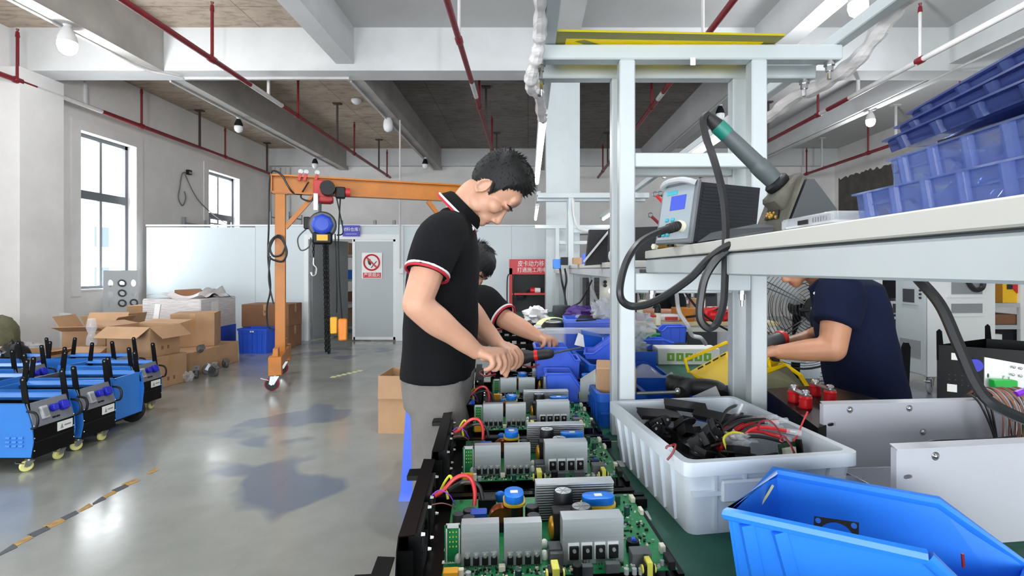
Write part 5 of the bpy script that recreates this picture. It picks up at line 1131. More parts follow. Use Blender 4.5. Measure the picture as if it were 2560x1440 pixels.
MB().tube([Tn + V((0, 0, 0)), T_, B_, Bn, Be, Te, Tn], .011, 8).build('rim', 'bin_bright', t)
for f in (.12, .3): a = T_.lerp(Tn, f); b2 = fT.lerp(fTe, f); o_ = (a - V((ce.x, ce.y, a.z))).normalized() * .003; MB().bar(a + o_ - V((0, 0, .01)), b2 + o_, .02, .012).build('rib', 'bin_bright', t, False)
t = thing('gasket', 'black square gasket with a round hole inside the bright blue bin', 'gasket', (.55, .86, BT + .01)); gm = MB(); A = W(2035, 1290, .9); ux = W(2147, 1306, .86) - A; uz = W(2032, 1390, .88) - A
plate_holes(gm, A, ux, uz, [(.5, .5, .48, .48)], ux.cross(uz).normalized() * .003, 24); gm.build('plate', 'black_rubber', t, False)
for u, v in ((.1, .1), (.9, .1)): c = A + ux * u + uz * v; n_ = ux.cross(uz).normalized(); MB().cyl(c - n_ * .001, c + n_ * .0035, .0045, n=10).build('hole', 'bin_bright', t)
wr('wire_offcut', [W(1932, 1214, 1.0), W(1918, 1238, .985), W(1902, 1262, .97), W(1890, 1287, .96)], .0025, 'tape_cream', 'pale wire offcut in the bright blue bin'); wr('wire_offcut', [W(2406, 1384, .78), W(2409, 1418, .78)], .0022, 'wire_dkred', 'short dark red wire in the bright blue bin')
stack_bin('bright blue bin cut off by the bottom edge at right', (.40, .52), .26, .17, .13, -14, BT, 'bin_bright')
# ------------------------------------------------------------------ grey sheet-metal chassis
def chassis(lab, tl, Y, x1, z1, h, yaw, screws, slots, dp=.25):
    p = W(*tl, Y); t = thing('metal_chassis', lab, 'chassis', (p.x, p.y, p.z - h)); t.rotation_euler = (0, 0, R(yaw)); ORG[t.name] = V((0, 0, 0)); L = x1
    pm = MB(); 
    if slots: plate_holes(pm, V((0, 0, 0)), V((L, 0, 0)), V((0, 0, h)), [(u / L, v / h, .012 / L, .0062 / h) for u, v in slots], V((0, .0025, 0)), 16)
    else: pm.prism([(0, 0, 0), (L, 0, 0), (L, 0, h), (0, 0, h)], (0, .0025, 0))
    pm.build('front_plate', 'sheet_grey', t, False)
    MB().prism([(-.004, -.006, h), (L, 0, h), (L, .03, h), (.012, .03, h)], (0, 0, .002)).build('top_flange', 'sheet_grey', t, False); MB().bx(0, .0025, .0025, .014, 0, h).build('side_flange', 'sheet_grey', t, False)
    MB().bx(.02, L, .02, dp, 0, .002).bx(.3, L, dp, dp + .002, 0, h * .6).build('chassis_base', 'sheet_grey', t, False)
    for u, v in screws: MB().sph((u, -.001, v), (.0065, .005, .0065), 10, 6).cyl((u, .002, v), (u, -.001, v), .009, n=12).build('screw', 'chrome', t)
    return t
ch1 = chassis('grey sheet-metal chassis behind, with two slots and a wire bundle', (2058, 1012), 1.36, .75, 0, .205, 5, [(.075, .19), (.245, .19), (.285, .125)], [(.022, .152), (.019, .078)], .06)
ch2 = chassis('grey sheet-metal chassis in front of the other grey one', (2241, 1124), 1.04, .6, 0, .205, 7, [(.088, .188)], [(.026, .148)])
t = thing('metal_tray', 'low white metal tray between the crate and the front grey chassis', 'tray', W(2150, 1215, 1.2)); p = W(2098, 1172, 1.24); q = W(2230, 1166, 1.26)
MB().prism([(p.x, p.y, BT), (q.x + .1, q.y, BT), (q.x + .1, q.y, p.z), (p.x, p.y, p.z)], (0, .003, 0)).prism([(p.x, p.y, BT), (p.x + .05, p.y - .2, BT), (p.x + .05, p.y - .2, p.z - .01), (p.x, p.y, p.z)], (.003, 0, 0)).build('tray_walls', 'sheet_grey', t, False); MB().prism([(p.x, p.y, BT), (q.x + .1, q.y, BT), (q.x + .1, q.y - .2, BT), (p.x + .05, p.y - .2, BT)], (0, 0, .003)).build('tray_floor', 'mid_grey', t, False)
# wire loops hung over the grey chassis
t = thing('wire_bundle', 'hank of brown and grey wires hung over the rear grey chassis', 'wires', W(2515, 1060, 1.36)); random.seed(4)
for k in range(30):
    x0 = 2478 + 3.4 * k; m_ = ['wire_brown', 'wire_brown', 'mid_grey', 'cable_black', 'card_dark'][k % 5]
    MB().tube(cat([W(x0 - 60 + random.uniform(-8, 8), 990, 1.42), W(x0 - 30, 972 + random.uniform(-4, 4), 1.38), W(x0 + 4, 985, 1.345), W(x0 + 30 + random.uniform(-6, 6), 1030, 1.335), W(x0 + 36 + random.uniform(-10, 10), 1100, 1.33)], 5), .0022, 5).build('wire', m_, t)
MB().tube(cat([W(2540, 985, 1.34), W(2575, 975, 1.34), W(2610, 985, 1.34)], 5), .008, 6).build('purple_tie', 'wire_purple', t)
for k, (a, lab) in enumerate(((2428, 'first of three black cables draped over the rear grey chassis, leftmost'), (2440, 'middle of three black cables draped over the rear grey chassis'), (2452, 'rightmost of three black cables draped over the rear grey chassis'))):
    wr('black_lead', [W(a - 20, 990, 1.4), W(a, 989, 1.375), W(a + 22, 1010, 1.335), W(a + 46 - 6 * k, 1060, 1.33), W(a + 60 - 10 * k, 1100, 1.33)], .003, 'cable_black', lab)
wr('black_lead', [W(2306, 1112, 1.28), W(2330, 1103, 1.28), W(2390, 1100, 1.28), W(2480, 1098, 1.28), W(2540, 1090, 1.28)], .003, 'cable_black', 'thin black cable running along between the two grey chassis')
# white panel with the green plug
t = thing('control_panel', 'white panel with a green plug behind the wire hank', 'panel', W(2550, 1000, 1.75)); A = W(2462, 893, 1.75); B = W(2640, 925, 1.7); D = V((A.x, A.y, BT)); ux, uz = B - A, D - A; nn = V((0, .003, 0))
plate_holes(MB(), A, ux, uz, [], nn); pm = MB(); plate_holes(pm, A, ux, uz, [(.3, .26, .055, .08), (.05, .22, .02, .035)], nn, 16); pm.build('plate', 'white_plain', t, False)
MB().box(W(2508, 960, 1.72), (.07, .03, .03), rotz(R(-8)), .003).build('green_plug', 'conn_green', t)
for k in range(6): a = W(2492 + 8 * k, 968, 1.71); MB().tube(cat([a, a + V((-.006, -.01, -.02)), a + V((-.02, 0, -.06))], 4), .003, 5).build('plug_wire', 'wire_red' if k % 2 else 'wire_dkred', t)
for px, py in ((2535, 918), (2552, 921), (2533, 937), (2552, 940)): MB().sph(W(px, py, 1.72), .005, 8, 5).build('screw', 'chrome', t)
# ------------------------------------------------------------------ black box with red insulators
t = thing('battery_box', 'black box with four red insulators and two metal straps on the bench', 'box', (.98, 1.78, BT)); z1 = .905
fl, fr_, br, bl = G(1915, 995, z1), G(2045, 1070, z1), G(2225, 1005, z1), G(2060, 962, z1)
fl = G(1912, 972, z1); MB().prism([V((p.x, p.y, BT)) for p in (fl, fr_, br, bl)], (0, 0, z1 - BT)).build('case', 'black_metal', t, False)
for pxs in (((1995, 990), (2052, 1000 + 8)), ((2040, 985), (2078, 996))): pass
ins = [W(1985, 960, 1.6), W(2014, 973, 1.53), W(2038, 958, 1.68), W(2075, 968, 1.6)]
for k, p in enumerate(ins):
    b = V((p.x, p.y, z1)); o = MB().lathe(b, (0, 0, 1), [(.017, 0), (.019, .006), (.0175, .012), (.019, .018), (.0175, .024), (.019, .03), (.016, .036)], 16).build('insulator', 'red_resin', t); MB().cyl(b + V((0, 0, .036)), b + V((0, 0, .052)), .006, n=8).lathe(b + V((0, 0, .044)), (0, 0, 1), [(.011, 0), (.011, .007), (.008, .009)], 6).build('stud_nut', 'chrome', o)
for a, b in ((0, 1), (2, 3)): p, q = ins[a], ins[b]; d = (q - p).normalized() * .014; MB().bar(V((p.x - d.x, p.y - d.y, z1 + .038)), V((q.x + d.x, q.y + d.y, z1 + .038)), .022, .004).build('strap', 'zinc', t, False)
# ------------------------------------------------------------------ yellow cover with handle
t = thing('yellow_cover', 'yellow sheet-metal cover with a handle leaning behind the rack posts', 'cover', W(1850, 960, 1.95))
P = lambda px, py, Y: W(px, py, Y)
a0, a1, a2, a3 = P(1722, 930, 2.05), P(1835, 868, 2.25), P(2012, 965, 2.0), P(1855, 990, 1.8)
mb = MB().prism([P(1722, 930, 2.05), P(1835, 868, 2.25), P(1920, 885, 2.2), P(1965, 908, 2.15), P(1990, 960, 2.05), P(1862, 985, 1.85), P(1800, 990, 1.9)], (0, .004, -.003)); mb.build('top_plate', 'yellow_metal', t, False)
MB().tube([P(1722, 930, 2.04), P(1712, 900, 2.04), P(1816, 856, 2.22), P(1832, 872, 2.24)], .007, 8).build('handle', 'yellow_metal', t)
MB().tube([P(1904, 905, 2.03), P(1910, 890, 2.04), P(1922, 902, 2.06), P(1925, 925, 2.04)], .006, 8).build('handle', 'yellow_metal', t)
MB().prism([P(1906, 925, 1.98), P(1965, 908, 2.1), P(2005, 935, 2.08), P(2024, 965, 2.0), P(2014, 968, 2.0), P(1996, 940, 2.06), P(1964, 918, 2.1), P(1908, 940, 1.98)], (0, .006, 0)).build('side_flange', 'yellow_metal', t, False)
MB().prism([P(1862, 985, 1.85), P(1910, 940, 1.95), P(1968, 915, 2.1), P(2010, 965, 2.02)], (0, .003, .0)).build('side_plate', 'cloth_olive', t, False)
for k in range(5): MB().bar(P(1745 + 19 * k, 922 - 10.4 * k, 2.04 + .036 * k), P(1757 + 19 * k, 915.5 - 10.4 * k, 2.063 + .036 * k), .003, .006).build('slot', 'ink', t, False)
# ------------------------------------------------------------------ blue crates and bins in the middle of the bench
rib_crate('blue ribbed crate nearest, holding the tan carton behind the board row', (.335, 2.05), .17, .36, .125, 3, BT, 'crate_deep', nrib=(3, 6))
rib_crate('blue ribbed crate behind the one with the tan carton', (.36, 2.5), .2, .4, .15, 6, BT, 'crate_deep', nrib=(3, 6))
t = thing('small_carton', 'small taped tan carton standing in the nearest blue crate', 'box', (.33, 2.02, BT + .01)); t.rotation_euler = (0, 0, R(-8)); ORG[t.name] = V((0, 0, 0))
MB().bx(-.06, .09, -.09, .09, 0, .195, .004).build('body', 'card', t); MB().prism([(-.062, -.09, .19), (-.12, -.085, .15), (-.13, .08, .02), (-.062, .09, .02)], (0, .003, 0)).build('white_flap', 'label_white', t, False); MB().bx(-.061, -.06, -.06, .06, .03, .16).build('label_sheet', 'label_white', t, False)
t = thing('divided_bin', 'long blue bin split into compartments between the rack posts', 'bin', (.68, 2.35, BT)); ORG[t.name] = V((.68, 2.35, BT)); x0, x1, y0, y1, h = .40, .68, 1.98, 2.72, .12
MB().bx(x0, x1, y0, y1, BT, BT + .005).bx(x0, x0 + .006, y0, y1, BT, BT + h).bx(x1 - .006, x1, y0, y1, BT, BT + h * .55).bx(x0, x1, y0, y0 + .006, BT, BT + h * .6).bx(x0, x1, y1 - .006, y1, BT, BT + h + .02).build('shell', 'crate_deep', t, False)
for y in (2.16, 2.35, 2.54): MB().prism([(x0, y, BT), (x1, y, BT), (x1, y, BT + h * .5), (x1 - .1, y, BT + h), (x0, y, BT + h)], (0, .005, 0)).build('divider', 'crate_deep', t, False)
solo(MB().grid(lambda u, v: V((.42 + .2 * u, 2.18 + .15 * v, BT + .11 + .04 * math.sin(5 * u + 2) * math.sin(4 * v + 1))), 8, 6), 'plastic_bag', 'clear_film', 'clear plastic bag in a compartment of the long blue bin', 'bag')
t = thing('hose', 'black corrugated hose end lying behind the white crate', 'hose', W(1700, 960, 1.86)); pa, pb = W(1668, 960, 1.92), W(1760, 968, 1.86); d = (pb - pa).normalized()
MB().lathe(pa, d, [(.03, 0)] + [(.036 - .012 * k / 12 + (.002 if k % 2 else 0), .008 + .01 * k) for k in range(12)] + [(.02, .135)], 18).build('hose_body', 'black_rubber', t); MB().tube(cat([W(1700, 985, 1.8), W(1722, 968, 1.84), W(1790, 972, 1.83), W(1800, 990, 1.8)], 5), .03, 10).build('hose_bend', 'black_rubber', t)
solo(MB().cyl(W(1592, 984, 1.74), W(1690, 980, 1.74), .006, n=8).sph(W(1694, 978, 1.74), (.01, .01, .012), 8, 6), 'threaded_rod', 'zinc', 'steel rod with a nut lying behind the white crate', 'rod')
solo(MB().prism([W(1730, 992, 1.76), W(1790, 965, 1.8), W(1802, 992, 1.76)], (0, .002, 0)), 'plastic_bag', 'clear_film', 'clear plastic bag corner over the black hose', 'bag')
stack_bin('blue bin the far worker reaches into', (.03, 2.36), .2, .15, .14, 2, BT + .085, 'bin_violet', .6, .3); bpy.data.objects['storage_bin.002']['label'] = 'blue bin the far worker reaches into'
stack_bin('small blue bin just behind the fourth power unit', (.075, 2.2), .17, .12, .14, 0, BT, 'bin_violet', .55, .4)
solo(MB().bx(.03, .24, 2.3, 2.5, BT, BT + .084, .003), 'bin_support', 'black_metal', 'dark block under the blue bin the far worker reaches into', 'block')
stack_bin('blue bin with sloped side on top of the ribbed crate', (.5, 2.5), .22, .2, .085, 172, BT + .15, 'bin_violet', .3, .55)
t = thing('tall_crate', 'tall blue crate with odds and ends behind the sloped bin', 'crate', (.42, 3.0, BT)); ORG[t.name] = V((.42, 3.0, BT))
a, b = W(1415, 800, 2.95), W(1550, 800, 2.95)
MB().bx(a.x, b.x + .06, 2.95, 2.956, BT, a.z).bx(a.x, a.x + .006, 2.95, 3.25, BT, a.z).bx(b.x + .054, b.x + .06, 2.95, 3.25, BT, a.z - .03).bx(a.x, b.x + .06, 3.244, 3.25, BT, a.z).bx(a.x, b.x + .06, 2.95, 3.25, BT, BT + .01).build('shell', 'bin_violet', t, False); MB().bx(a.x - .008, b.x + .068, 2.942, 2.952, a.z - .02, a.z + .005, .002).build('rim', 'bin_violet', t, False)
for k in range(3): MB().bx(a.x + .06 + .1 * k, a.x + .07 + .1 * k, 2.944, 2.95, BT, a.z - .02).build('rib', 'bin_violet', t, False)
solo(MB().prism([W(1440, 804, 2.9), W(1500, 800, 2.95), W(1512, 792, 3.1), W(1450, 790, 3.1)], (0, 0, .006)), 'black_plate', 'black_plastic', 'thin black plate lying over the tall blue crate', 'plate')
t = thing('printed_carton', 'small blue printed carton tipped open beside the tall crate', 'box', W(1465, 870, 2.7)); MB().prism([W(1446, 832, 2.62), W(1458, 838, 2.62), W(1462, 868, 2.6), W(1436, 862, 2.6)], (0, .004, 0)).build('label_sheet', 'label_white', t, False); MB().prism([W(1458, 836, 2.62), W(1500, 842, 2.66), W(1528, 852, 2.68), W(1520, 885, 2.66), W(1462, 870, 2.62)], (.0, .12, .01)).build('body', 'crate_deep', t, False)
solo(MB().bx(W(1362, 829, 2.75).x, W(1545, 829, 2.75).x, 2.74, 2.78, W(1362, 829, 2.75).z - .012, W(1362, 820, 2.75).z, .003), 'film_strip', 'clear_film', 'strip of clear film stretched across in front of the tall crate', 'film')
# tape roll, mask, odds and ends
t = thing('tape_roll', 'roll of cream tape with a loose end on the second bench', 'tape', W(1380, 812, 3.2)); c = W(1383, 806, 3.2); MB().lathe(c - V((0, 0, .03)), (0, 0, 1), [(.045, 0), (.075, 0), (.075, .032), (.045, .032), (.045, 0)], 22, False).build('roll', 'black_rubber', t); MB().lathe(c, (0, 0, 1), [(.035, .0), (.05, .0), (.05, .006), (.035, .006), (.035, 0)], 22, False).build('core', 'label_white', t)
MB().tube(cat([W(1346, 812, 3.1), W(1358, 800, 3.15), W(1380, 794, 3.2), W(1405, 797, 3.22), W(1412, 806, 3.22)], 6), .022, 6, flat=.1).build('loose_end', 'tape_cream', t)
solo(MB().bx(c.x - .12, c.x + .12, 3.05, 3.35, BT, c.z - .031), 'carton_stack', 'slot_white', 'pale stack under the tape roll', 'stack')
o = solo(crumple(W(1342, 790, 3.6), (.09, .07, .06), .5, 1.8, 2), 'face_mask', 'mask_white', 'white dust mask lying behind the tape roll', 'mask')
wr('mask_strap', [W(1350, 780, 3.6), W(1362, 790, 3.55), W(1375, 800, 3.5)], .006, 'mask_white', 'white strap of the dust mask')
solo(MB().bx(W(1318, 800, 3.6).x, W(1370, 800, 3.6).x, 3.55, 3.75, BT, W(1344, 800, 3.6).z - .02), 'mask_box', 'black_metal', 'dark box under the white dust mask', 'box')
t = thing('plum_pouch', 'plum coloured pouch in a light blue tray on the second bench', 'pouch', W(1460, 790, 3.5)); crumple(W(1462, 783, 3.5), (.13, .1, .05), .35, 2, 6).build('pouch_body', 'plum', t)
solo(MB().bx(W(1432, 790, 3.75).x, W(1490, 790, 3.75).x, 3.75, 3.78, W(1432, 795, 3.75).z, W(1432, 767, 3.75).z), 'tray_edge', 'bin_bright', 'light blue tray behind the plum pouch', 'tray')
solo(MB().bx(W(1425, 790, 3.5).x, W(1535, 790, 3.5).x, 3.3, 3.74, BT, W(1432, 797, 3.4).z), 'parts_carton', 'card_dark', 'carton under the plum pouch', 'box')
random.seed(9)
for k, (px, py, m_, lab) in enumerate(((1448, 793, 'clear', 'clear plastic piece left of the plum pouch'), (1475, 797, 'terminal_blue', 'blue plastic piece in front of the plum pouch'), (1485, 792, 'card', 'tan scrap right of the plum pouch'), (1466, 799, 'copper', 'copper coloured scrap in front of the plum pouch'))): solo(MB().sph(W(px, py, 3.25), (.03, .03, .018), 9, 6), 'small_part', m_, lab, 'part')
for px, py, r, lab in ((1510, 778, .075, 'crumpled clear bag right of the plum pouch'), (1528, 800, .06, 'clear bag hanging beside the near rack post'), (1598, 812, .085, 'large clear bag behind the left rack post'), (1592, 868, .06, 'clear bag of small parts beside the left rack post')): solo(crumple(W(px, py, 3.0), (r, r * .6, r * .9), .6, 2.0, px), 'plastic_bag', 'clear_film', lab, 'bag')
solo(MB().lathe(W(1404, 796, 4.0), (0, 0, 1), [(.06, 0), (.075, .05), (.07, .1), (.02, .105)], 14), 'solder_pot', 'dark_grey', 'grey pot on the bench behind the tape roll', 'pot')
# things right of the left post
stack_bin('small blue bin standing on the clutter behind the posts', (1.08, 3.55), .18, .12, .11, 182, .815, 'bin_violet', .75, .25); solo(MB().bx(.9, 1.08, 3.48, 3.62, BT, .814, .004), 'clutter_box', 'dark_grey', 'dark box under the small blue bin behind the posts', 'box')
stack_bin('shallow blue bin in front of the small one behind the posts', (.75, 3.36), .19, .12, .06, 1, .8, 'bin_violet', .7, .3); solo(MB().bx(.75, .95, 3.3, 3.42, BT, .799, .004), 'clutter_box', 'dark_grey', 'dark box under the shallow blue bin', 'box')
t = thing('light_carton', 'white carton with green square symbols behind the long blue bin', 'box', (.97, 3.16, BT)); t.rotation_euler = (0, 0, R(-1)); ORG[t.name] = V((0, 0, 0)); MB().bx(-.185, .185, -.075, .075, .0, .1, .004).build('body', 'label_white', t)
for k in range(5): o = MB().bx(-.13 + .055 * k, -.086 + .055 * k, -.0765, -.075, .025, .072).build('green_symbol', 'leaf_green', t, False); MB().bx(-.113 + .055 * k, -.103 + .055 * k, -.0772, -.0765, .036, .06).build('symbol_mark', 'label_white', o, False)
for px0, py0, px1, py1, m_, lab in ((1595, 838, 1640, 828, 'wire_yellow', 'yellow wire among the clutter behind the left post'), (1612, 845, 1650, 836, 'conn_green', 'green wire among the clutter behind the left post'), (1590, 800, 1640, 790, 'wire_red', 'red pen among the clutter behind the left post')):
    wr('loose_wire', [W(px0, py0, 3.1), W((px0 + px1) / 2, (py0 + py1) / 2 - 4, 3.1), W(px1, py1, 3.1)], .008, m_, lab)
stack_bin('blue bin at the foot of the right rack posts', (.7, 1.935), .2, .13, .15, 2, BT, 'bin_violet', .85, .3)
# hot-air handle: cream tubes bent over the bench
mb = MB().tube(cat([W(1600, 785, 3.4), W(1600, 762, 3.4), W(1610, 757, 3.4), W(1635, 762, 3.4)], 5), .02, 8); t = thing('bent_tube', 'cream tube bent over with a black taped elbow behind the left post', 'tube', W(1640, 810, 3.4)); mb.build('tube_body', 'ivory', t); MB().tube(cat([W(1633, 762, 3.4), W(1643, 766, 3.4), W(1644, 782, 3.4)], 5), .022, 8).build('elbow_wrap', 'black_rubber', t); MB().tube([W(1644, 782, 3.4), W(1644, 812, 3.4)], .02, 8).build('tube_end', 'ivory', t)
wr('power_lead', [W(1675, 706, 2.6), W(1690, 730, 2.6), W(1694, 762, 2.65), W(1700, 785, 2.65), W(1720, 815, 2.65), W(1730, 838, 2.7), W(1752, 845, 2.7), W(1764, 860, 2.75)], .011, 'cable_white', 'white cable hanging down behind the crossing black cables')
wr('power_lead', [W(1702, 715, 2.9), W(1745, 772, 2.9), W(1800, 815, 2.9), W(1880, 850, 2.9), W(1900, 856, 2.9)], .007, 'cable_black', 'thin straight black lead running down to the right behind the cable loop')
# shelf goods on the second rack
def q2(px, py, Y): return W(px, py, Y)
t = thing('panel_frame', 'tilted dark blue panel with a metal strut on the second shelf', 'panel', W(1510, 660, 2.5)); Y = 2.5; MB().prism([W(1474, 574, Y), W(1524, 574, Y), W(1520, 660, Y), W(1464, 664, Y)], (0, .05, 0)).build('panel', 'black_plastic', t, False); MB().bar(W(1459, 655, Y - .06), W(1522, 578, Y - .06), .022, .008).build('strut', 'light_grey', t, False)
t = thing('panel_frame', 'black equipment panel behind the left rack post on the second shelf', 'panel', W(1560, 655, 2.2)); Y = 2.2; MB().prism([W(1526, 570, Y), W(1652, 566, Y), W(1652, 652, Y), W(1522, 655, Y)], (0, .06, 0)).build('panel', 'black_plastic', t, False); MB().sph(W(1532, 640, Y - .02), (.02, .01, .03), 8, 6).build('clamp', 'light_grey', t)
solo(MB().bx(W(1383, 660, 4.4).x, W(1402, 660, 4.4).x, 4.38, 4.5, 1.32, W(1383, 648, 4.4).z, .004), 'shelf_bin', 'bin_bright', 'small bright blue bin at the left end of the second shelf', 'bin')
solo(MB().bx(W(1403, 660, 4.3).x, W(1420, 660, 4.3).x, 4.28, 4.4, 1.352, W(1403, 643, 4.3).z), 'shelf_box', 'black_plastic', 'small black box beside the blue bin on the second shelf', 'box')
solo(MB().bx(W(1434, 660, 3.6).x, W(1462, 660, 3.6).x, 3.58, 3.72, 1.352, W(1434, 644, 3.6).z), 'shelf_box', 'card', 'open tan box left of the tilted panel on the second shelf', 'box')
solo(MB().bx(W(1457, 640, 3.4).x, W(1470, 640, 3.4).x, 3.4, 3.46, 1.352, W(1457, 634, 3.4).z), 'shelf_box', 'bin_violet', 'tiny blue box left of the tilted panel', 'box')
for a, lab in ((1400, 'left of two black leads hanging from the second shelf'), (1412, 'right of two black leads hanging from the second shelf')): wr('hanging_lead', [W(a, 672, 4.35), W(a + 4, 700, 4.3), W(a + (12 if a < 1405 else 0), 740, 4.3), W(a + 14, 800, 4.2)], .009, 'cable_black', lab)
wr('hanging_lead', [W(1475, 690, 4.5), W(1480, 720, 4.5), W(1495, 755, 4.5), W(1520, 765, 4.5)], .014, 'cable_white', 'white hose curving down below the second shelf'); wr('hanging_lead', [W(1432, 765, 4.4), W(1450, 755, 4.4), W(1465, 730, 4.4), W(1480, 700, 4.4)], .008, 'cable_black', 'black lead swinging below the second shelf'); wr('hanging_lead', [W(1433, 500, 4.6), W(1436, 540, 4.6), W(1448, 570, 4.6), W(1475, 578, 4.6)], .014, 'cable_white', 'white cable curving down from the middle rack beam')
# ------------------------------------------------------------------ soldering station, iron, trays on the near shelf
ZS = 1.376
t = thing('soldering_station', 'black soldering station with a blue screen on the near shelf', 'soldering station', (.42, 1.25, ZS)); A = V((.385, 1.2, ZS + .008)); ex = V((.895, .447, 0)); ey = V((-.447, .895, 0)); Ms = Matrix((ex, ey, (0, 0, 1))).transposed(); P_ = lambda x, y, z: A + ex * x + ey * y + V((0, 0, z)); hS = .142; wS = .112; ln = .026
MB().prism([P_(0, 0, 0), P_(.21, 0, 0), P_(.23, 0, hS), P_(ln, 0, hS)], ey * wS).build('body', 'station_body', t, False)
rb = MB()
for k in range(16): z = .008 + .0082 * k; rb.prism([P_(ln * z / hS + .012, -.0015, z), P_(.21, -.0015, z), P_(.21, -.0015, z + .004), P_(ln * z / hS + .012, -.0015, z + .004)], ey * .0014)
rb.build('cooling_ribs', 'station_body', t, False)
Mf = Matrix((-ey, (ex * ln + V((0, 0, hS))).normalized(), (-ex + V((0, 0, ln / hS))).normalized())).transposed()      # right, up, normal of the face
fo = P_(ln / 2, wS / 2, hS / 2); Fp = lambda r, u, n=0: fo + Mf @ V((r, u, n))
MB().box(Fp(0, 0, .006), (wS + .012, hS + .012, .012), Mf, .003).build('face_frame', 'grey_plastic', t); MB().box(Fp(0, 0, .0125), (wS - .006, hS - .008, .002), Mf).build('face_plate', 'station_face', t, False)
MB().tube(cat([Fp(-.055, .066, .014), Fp(-.045, .07, .024), Fp(-.02, .075, .03), Fp(.02, .075, .03), Fp(.045, .07, .024), Fp(.055, .066, .014)], 5), .0075, 8).build('carry_handle', 'light_grey', t)
MB().box(Fp(.005, .024, .014), (.05, .036, .002), Mf).build('screen', 'lcd', t); MB().box(Fp(-.02, .051, .014), (.036, .01, .0015), Mf).build('title_strip', 'button_cyan', t)
for r, u in ((-.025, -.018), (-.005, -.018), (-.03, -.055), (-.015, -.055)): MB().box(Fp(r, u, .015), (.011, .009, .005), Mf, .0015).build('button', 'button_cyan', t)
MB().box(Fp(-.045, -.05, .014), (.012, .02, .003), Mf, .001).build('power_switch', 'black_plastic', t)
pc = Fp(.03, -.038, .013); nf = Mf @ V((0, 0, 1)); MB().cyl(pc, pc + nf * .012, .014, n=14).build('jack', 'ivory', t)
for x, y in ((.02, .015), (.02, .095), (.19, .015), (.19, .095)): MB().cyl(P_(x, y, -.008), P_(x, y, 0), .009, n=8).build('foot', 'black_rubber', t)
cabl = thing('iron_cable', 'thick black cable plugged into the soldering station and looping below the shelf', 'cable', pc)
dirp = (W(1600, 600, 1.15) - pc).normalized(); e0 = pc + nf * .012
MB().lathe(e0, dirp, [(.0115, 0), (.0125, .012), (.0105, .014), (.0125, .018), (.0105, .022), (.0125, .026), (.0105, .03), (.012, .034), (.009, .04), (.009, .062), (.006, .065)], 14).build('plug', 'black_rubber', cabl)
e1 = e0 + dirp * .06
MB().tube(cat([e1, W(1612, 597, 1.14), W(1585, 622, 1.1), W(1562, 665, 1.07), W(1550, 720, 1.05), W(1556, 752, 1.05), W(1585, 766, 1.05), W(1640, 752, 1.03), W(1720, 700, 1.0), W(1770, 650, .98), W(1815, 618, .95), W(1860, 603, .92), W(1905, 593, .89)], 10), .0078, 8).build('lead', 'cable_black', cabl)
wr('iron_lead', [W(1770, 286, 1.0), W(1758, 300, .99), W(1764, 340, .98), W(1785, 400, .97), W(1806, 480, .97), W(1814, 560, .97), W(1813, 640, .97), W(1812, 700, .97), W(1808, 760, .97), W(1792, 808, .97), W(1770, 820, .97), W(1750, 795, .97), W(1752, 745, .97), W(1765, 690, .97), W(1800, 640, .96), W(1850, 608, .94), W(1900, 596, .91)], .0075, 'cable_black', 'black cable of the soldering iron hanging in a long loop', 10)
t = thing('iron_stand', 'dusty grey soldering iron stand on the near shelf', 'iron stand', (.52, 1.0, ZS)); Y0 = .95
MB().prism([W(1958, 600, Y0), W(2018, 447, Y0), W(2036, 447, Y0), W(2092, 522, Y0), W(2104, 596, Y0)], (0, .12, 0)).build('stand_body', 'dark_grey', t, False)
mm = W(2016, 447, Y0); nn_ = W(1957, 598, Y0); du = (mm - nn_); off = V((-.003, 0, .001))
MB().prism([nn_ + off, nn_ + off + V((0, .12, 0)), mm + off + V((0, .12, 0)), mm + off], V((-.004, 0, .002))).build('front_slope', 'stand_dusty', t, False)
hole = nn_ + du * .36 + off * 2; d1 = du.normalized(); MB().prism([hole + V((-.003, .03, 0)), hole + V((-.003, .085, 0)), hole + V((-.003, .09, 0)) + d1 * .03, hole + V((-.003, .045, 0)) + d1 * .035], V((-.002, 0, .001))).build('sponge_slot', 'black_rubber', t, False)
gs = MB(); random.seed(2)
for k in range(14): gs.sph(hole + V((-.005, random.uniform(.035, .08), 0)) + d1 * random.uniform(.002, .014), .004, 6, 4)
gs.build('brass_shavings', 'brass', t)
MB().prism([W(1785, 599, 1.02), W(1822, 573, 1.02), W(1890, 560, 1.0), W(1965, 566, .98), W(1965, 590, .98)], (0, .1, 0)).build('front_foot', 'dark_grey', t, False)
cp = W(1958, 476, 1.0); di = (W(1768, 290, 1.0) - W(1946, 462, 1.0)).normalized()
MB().box(cp - di * .012, (.06, .075, .045), Matrix((frame(di)[0], frame(di)[1], di)).transposed(), .006).build('cup', 'stand_dusty', t)
t = thing('soldering_iron', 'grey soldering iron with a green band resting in its stand', 'soldering iron', cp); i0_ = W(1946, 462, 1.0); I = lambda s: i0_ + di * s
MB().lathe(I(-.03), di, [(.008, 0), (.012, .02), (.014, .03)], 14).lathe(I(.0), di, [(.021, -.004), (.024, .0), (.024, .008), (.02, .012), (.017, .014)], 18).build('collar', 'black_plastic', t)
MB().lathe(I(.012), di, [(.0175, 0), (.0185, .03), (.018, .045), (.0165, .047), (.0165, .05), (.0155, .1), (.0145, .128)], 18).build('handle', 'iron_grey', t); MB().lathe(I(.14), di, [(.0155, 0), (.0155, .026)], 18).build('green_band', 'iron_green', t); MB().lathe(I(.166), di, [(.0145, 0), (.011, .02), (.007, .03), (.006, .034)], 14).build('strain_relief', 'black_rubber', t)
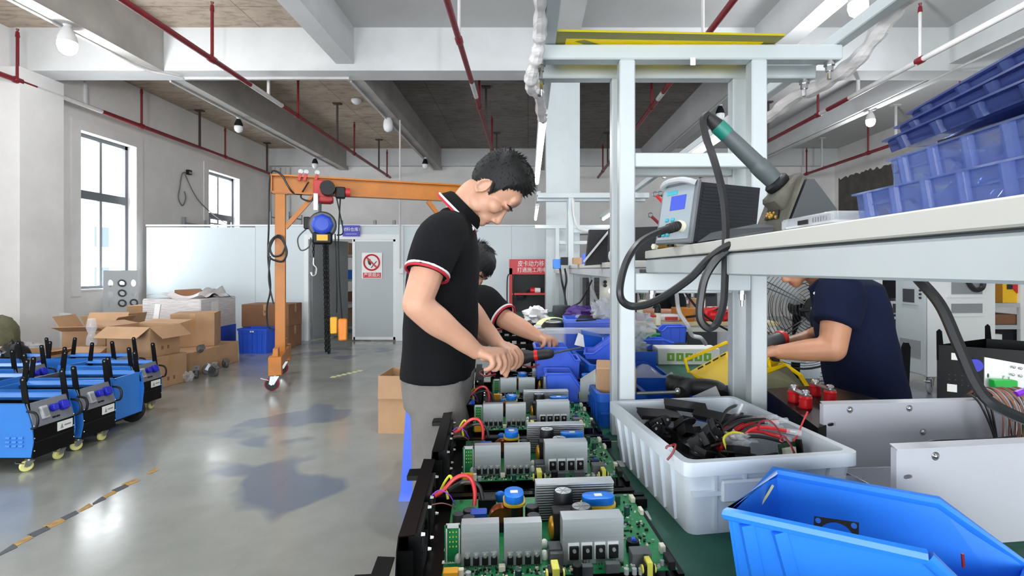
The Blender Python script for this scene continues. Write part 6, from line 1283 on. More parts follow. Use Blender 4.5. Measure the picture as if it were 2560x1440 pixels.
t = thing('clear_case', 'small clear case with a connector on the shelf edge', 'case', (.4, .69, ZS)); MB().bx(.38, .44, .64, .77, ZS, ZS + .017, .003).build('case_body', 'clear', t); MB().bx(.385, .435, .645, .765, ZS + .003, ZS + .006).build('board', 'slot_white', t, False); MB().bx(.379, .3815, .695, .72, ZS + .005, ZS + .011).build('port', 'black_plastic', t, False)
for k in range(6): MB().bx(.379, .381, .65 + .006 * k, .652 + .006 * k, ZS + .006, ZS + .012).build('pin', 'chrome', t, False)
def blister(lab, x0, x1, y0, y1, z, h, tilt=0, mt='blister', n=(4, 5)):
    t = thing('blister_tray', lab, 'tray', (x0, y1, z)); t.rotation_euler = (R(tilt), 0, 0); ORG[t.name] = V((x0, y1, z)); mb = MB(); w, d = x1 - x0, y1 - y0
    mb.grid(lambda u, v: V((x0 + w * u, y0 + d * v, z + h * (.5 + .5 * max(-1, min(1, 3.2 * math.sin(math.pi * 2 * n[0] * u) * math.sin(math.pi * n[1] * v)))))), 48, 40); mb.build('cells', mt, t)
    MB().prism([(x0, y0, z + h), (x0, y1, z + h), (x0 + .004, y1, z), (x0 + .004, y0, z)], (.0012, 0, 0)).bx(x0 - .006, x0 + .002, y0, y1, z + h - .001, z + h + .001).build('edge', mt, t, False)
    for k in range(9): y = y0 + d * (k + .5) / 9; MB().cyl((x0 + .004, y, z), (x0 - .001, y, z + h), .006, n=8).build('pleat', mt, t)
    return t
blister('lowest clear blister tray on the shelf edge', .385, .62, .22, .6, ZS, .03); blister('second clear blister tray of the stack', .39, .62, .2, .55, ZS + .032, .028, -1)
for k, (z, ti, lab) in enumerate(((.07, -3, 'blue-tinted blister lid sticking out lowest from the stack'), (.082, -5, 'blue-tinted blister lid in the middle of the stack'), (.094, -7, 'topmost blue-tinted blister lid of the stack'), )): blister(lab, .39 + .006 * k, .62, .15, .555 - .01 * k, ZS + z, .012, ti, 'blister_lid', (3, 2))
solo(MB().bx(.4, .6, .3, .5, ZS + .0605, ZS + .069), 'tray_parts', 'black_plastic', 'dark parts packed between the blister trays', 'parts')
for y, lab in ((1.6, 'bolt lying at the shelf end left of the station'), ): t = thing('shelf_bolt', lab, 'bolt', (.385, 1.5, ZS)); MB().cyl((.375, 1.5, ZS + .009), (.44, 1.53, ZS + .009), .008, n=10).build('shank', 'brass', t); MB().cyl((.365, 1.495, ZS + .009), (.377, 1.501, ZS + .009), .0088, n=6).build('head', 'ivory', t)
for px0, py0, px1, py1, m_, lab in ((1642, 490, 1680, 530, 'wire_red', 'red lead with a ring terminal behind the station'), (1655, 488, 1690, 520, 'cable_black', 'dark green lead with a ring terminal behind the station'), (1630, 542, 1670, 580, 'wire_dkred', 'dark red lead with a ring terminal lower behind the station')):
    t = thing('ring_lead', lab, 'wire', W(px1, py1, 1.5)); a, b = W(px0, py0, 1.5), W(px1, py1, 1.48); MB().tube([a, b, b + V((.03, 0, -.03))], .005, 6).build('wire', m_, t); d = (a - b).normalized(); MB().torus(a + d * .008, (0, 1, 0), .0065, .0022, 12, 5).build('ring_terminal', 'zinc', t)
wr('thick_cable', [W(2250, 650, 1.1), W(2300, 702, 1.05), W(2352, 765, 1.02), W(2395, 860, 1.0), W(2440, 960, .98), W(2490, 1015, .96), (.95, .94, 1.03), (1.02, .92, 1.02)], .0105, 'cable_black', 'thick black cable hanging from the shelf at right', 10)
# ------------------------------------------------------------------ people
def limb(mb, pts, rad, n=14, k=5, end=True):
    """tapered limb through the joints, rounded at both ends"""
    P = cat(pts, k); m = len(pts) - 1; rr = []
    for i in range(len(P)):
        t = i / k; j = min(int(t), m - 1); f = t - j; f = f * f * (3 - 2 * f); rr.append(rad[j] * (1 - f) + rad[j + 1] * f)
    mb.tube(P, rr, n); mb.sph(pts[0], rad[0] * .995, 12, 8); 
    if end: mb.sph(pts[-1], rad[-1] * .995, 12, 8)
def orth(fwd, up):
    f = V(fwd).normalized(); u = V(up); u = (u - f * u.dot(f)).normalized(); return f, u, f.cross(u)
class Head:
    def __init__(s, c, fwd, up, k=1.0): s.c = V(c); s.f, s.u, s.l = orth(fwd, up); s.k = k; s.M = Matrix((s.f, s.u, s.l)).transposed()
    def P(s, f, u, l=0): return s.c + s.k * (s.f * f + s.u * u + s.l * l)
    def e(s, mb, c, r, n=16, m=12): mb.sph(s.P(*c), [q * s.k for q in r], n, m, s.M)
    def shape(s, mb, neck):
        s.e(mb, (-.004, .022, 0), (.094, .086, .076), 24, 18); s.e(mb, (.03, -.05, 0), (.056, .066, .057)); s.e(mb, (.074, -.1, 0), (.02, .017, .024), 12, 8)
        for q in (-1, 1):
            s.e(mb, (.057, -.036, .04 * q), (.03, .026, .026)); s.e(mb, (.02, -.085, .043 * q), (.034, .024, .014), 12, 8)
            s.e(mb, (-.01, -.036, .075 * q), (.014, .026, .005), 12, 10); mb.tube([s.P(-.01 + .0165 * math.cos(a), -.034 + .028 * math.sin(a), (.079 + .005 * (math.cos(a) < 0)) * q) for a in (2 * math.pi * j / 16 for j in range(16))], .0042 * s.k, 6, True); s.e(mb, (-.004, -.06, .079 * q), (.008, .01, .006), 8, 6)
            s.e(mb, (.1, -.062, .0105 * q), (.0095, .0075, .0075), 10, 8); s.e(mb, (.08, .0, .03 * q), (.016, .01, .024), 12, 8)
        mb.tube([s.P(.086, -.008), s.P(.096, -.03), s.P(.109, -.052), s.P(.108, -.06)], [.009 * s.k, .0095 * s.k, .0115 * s.k, .01 * s.k], 10); s.e(mb, (.107, -.056, 0), (.011, .01, .011), 10, 8)
        s.e(mb, (.067, -.08, 0), (.031, .028, .034)); s.e(mb, (.058, -.042, 0), (.037, .046, .04)); s.e(mb, (.072, -.055, 0), (.028, .03, .022)); s.e(mb, (.082, -.1, 0), (.016, .016, .02), 12, 8); s.e(mb, (.08, .03, 0), (.016, .03, .05))
        limb(mb, [s.P(-.008, -.04), s.P(-.014, -.09), V(neck)], [.052 * s.k, .049 * s.k, .06 * s.k], 16)
    def features(s, t, skin_m):
        for q in (-1, 1):
            mb = MB(); s.e(mb, (.0715, -.028, .031 * q), (.0125, .0125, .0135), 12, 8); o = mb.build('eye', 'eye_white', t)
            mb = MB(); s.e(mb, (.082, -.031, .0315 * q), (.003, .0055, .0055), 10, 6); mb.build('iris', 'ink', o)
            mb = MB(); s.e(mb, (.0735, -.0248, .031 * q), (.0142, .0122, .017), 12, 8); mb.build('eyelid', skin_m, o)
            mb = MB(); mb.tube([s.P(.096, .006, .013 * q), s.P(.097, .0095, .026 * q), s.P(.09, .009, .042 * q), s.P(.08, .003, .052 * q)], [.002, .0034, .003, .001], 6); mb.build('eyebrow', 'hair', t)
        mb = MB(); s.e(mb, (.093, -.0835, 0), (.0065, .0035, .021), 12, 6); s.e(mb, (.091, -.0895, 0), (.0065, .0042, .018), 12, 6); mb.build('lips', 'lip', t)
    def hair(s, t, line, thick, spikes, seed=1, lenk=1.0, bang=0):
        """cap over the skull above the hairline plus short strands; line: [(f,u)] lowest hair height per front distance"""
        random.seed(seed); mb = MB(); N, M_ = 56, 34; hl = lambda f: next((a[1] + (b[1] - a[1]) * (f - a[0]) / (b[0] - a[0]) for a, b in zip(line, line[1:]) if a[0] <= f <= b[0]), line[0][1] if f < line[0][0] else line[-1][1])
        pts = {}; ok = {}
        for j in range(M_ + 1):
            for i in range(N):
                th, ph = math.pi * j / M_, 2 * math.pi * i / N; d = V((math.sin(th) * math.cos(ph), math.cos(th), math.sin(th) * math.sin(ph)))
                f, u, l = -.004 + .094 * d.x, .022 + .086 * d.y, .076 * d.z
                if u < .0: sh = 1 + u * .9; l *= sh
                over = u - hl(f); ok[i, j] = over > 0; w = max(0, min(1, over / .03)); top = max(0, min(1, (u - .02) / .06)); tt = .003 + w * (thick[0] + top * (thick[1] - thick[0])) + .002 * math.sin(31 * ph + 9 * th) * w
                pts[i, j] = s.P(f + d.x * tt, u + d.y * tt * 1.05, l + d.z * tt)
        idx = {}; vs = []; fs = []
        for j in range(M_):
            for i in range(N):
                q = [(i, j), ((i + 1) % N, j), ((i + 1) % N, j + 1), (i, j + 1)]
                if sum(ok[a] for a in q) >= 3:
                    for a in q:
                        if a not in idx: idx[a] = len(vs); vs.append(pts[a])
                    fs.append([idx[a] for a in q][::-1])
        mb.add(vs, fs); keys = [a for a in idx if ok[a]]
        for k in range(spikes):
            i, j = random.choice(keys); p = pts[i, j]; n = (p - s.P(-.004, .01)).normalized(); up = max(0, n.dot(s.u)); fr = n.dot(s.f)
            g = (n * .3 + s.f * (.75 if fr > -.2 else .1) - s.u * (.5 - .5 * up) + s.l * random.uniform(-.25, .25)).normalized(); L = (.006 + .014 * up) * random.uniform(.6, 1.2) * lenk
            if bang and fr > .2: g = (n * .35 - s.u * .9 + s.l * random.uniform(-.2, .2)).normalized(); L *= 1.6
            a, b, c = frame(g); w = .0017; p = p - n * .003 + a * random.uniform(-.004, .004)
            mb.add([p + a * w, p - a * w * .5 + b * w, p - a * w * .5 - b * w, p + g * L], [(0, 1, 3), (1, 2, 3), (2, 0, 3)])
        return mb.build('hair', 'hair', t)
def ell(c, ax, ay, n=20, e=1.0):
    """ring in the horizontal plane"""
    out = []
    for k in range(n):
        a = 2 * math.pi * k / n; x, y = math.cos(a), math.sin(a); out.append(V((c[0] + ax * math.copysign(abs(x) ** e, x), c[1] + ay * math.copysign(abs(y) ** e, y), c[2])))
    return out
def hand(mb, wrist, knuckles, tips, r=.0092, thumb=None, palm=.013):
    """palm from the wrist to four knuckles, four bent fingers (list of points each) and a thumb from the palm's side"""
    w = V(wrist)
    for k in knuckles: limb(mb, [w, w.lerp(V(k), .6), k], [palm * 1.5, palm * 1.2, r * 1.25], 10, 3)
    for a, b in zip(knuckles, knuckles[1:]):
        for f in (.5, .75, 1): limb(mb, [w.lerp(V(a), f), w.lerp(V(b), f)], [palm * (1.25 - .35 * f)] * 2, 10, 1)
    for k, t in zip(knuckles, tips): n = len(t); limb(mb, [k] + list(t), [r * 1.18] + [r * (1.08 - .25 * i / max(1, n - 1)) for i in range(n)], 10, 4)
    if thumb: limb(mb, thumb, [palm * 1.15] + [r * 1.2] * (len(thumb) - 2) + [r], 10, 4)
def crease(amp, f, seed):
    return lambda p: p + V((noise.noise(p * f + V((seed, 0, 0))) * amp, noise.noise(p * f + V((0, seed, 3))) * amp, 0))
# ---- the near worker: black polo, grey trousers, both hands at the boards
YM = 1.83; X = lambda px, py, Y=YM: W(px, py, Y)
p1 = thing('person', 'man in black polo with red and white trim, head bowed, working on the boards', 'person', (-.32, YM, 0))
H1 = Head(X(1238, 467), (.5, 0, -.866), (.866, 0, .5), 1.04)
mb = MB(); H1.shape(mb, X(1142, 555))
limb(mb, [X(1142, 560), X(1110, 640), X(1105, 760), X(1100, 900)], [.07, .08, .08, .08], 16)
for s in (-1, 1): limb(mb, [X(1140, 572), X(1110, 590, YM + s * .1), X(1096, 598, YM + s * .165)], [.055, .055, .06])
SH, EL, WR = X(1096, 598, 1.645), X(1042, 760, 1.555), X(1190, 878, 1.66)
limb(mb, [SH, SH.lerp(EL, .45), EL], [.06, .053, .046]); limb(mb, [EL, EL.lerp(WR, .3) + V((0, 0, -.004)), EL.lerp(WR, .7), WR], [.046, .047, .036, .027])
hand(mb, WR, [X(1226, 893, 1.635), X(1240, 887, 1.655), X(1253, 882, 1.675), X(1263, 878, 1.7)],
     [[X(1233, 909, 1.63), X(1224, 921, 1.635), X(1213, 924, 1.645)], [X(1249, 908, 1.65), X(1243, 922, 1.652), X(1233, 925, 1.66)], [X(1262, 905, 1.675), X(1260, 922, 1.68), X(1254, 932, 1.685)], [X(1272, 900, 1.71), X(1270, 922, 1.72), X(1265, 940, 1.73)]],
     .0096, [X(1208, 893, 1.7), X(1236, 902, 1.73), X(1252, 918, 1.74), X(1261, 934, 1.74)])
SL, E2, W2 = X(1120, 600, 1.99), X(1150, 745, 2.06), X(1243, 858, 1.95)
limb(mb, [SL, SL.lerp(E2, .5), E2], [.06, .052, .046]); limb(mb, [E2, E2.lerp(W2, .35), E2.lerp(W2, .75), W2], [.046, .045, .034, .028])
hand(mb, W2, [X(1264, 880, 1.89), X(1275, 876, 1.91), X(1284, 873, 1.935), X(1290, 871, 1.96)],
     [[X(1278, 896, 1.88), X(1278, 910, 1.885), X(1270, 918, 1.89)], [X(1290, 893, 1.905), X(1289, 911, 1.91), X(1279, 922, 1.915)], [X(1298, 888, 1.94), X(1300, 906, 1.945), X(1290, 920, 1.945)], [X(1303, 886, 1.97), X(1304, 904, 1.97), X(1296, 917, 1.965)]],
     .0096, [X(1250, 878, 1.97), X(1264, 900, 1.965), X(1268, 914, 1.95), X(1272, 925, 1.94)])
for s in (-1, 1): limb(mb, [X(1095, 920, YM + s * .09), V((-.305, YM + s * .1, .5)), V((-.3, YM + s * .1, .09))], [.06, .05, .045]); limb(mb, [V((-.33, YM + s * .1, .05)), V((-.16, YM + s * .11, .035))], [.04, .035])
skin(blob(mb, .0042, 7, .5), 'body', 'skin1', p1)
H1.features(p1, 'skin1')
H1.hair(p1, [(-.11, -.1), (-.05, -.09), (-.03, -.012), (.005, -.004), (.012, -.03), (.026, -.032), (.032, .008), (.045, .04), (.07, .066), (.2, .07)], (.005, .024), 1500, 3)
for q in (-1, 1): MB().tube([H1.P(.0, -.0, .0787 * q), H1.P(.02, -.024, .0765 * q), H1.P(.024, -.034, .074 * q)], [.006, .005, .002], 6).build('sideburn', 'hair', p1)
def shirt(sil, hy, Y0, extra, vox, mt, par, name='polo_shirt', seed=1.0):
    mb = MB(); rings = []
    for (py, xb, xf), h in zip(sil, hy):
        a, b = W(xb, py, Y0), W(xf, py, Y0); rings.append(ell(((a.x + b.x) / 2, Y0, a.z), (b.x - a.x) / 2, h, 28, .85))
    mb.loft(rings); extra(mb); return skin(blob(mb, vox, 5, .5), name, mt, par, fn=crease(.006, 9, seed))
def ext1(mb):
    a = SH + V((.006, .03, .01)); d = (EL - SH).normalized()
    limb(mb, [X(1122, 580, 1.76), a, SH.lerp(EL, .25), SH.lerp(EL, .54)], [.075, .078, .076, .07], 18, 5, False); limb(mb, [X(1128, 580, 1.9), SL, SL.lerp(E2, .55)], [.075, .078, .07], 18)
shirt([(522, 1112, 1172), (545, 1088, 1183), (575, 1063, 1190), (620, 1040, 1196), (680, 1026, 1196), (760, 1017, 1194), (840, 1013, 1192), (900, 1010, 1188), (938, 1009, 1183)], [.07, .1, .16, .185, .18, .17, .175, .18, .182], YM, ext1, .008, 'polo_black', p1)
def bands(par, c, ax, r, ang=0, ey=1.0, w=.0045, tilt=None):
    """white and red rib-knit stripes around a cuff"""
    x, y, z = frame(ax)
    for k, m_ in enumerate(('trim_white', 'trim_red')):
        o = V(c) + z * (w * 2 * k); MB().tube([o + r * (math.cos(t) * x + math.sin(t) * y) for t in (2 * math.pi * j / 28 for j in range(28))], w, 6, True).build(('white' if k == 0 else 'red') + '_stripe', m_, par)
dA = (EL - SH).normalized(); bands(p1, SH.lerp(EL, .54) - dA * .008, dA, .0685)
# collar: band around the neck, flared at its striped lower edge
cB, cF = X(1106, 486), X(1192, 572); cc = (cB + cF) / 2; cx_ = (cF - cB) / 2; cy_ = V((0, .078, 0)); cz_ = V((.58, 0, .42)).normalized()
rg = lambda k, off, n=30: [cc + cz_ * off + cx_ * k * math.cos(2 * math.pi * j / n) + cy_ * k * math.sin(2 * math.pi * j / n) for j in range(n)]
MB().loft([rg(1.04, -.012), rg(1.07, -.006), rg(.9, .03), rg(.8, .036), rg(.78, .02)], False).build('collar', 'polo_black', p1)
for k, (m_, sc, off) in enumerate((('trim_white', 1.08, -.004), ('trim_red', 1.09, -.012))): MB().tube(rg(sc, off), .0042, 6, True).build('collar_stripe', m_, p1)
for px, py in ((1181, 572), (1179, 593)): MB().cyl(X(px, py, YM - .055), X(px, py, YM - .065), .0062, n=12).build('button', 'label_white', p1)
mb = MB(); rings = [(918, 1010, 1186, .165), (960, 1012, 1180, .17), (1010, 1016, 1172, .17)]
mb.loft([ell(((X(a, py).x + X(b, py).x) / 2, YM, X(0, py).z), (X(b, py).x - X(a, py).x) / 2, h, 24, .85) for py, a, b, h in rings])
for s in (-1, 1): limb(mb, [X(1094, 990, YM + s * .085), V((-.3, YM + s * .095, .64)), V((-.295, YM + s * .1, .36)), V((-.285, YM + s * .1, .1))], [.094, .098, .09, .082], 18)
skin(blob(mb, .009, 5, .5), 'trousers', 'trousers', p1, fn=lambda p: p + V((noise.noise(V((p.x * 14, p.y * 14, p.z * 4))) * .012, noise.noise(V((p.x * 13 + 5, p.y * 13, p.z * 4))) * .01, 0)))
for s in (-1, 1): MB().loft([ell((-.25, YM + s * .105, z), a, b, 18) for z, a, b in ((0, .135, .05), (.03, .14, .052), (.06, .12, .048), (.09, .07, .042))]).build('shoe', 'shoe', p1)
t = thing('hex_driver', 'short dark driver bit held between the near worker\'s fingers', 'tool', X(1268, 950, 1.74)); MB().cyl(X(1262, 925, 1.735), X(1269, 944, 1.75), .0035, n=8).build('shaft', 'dark_grey', t)
# ---- the second worker behind
Y2 = 2.56; X2 = lambda px, py, Y=Y2: W(px, py, Y)
p2 = thing('person', 'man in black polo behind the near worker, bent over, reaching into a blue bin', 'person', (-.4, Y2, 0))
H2 = Head(X2(1180, 666), (.62, -.42, -.66), (.6, -.1, .75), .98); mb = MB(); H2.shape(mb, X2(1150, 735))
S2, EB2, WR2 = X2(1206, 750, 2.42), X2(1262, 797, 2.34), X2(1345, 842, 2.32)
limb(mb, [X2(1150, 735), X2(1140, 830), X2(1120, 960)], [.07, .08, .08]); limb(mb, [X2(1155, 742, 2.5), S2, S2.lerp(EB2, .5), EB2], [.06, .056, .05, .046]); limb(mb, [EB2, EB2.lerp(WR2, .4), WR2], [.046, .043, .028])
hand(mb, WR2, [X2(1362, 850, 2.285), X2(1371, 849, 2.305), X2(1379, 848, 2.33), X2(1385, 848, 2.35)], [[X2(1360, 862, 2.28), X2(1353, 868, 2.28)], [X2(1374, 863, 2.3), X2(1372, 873, 2.3)], [X2(1385, 861, 2.33), X2(1383, 872, 2.33)], [X2(1391, 858, 2.35), X2(1391, 868, 2.35)]], .0092, [X2(1350, 848, 2.36), X2(1352, 860, 2.37), X2(1356, 868, 2.36)])
limb(mb, [X2(1150, 742, 2.64), X2(1160, 800, 2.74), X2(1215, 850, 2.72)], [.06, .05, .035])
for s in (-1, 1): limb(mb, [X2(1118, 950, Y2 + s * .09), V((-.42, Y2 + s * .1, .45)), V((-.42, Y2 + s * .1, .08))], [.06, .05, .045]); limb(mb, [V((-.44, Y2 + s * .1, .05)), V((-.28, Y2 + s * .1, .035))], [.04, .035])
skin(blob(mb, .006, 5, .5), 'body', 'skin2', p2); H2.features(p2, 'skin2')
H2.hair(p2, [(-.11, -.09), (-.05, -.085), (-.028, -.03), (.01, -.03), (.03, -.035), (.05, -.005), (.07, .012), (.2, .015)], (.012, .02), 1300, 5, 1.5, 1)
def ext2(mb): limb(mb, [X2(1140, 765, 2.5), S2, S2.lerp(EB2, .5), S2.lerp(EB2, .95)], [.08, .074, .072, .066], 18, 5, False); limb(mb, [X2(1150, 745, 2.6), X2(1160, 790, 2.7)], [.08, .07], 14)
shirt([(706, 1122, 1166), (724, 1104, 1184), (780, 1085, 1197), (850, 1070, 1190), (960, 1060, 1185)], [.08, .16, .18, .17, .17], Y2, ext2, .011, 'polo_black', p2, seed=4)
d2 = (EB2 - S2).normalized(); bands(p2, S2.lerp(EB2, .95) - d2 * .008, d2, .067, w=.005)
text('POWER', .022, Matrix((V((.98, -.2, 0)), V((.1, .5, .86)), V((-.17, -.85, .5)))).transposed(), X2(1196, 754, 2.36), 'terminal_blue', p2, name='chest_print') if False else None
for k, w_ in ((0, .05), (1, .035)): MB().box(X2(1194, 755 + 7 * k, 2.37), (w_, .004, .011)).build('chest_print', 'tape_blue', p2)
mb = MB(); mb.loft([ell(((X2(1060, py).x + X2(1180, py).x) / 2, Y2, X2(0, py).z), .13, .17, 20) for py in (940, 1000)])
for s in (-1, 1): limb(mb, [X2(1118, 985, Y2 + s * .085), V((-.42, Y2 + s * .1, .4)), V((-.42, Y2 + s * .1, .1))], [.1, .085, .075])
skin(blob(mb, .014, 4, .5), 'trousers', 'trousers_dark', p2)
for s in (-1, 1): MB().loft([ell((-.36, Y2 + s * .1, z), a, b, 16) for z, a, b in ((0, .13, .05), (.04, .13, .05), (.09, .07, .042))]).build('shoe', 'shoe', p2)
# ---- worker at right in navy polo, bent forward facing left
Y3 = 2.2; X3 = lambda px, py, Y=Y3: W(px, py, Y)
p3 = thing('person', 'man in navy polo at right bending left over the bench, face hidden by the shelf', 'person', (1.5, Y3, 0))
H3 = Head(X3(1985, 636), (-.75, -.1, -.65), (-.55, 0, .8), 1.0); mb = MB(); H3.shape(mb, X3(2068, 705))
S3, E3, W3 = X3(2100, 735, 2.02), X3(2082, 872, 1.98), X3(1950, 880, 2.06)
limb(mb, [X3(2068, 705), X3(2130, 760), X3(2160, 880), X3(2170, 1000)], [.07, .08, .08, .07]); limb(mb, [X3(2085, 722, 2.1), S3, S3.lerp(E3, .5), E3], [.06, .06, .056, .05]); limb(mb, [E3, E3.lerp(W3, .35), W3], [.05, .046, .03])
hand(mb, W3, [X3(1925, 886, 2.04), X3(1923, 880, 2.06), X3(1924, 874, 2.09), X3(1927, 869, 2.11)], [[X3(1908, 892, 2.04), X3(1902, 902, 2.05)], [X3(1904, 886, 2.07), X3(1897, 896, 2.08)], [X3(1905, 878, 2.1), X3(1896, 886, 2.11)], [X3(1908, 870, 2.12), X3(1898, 876, 2.13)]], .0095, [X3(1935, 866, 2.12), X3(1920, 856, 2.14), X3(1910, 860, 2.15)])
limb(mb, [X3(2080, 730, 2.36), X3(2060, 830, 2.42), X3(1960, 862, 2.25)], [.06, .05, .03])
for s in (-1, 1): limb(mb, [X3(2170, 990, Y3 + s * .09), V((1.5, Y3 + s * .1, .42)), V((1.52, Y3 + s * .1, .08))], [.06, .055, .048]); limb(mb, [V((1.55, Y3 + s * .1, .05)), V((1.37, Y3 + s * .1, .035))], [.04, .035])
skin(blob(mb, .006, 5, .5), 'body', 'skin3', p3); H3.features(p3, 'skin3'); H3.hair(p3, [(-.11, -.07), (-.03, -.01), (.03, -.03), (.05, .02), (.2, .05)], (.006, .014), 500, 6)
def ext3(mb): limb(mb, [X3(2090, 735, 2.1), S3, S3.lerp(E3, .35), S3.lerp(E3, .62) + V((-.005, 0, .01))], [.09, .088, .086, .082], 18, 5, False); limb(mb, [X3(2090, 735, 2.3), X3(2070, 800, 2.4)], [.09, .08], 14)
shirt([(690, 2045, 2150), (712, 2040, 2186), (760, 2050, 2196), (830, 2058, 2206), (900, 2072, 2222), (960, 2085, 2236), (1005, 2095, 2242)], [.08, .15, .18, .18, .18, .185, .19], Y3, ext3, .011, 'polo_navy', p3, seed=7)
MB().prism([X3(2022, 722, 2.07), X3(2045, 700, 2.05), X3(2062, 716, 2.04), X3(2046, 748, 2.05)], (0, .012, 0)).build('collar', 'polo_navy', p3, False); MB().cyl(X3(2037, 733, 2.045), X3(2037, 733, 2.038), .006, n=10).build('button', 'label_white', p3); 
for k in (0, 1): MB().bar(X3(2042 + 4 * k, 773, 2.03), X3(2044 + 4 * k, 783, 2.03), .004, .004).build('chest_print', 'trim_white', p3)
mb = MB(); mb.loft([ell((X3(2175, py).x, Y3, X3(0, py).z), .14, .175, 20) for py in (985, 1050)])
for s in (-1, 1): limb(mb, [X3(2172, 1030, Y3 + s * .09), V((1.5, Y3 + s * .1, .4)), V((1.52, Y3 + s * .1, .1))], [.105, .09, .08])
skin(blob(mb, .014, 4, .5), 'trousers', 'trousers_dark', p3)
for s in (-1, 1): MB().loft([ell((1.46, Y3 + s * .1, z), a, b, 16) for z, a, b in ((0, .13, .05), (.04, .13, .05), (.09, .07, .042))]).build('shoe', 'shoe', p3)
t = thing('cordless_drill', 'grey cordless driver with a red end held by the worker in navy', 'drill', X3(1945, 850, 2.15)); a, b = X3(1912, 862, 2.12), X3(1966, 840, 2.2); d = (b - a).normalized()
MB().lathe(a - d * .04, d, [(.008, 0), (.012, .02), (.024, .04), (.03, .06), (.032, .12), (.03, .14)], 16).build('drill_body', 'dark_grey', t); MB().lathe(a + d * .1, d, [(.033, 0), (.034, .02), (.028, .03)], 16).build('end_cap', 'hoist_red', t); MB().bar(a + d * .07 + V((0, .005, -.02)), a + d * .08 + V((0, .01, -.12)), .034, .03, .006).build('drill_grip', 'black_rubber', t)
# ---- seated worker far behind
Y4 = 5.78; X4 = lambda px, py, Y=Y4: W(px, py, Y)
p4 = thing('person', 'seated person in black shirt at the far table, only chin and forearm showing', 'person', (1.5, Y4, 0))
H4 = Head(X4(1638, 692), (-.85, -.2, -.45), (-.4, 0, .9), 1.0); mb = MB(); H4.shape(mb, X4(1668, 728))
limb(mb, [X4(1668, 728), X4(1685, 790), X4(1688, 860)], [.08, .12, .13]); limb(mb, [X4(1690, 740, 5.58), X4(1700, 778, 5.44), X4(1660, 782, 5.34), X4(1612, 778, 5.34)], [.06, .05, .045, .03])
hand(mb, X4(1614, 778, 5.34), [X4(1598, 782, 5.32), X4(1597, 779, 5.34), X4(1598, 776, 5.36), X4(1600, 774, 5.38)], [[X4(1588, 786, 5.32)], [X4(1587, 784, 5.34)], [X4(1588, 780, 5.36)], [X4(1590, 777, 5.38)]], .0095, [X4(1608, 772, 5.36), X4(1598, 770, 5.38)])
for s in (-1, 1): limb(mb, [V((1.58, Y4 + s * .1, .5)), V((1.2, Y4 + s * .12, .47)), V((1.18, Y4 + s * .12, .08))], [.09, .065, .045]); limb(mb, [V((1.2, Y4 + s * .12, .05)), V((1.06, Y4 + s * .12, .035))], [.04, .035])
skin(blob(mb, .009, 4, .5), 'body', 'skin2', p4); H4.features(p4, 'skin2'); H4.hair(p4, [(-.11, -.07), (.03, -.03), (.05, .02), (.2, .05)], (.006, .014), 200, 6)
def ext4(mb): limb(mb, [X4(1680, 742, 5.66), X4(1692, 745, 5.56), X4(1700, 772, 5.44)], [.1, .085, .075], 14)
shirt([(722, 1640, 1690), (735, 1640, 1705), (790, 1648, 1712), (870, 1650, 1715)], [.1, .19, .2, .19], Y4, ext4, .016, 'polo_black', p4, seed=9)
mb = MB()
for s in (-1, 1): limb(mb, [V((1.58, Y4 + s * .1, .5)), V((1.2, Y4 + s * .12, .47)), V((1.18, Y4 + s * .12, .1))], [.11, .085, .07])
skin(blob(mb, .02, 3, .5), 'trousers', 'trousers_dark', p4)
for s in (-1, 1): MB().loft([ell((1.12, Y4 + s * .12, z), a, b, 16) for z, a, b in ((0, .13, .05), (.04, .13, .05), (.09, .07, .042))]).build('shoe', 'shoe', p4)
t = thing('work_stool', 'round stool under the seated person at the far table', 'stool', (1.6, Y4, 0)); MB().cyl((1.6, Y4, .37), (1.6, Y4, .41), .17, n=20).build('seat', 'black_plastic', t)
for a in range(4): q = V((math.cos(R(45 + 90 * a)), math.sin(R(45 + 90 * a)), 0)); MB().tube([V((1.6, Y4, .37)) + q * .12, V((1.6, Y4, 0)) + q * .18], .014, 8).build('leg', 'mid_grey', t)
# ------------------------------------------------------------------ far table, fan, cabinets at the right
t = thing('work_table', 'far wooden-topped table behind the second bench', 'table', (1.7, 5.0, 0)); TZ = .82
MB().bx(.98, 2.35, 4.78, 5.42, TZ - .03, TZ).build('table_top', 'wood_top', t, False); MB().bx(1.0, 2.33, 4.8, 5.4, TZ - .09, TZ - .03).build('table_frame', 'shelf_top', t, False)
for x in (1.03, 2.3):
    for y in (4.83, 5.36): MB().bx(x - .025, x + .025, y - .025, y + .025, 0, TZ - .09).build('leg', 'wood_top', t, False)
def bxp(name, m_, lab, catg, px0, px1, py0, py1, Y, d=.15, z=None, grp=None):
    a, b = W(px0, py1, Y), W(px1, py0, Y); return solo(MB().bx(a.x, b.x, Y, Y + d, z if z is not None else a.z, b.z, .004), name, m_, lab, catg, grp)
bxp('component_box', 'gantry_orange', 'orange-brown carton on the far table', 'box', 1692, 1735, 771, 797, 4.86, .2, TZ)
bxp('component_box', 'card', 'small tan carton right of the orange-brown one', 'box', 1735, 1748, 771, 797, 4.9, .12, TZ)
t = thing('tall_carton', 'upright tan carton with a white label on the far table', 'box', W(1750, 795, 4.85)); a, b = W(1737, 790, 5.1), W(1764, 747, 5.1); MB().bx(a.x, b.x, 5.1, 5.25, TZ, b.z, .004).build('body', 'card', t); c = W(1759, 764, 5.095); MB().bx(c.x - .018, c.x + .018, 5.096, 5.1, c.z - .05, c.z + .05).build('label_sheet', 'label_white', t, False)
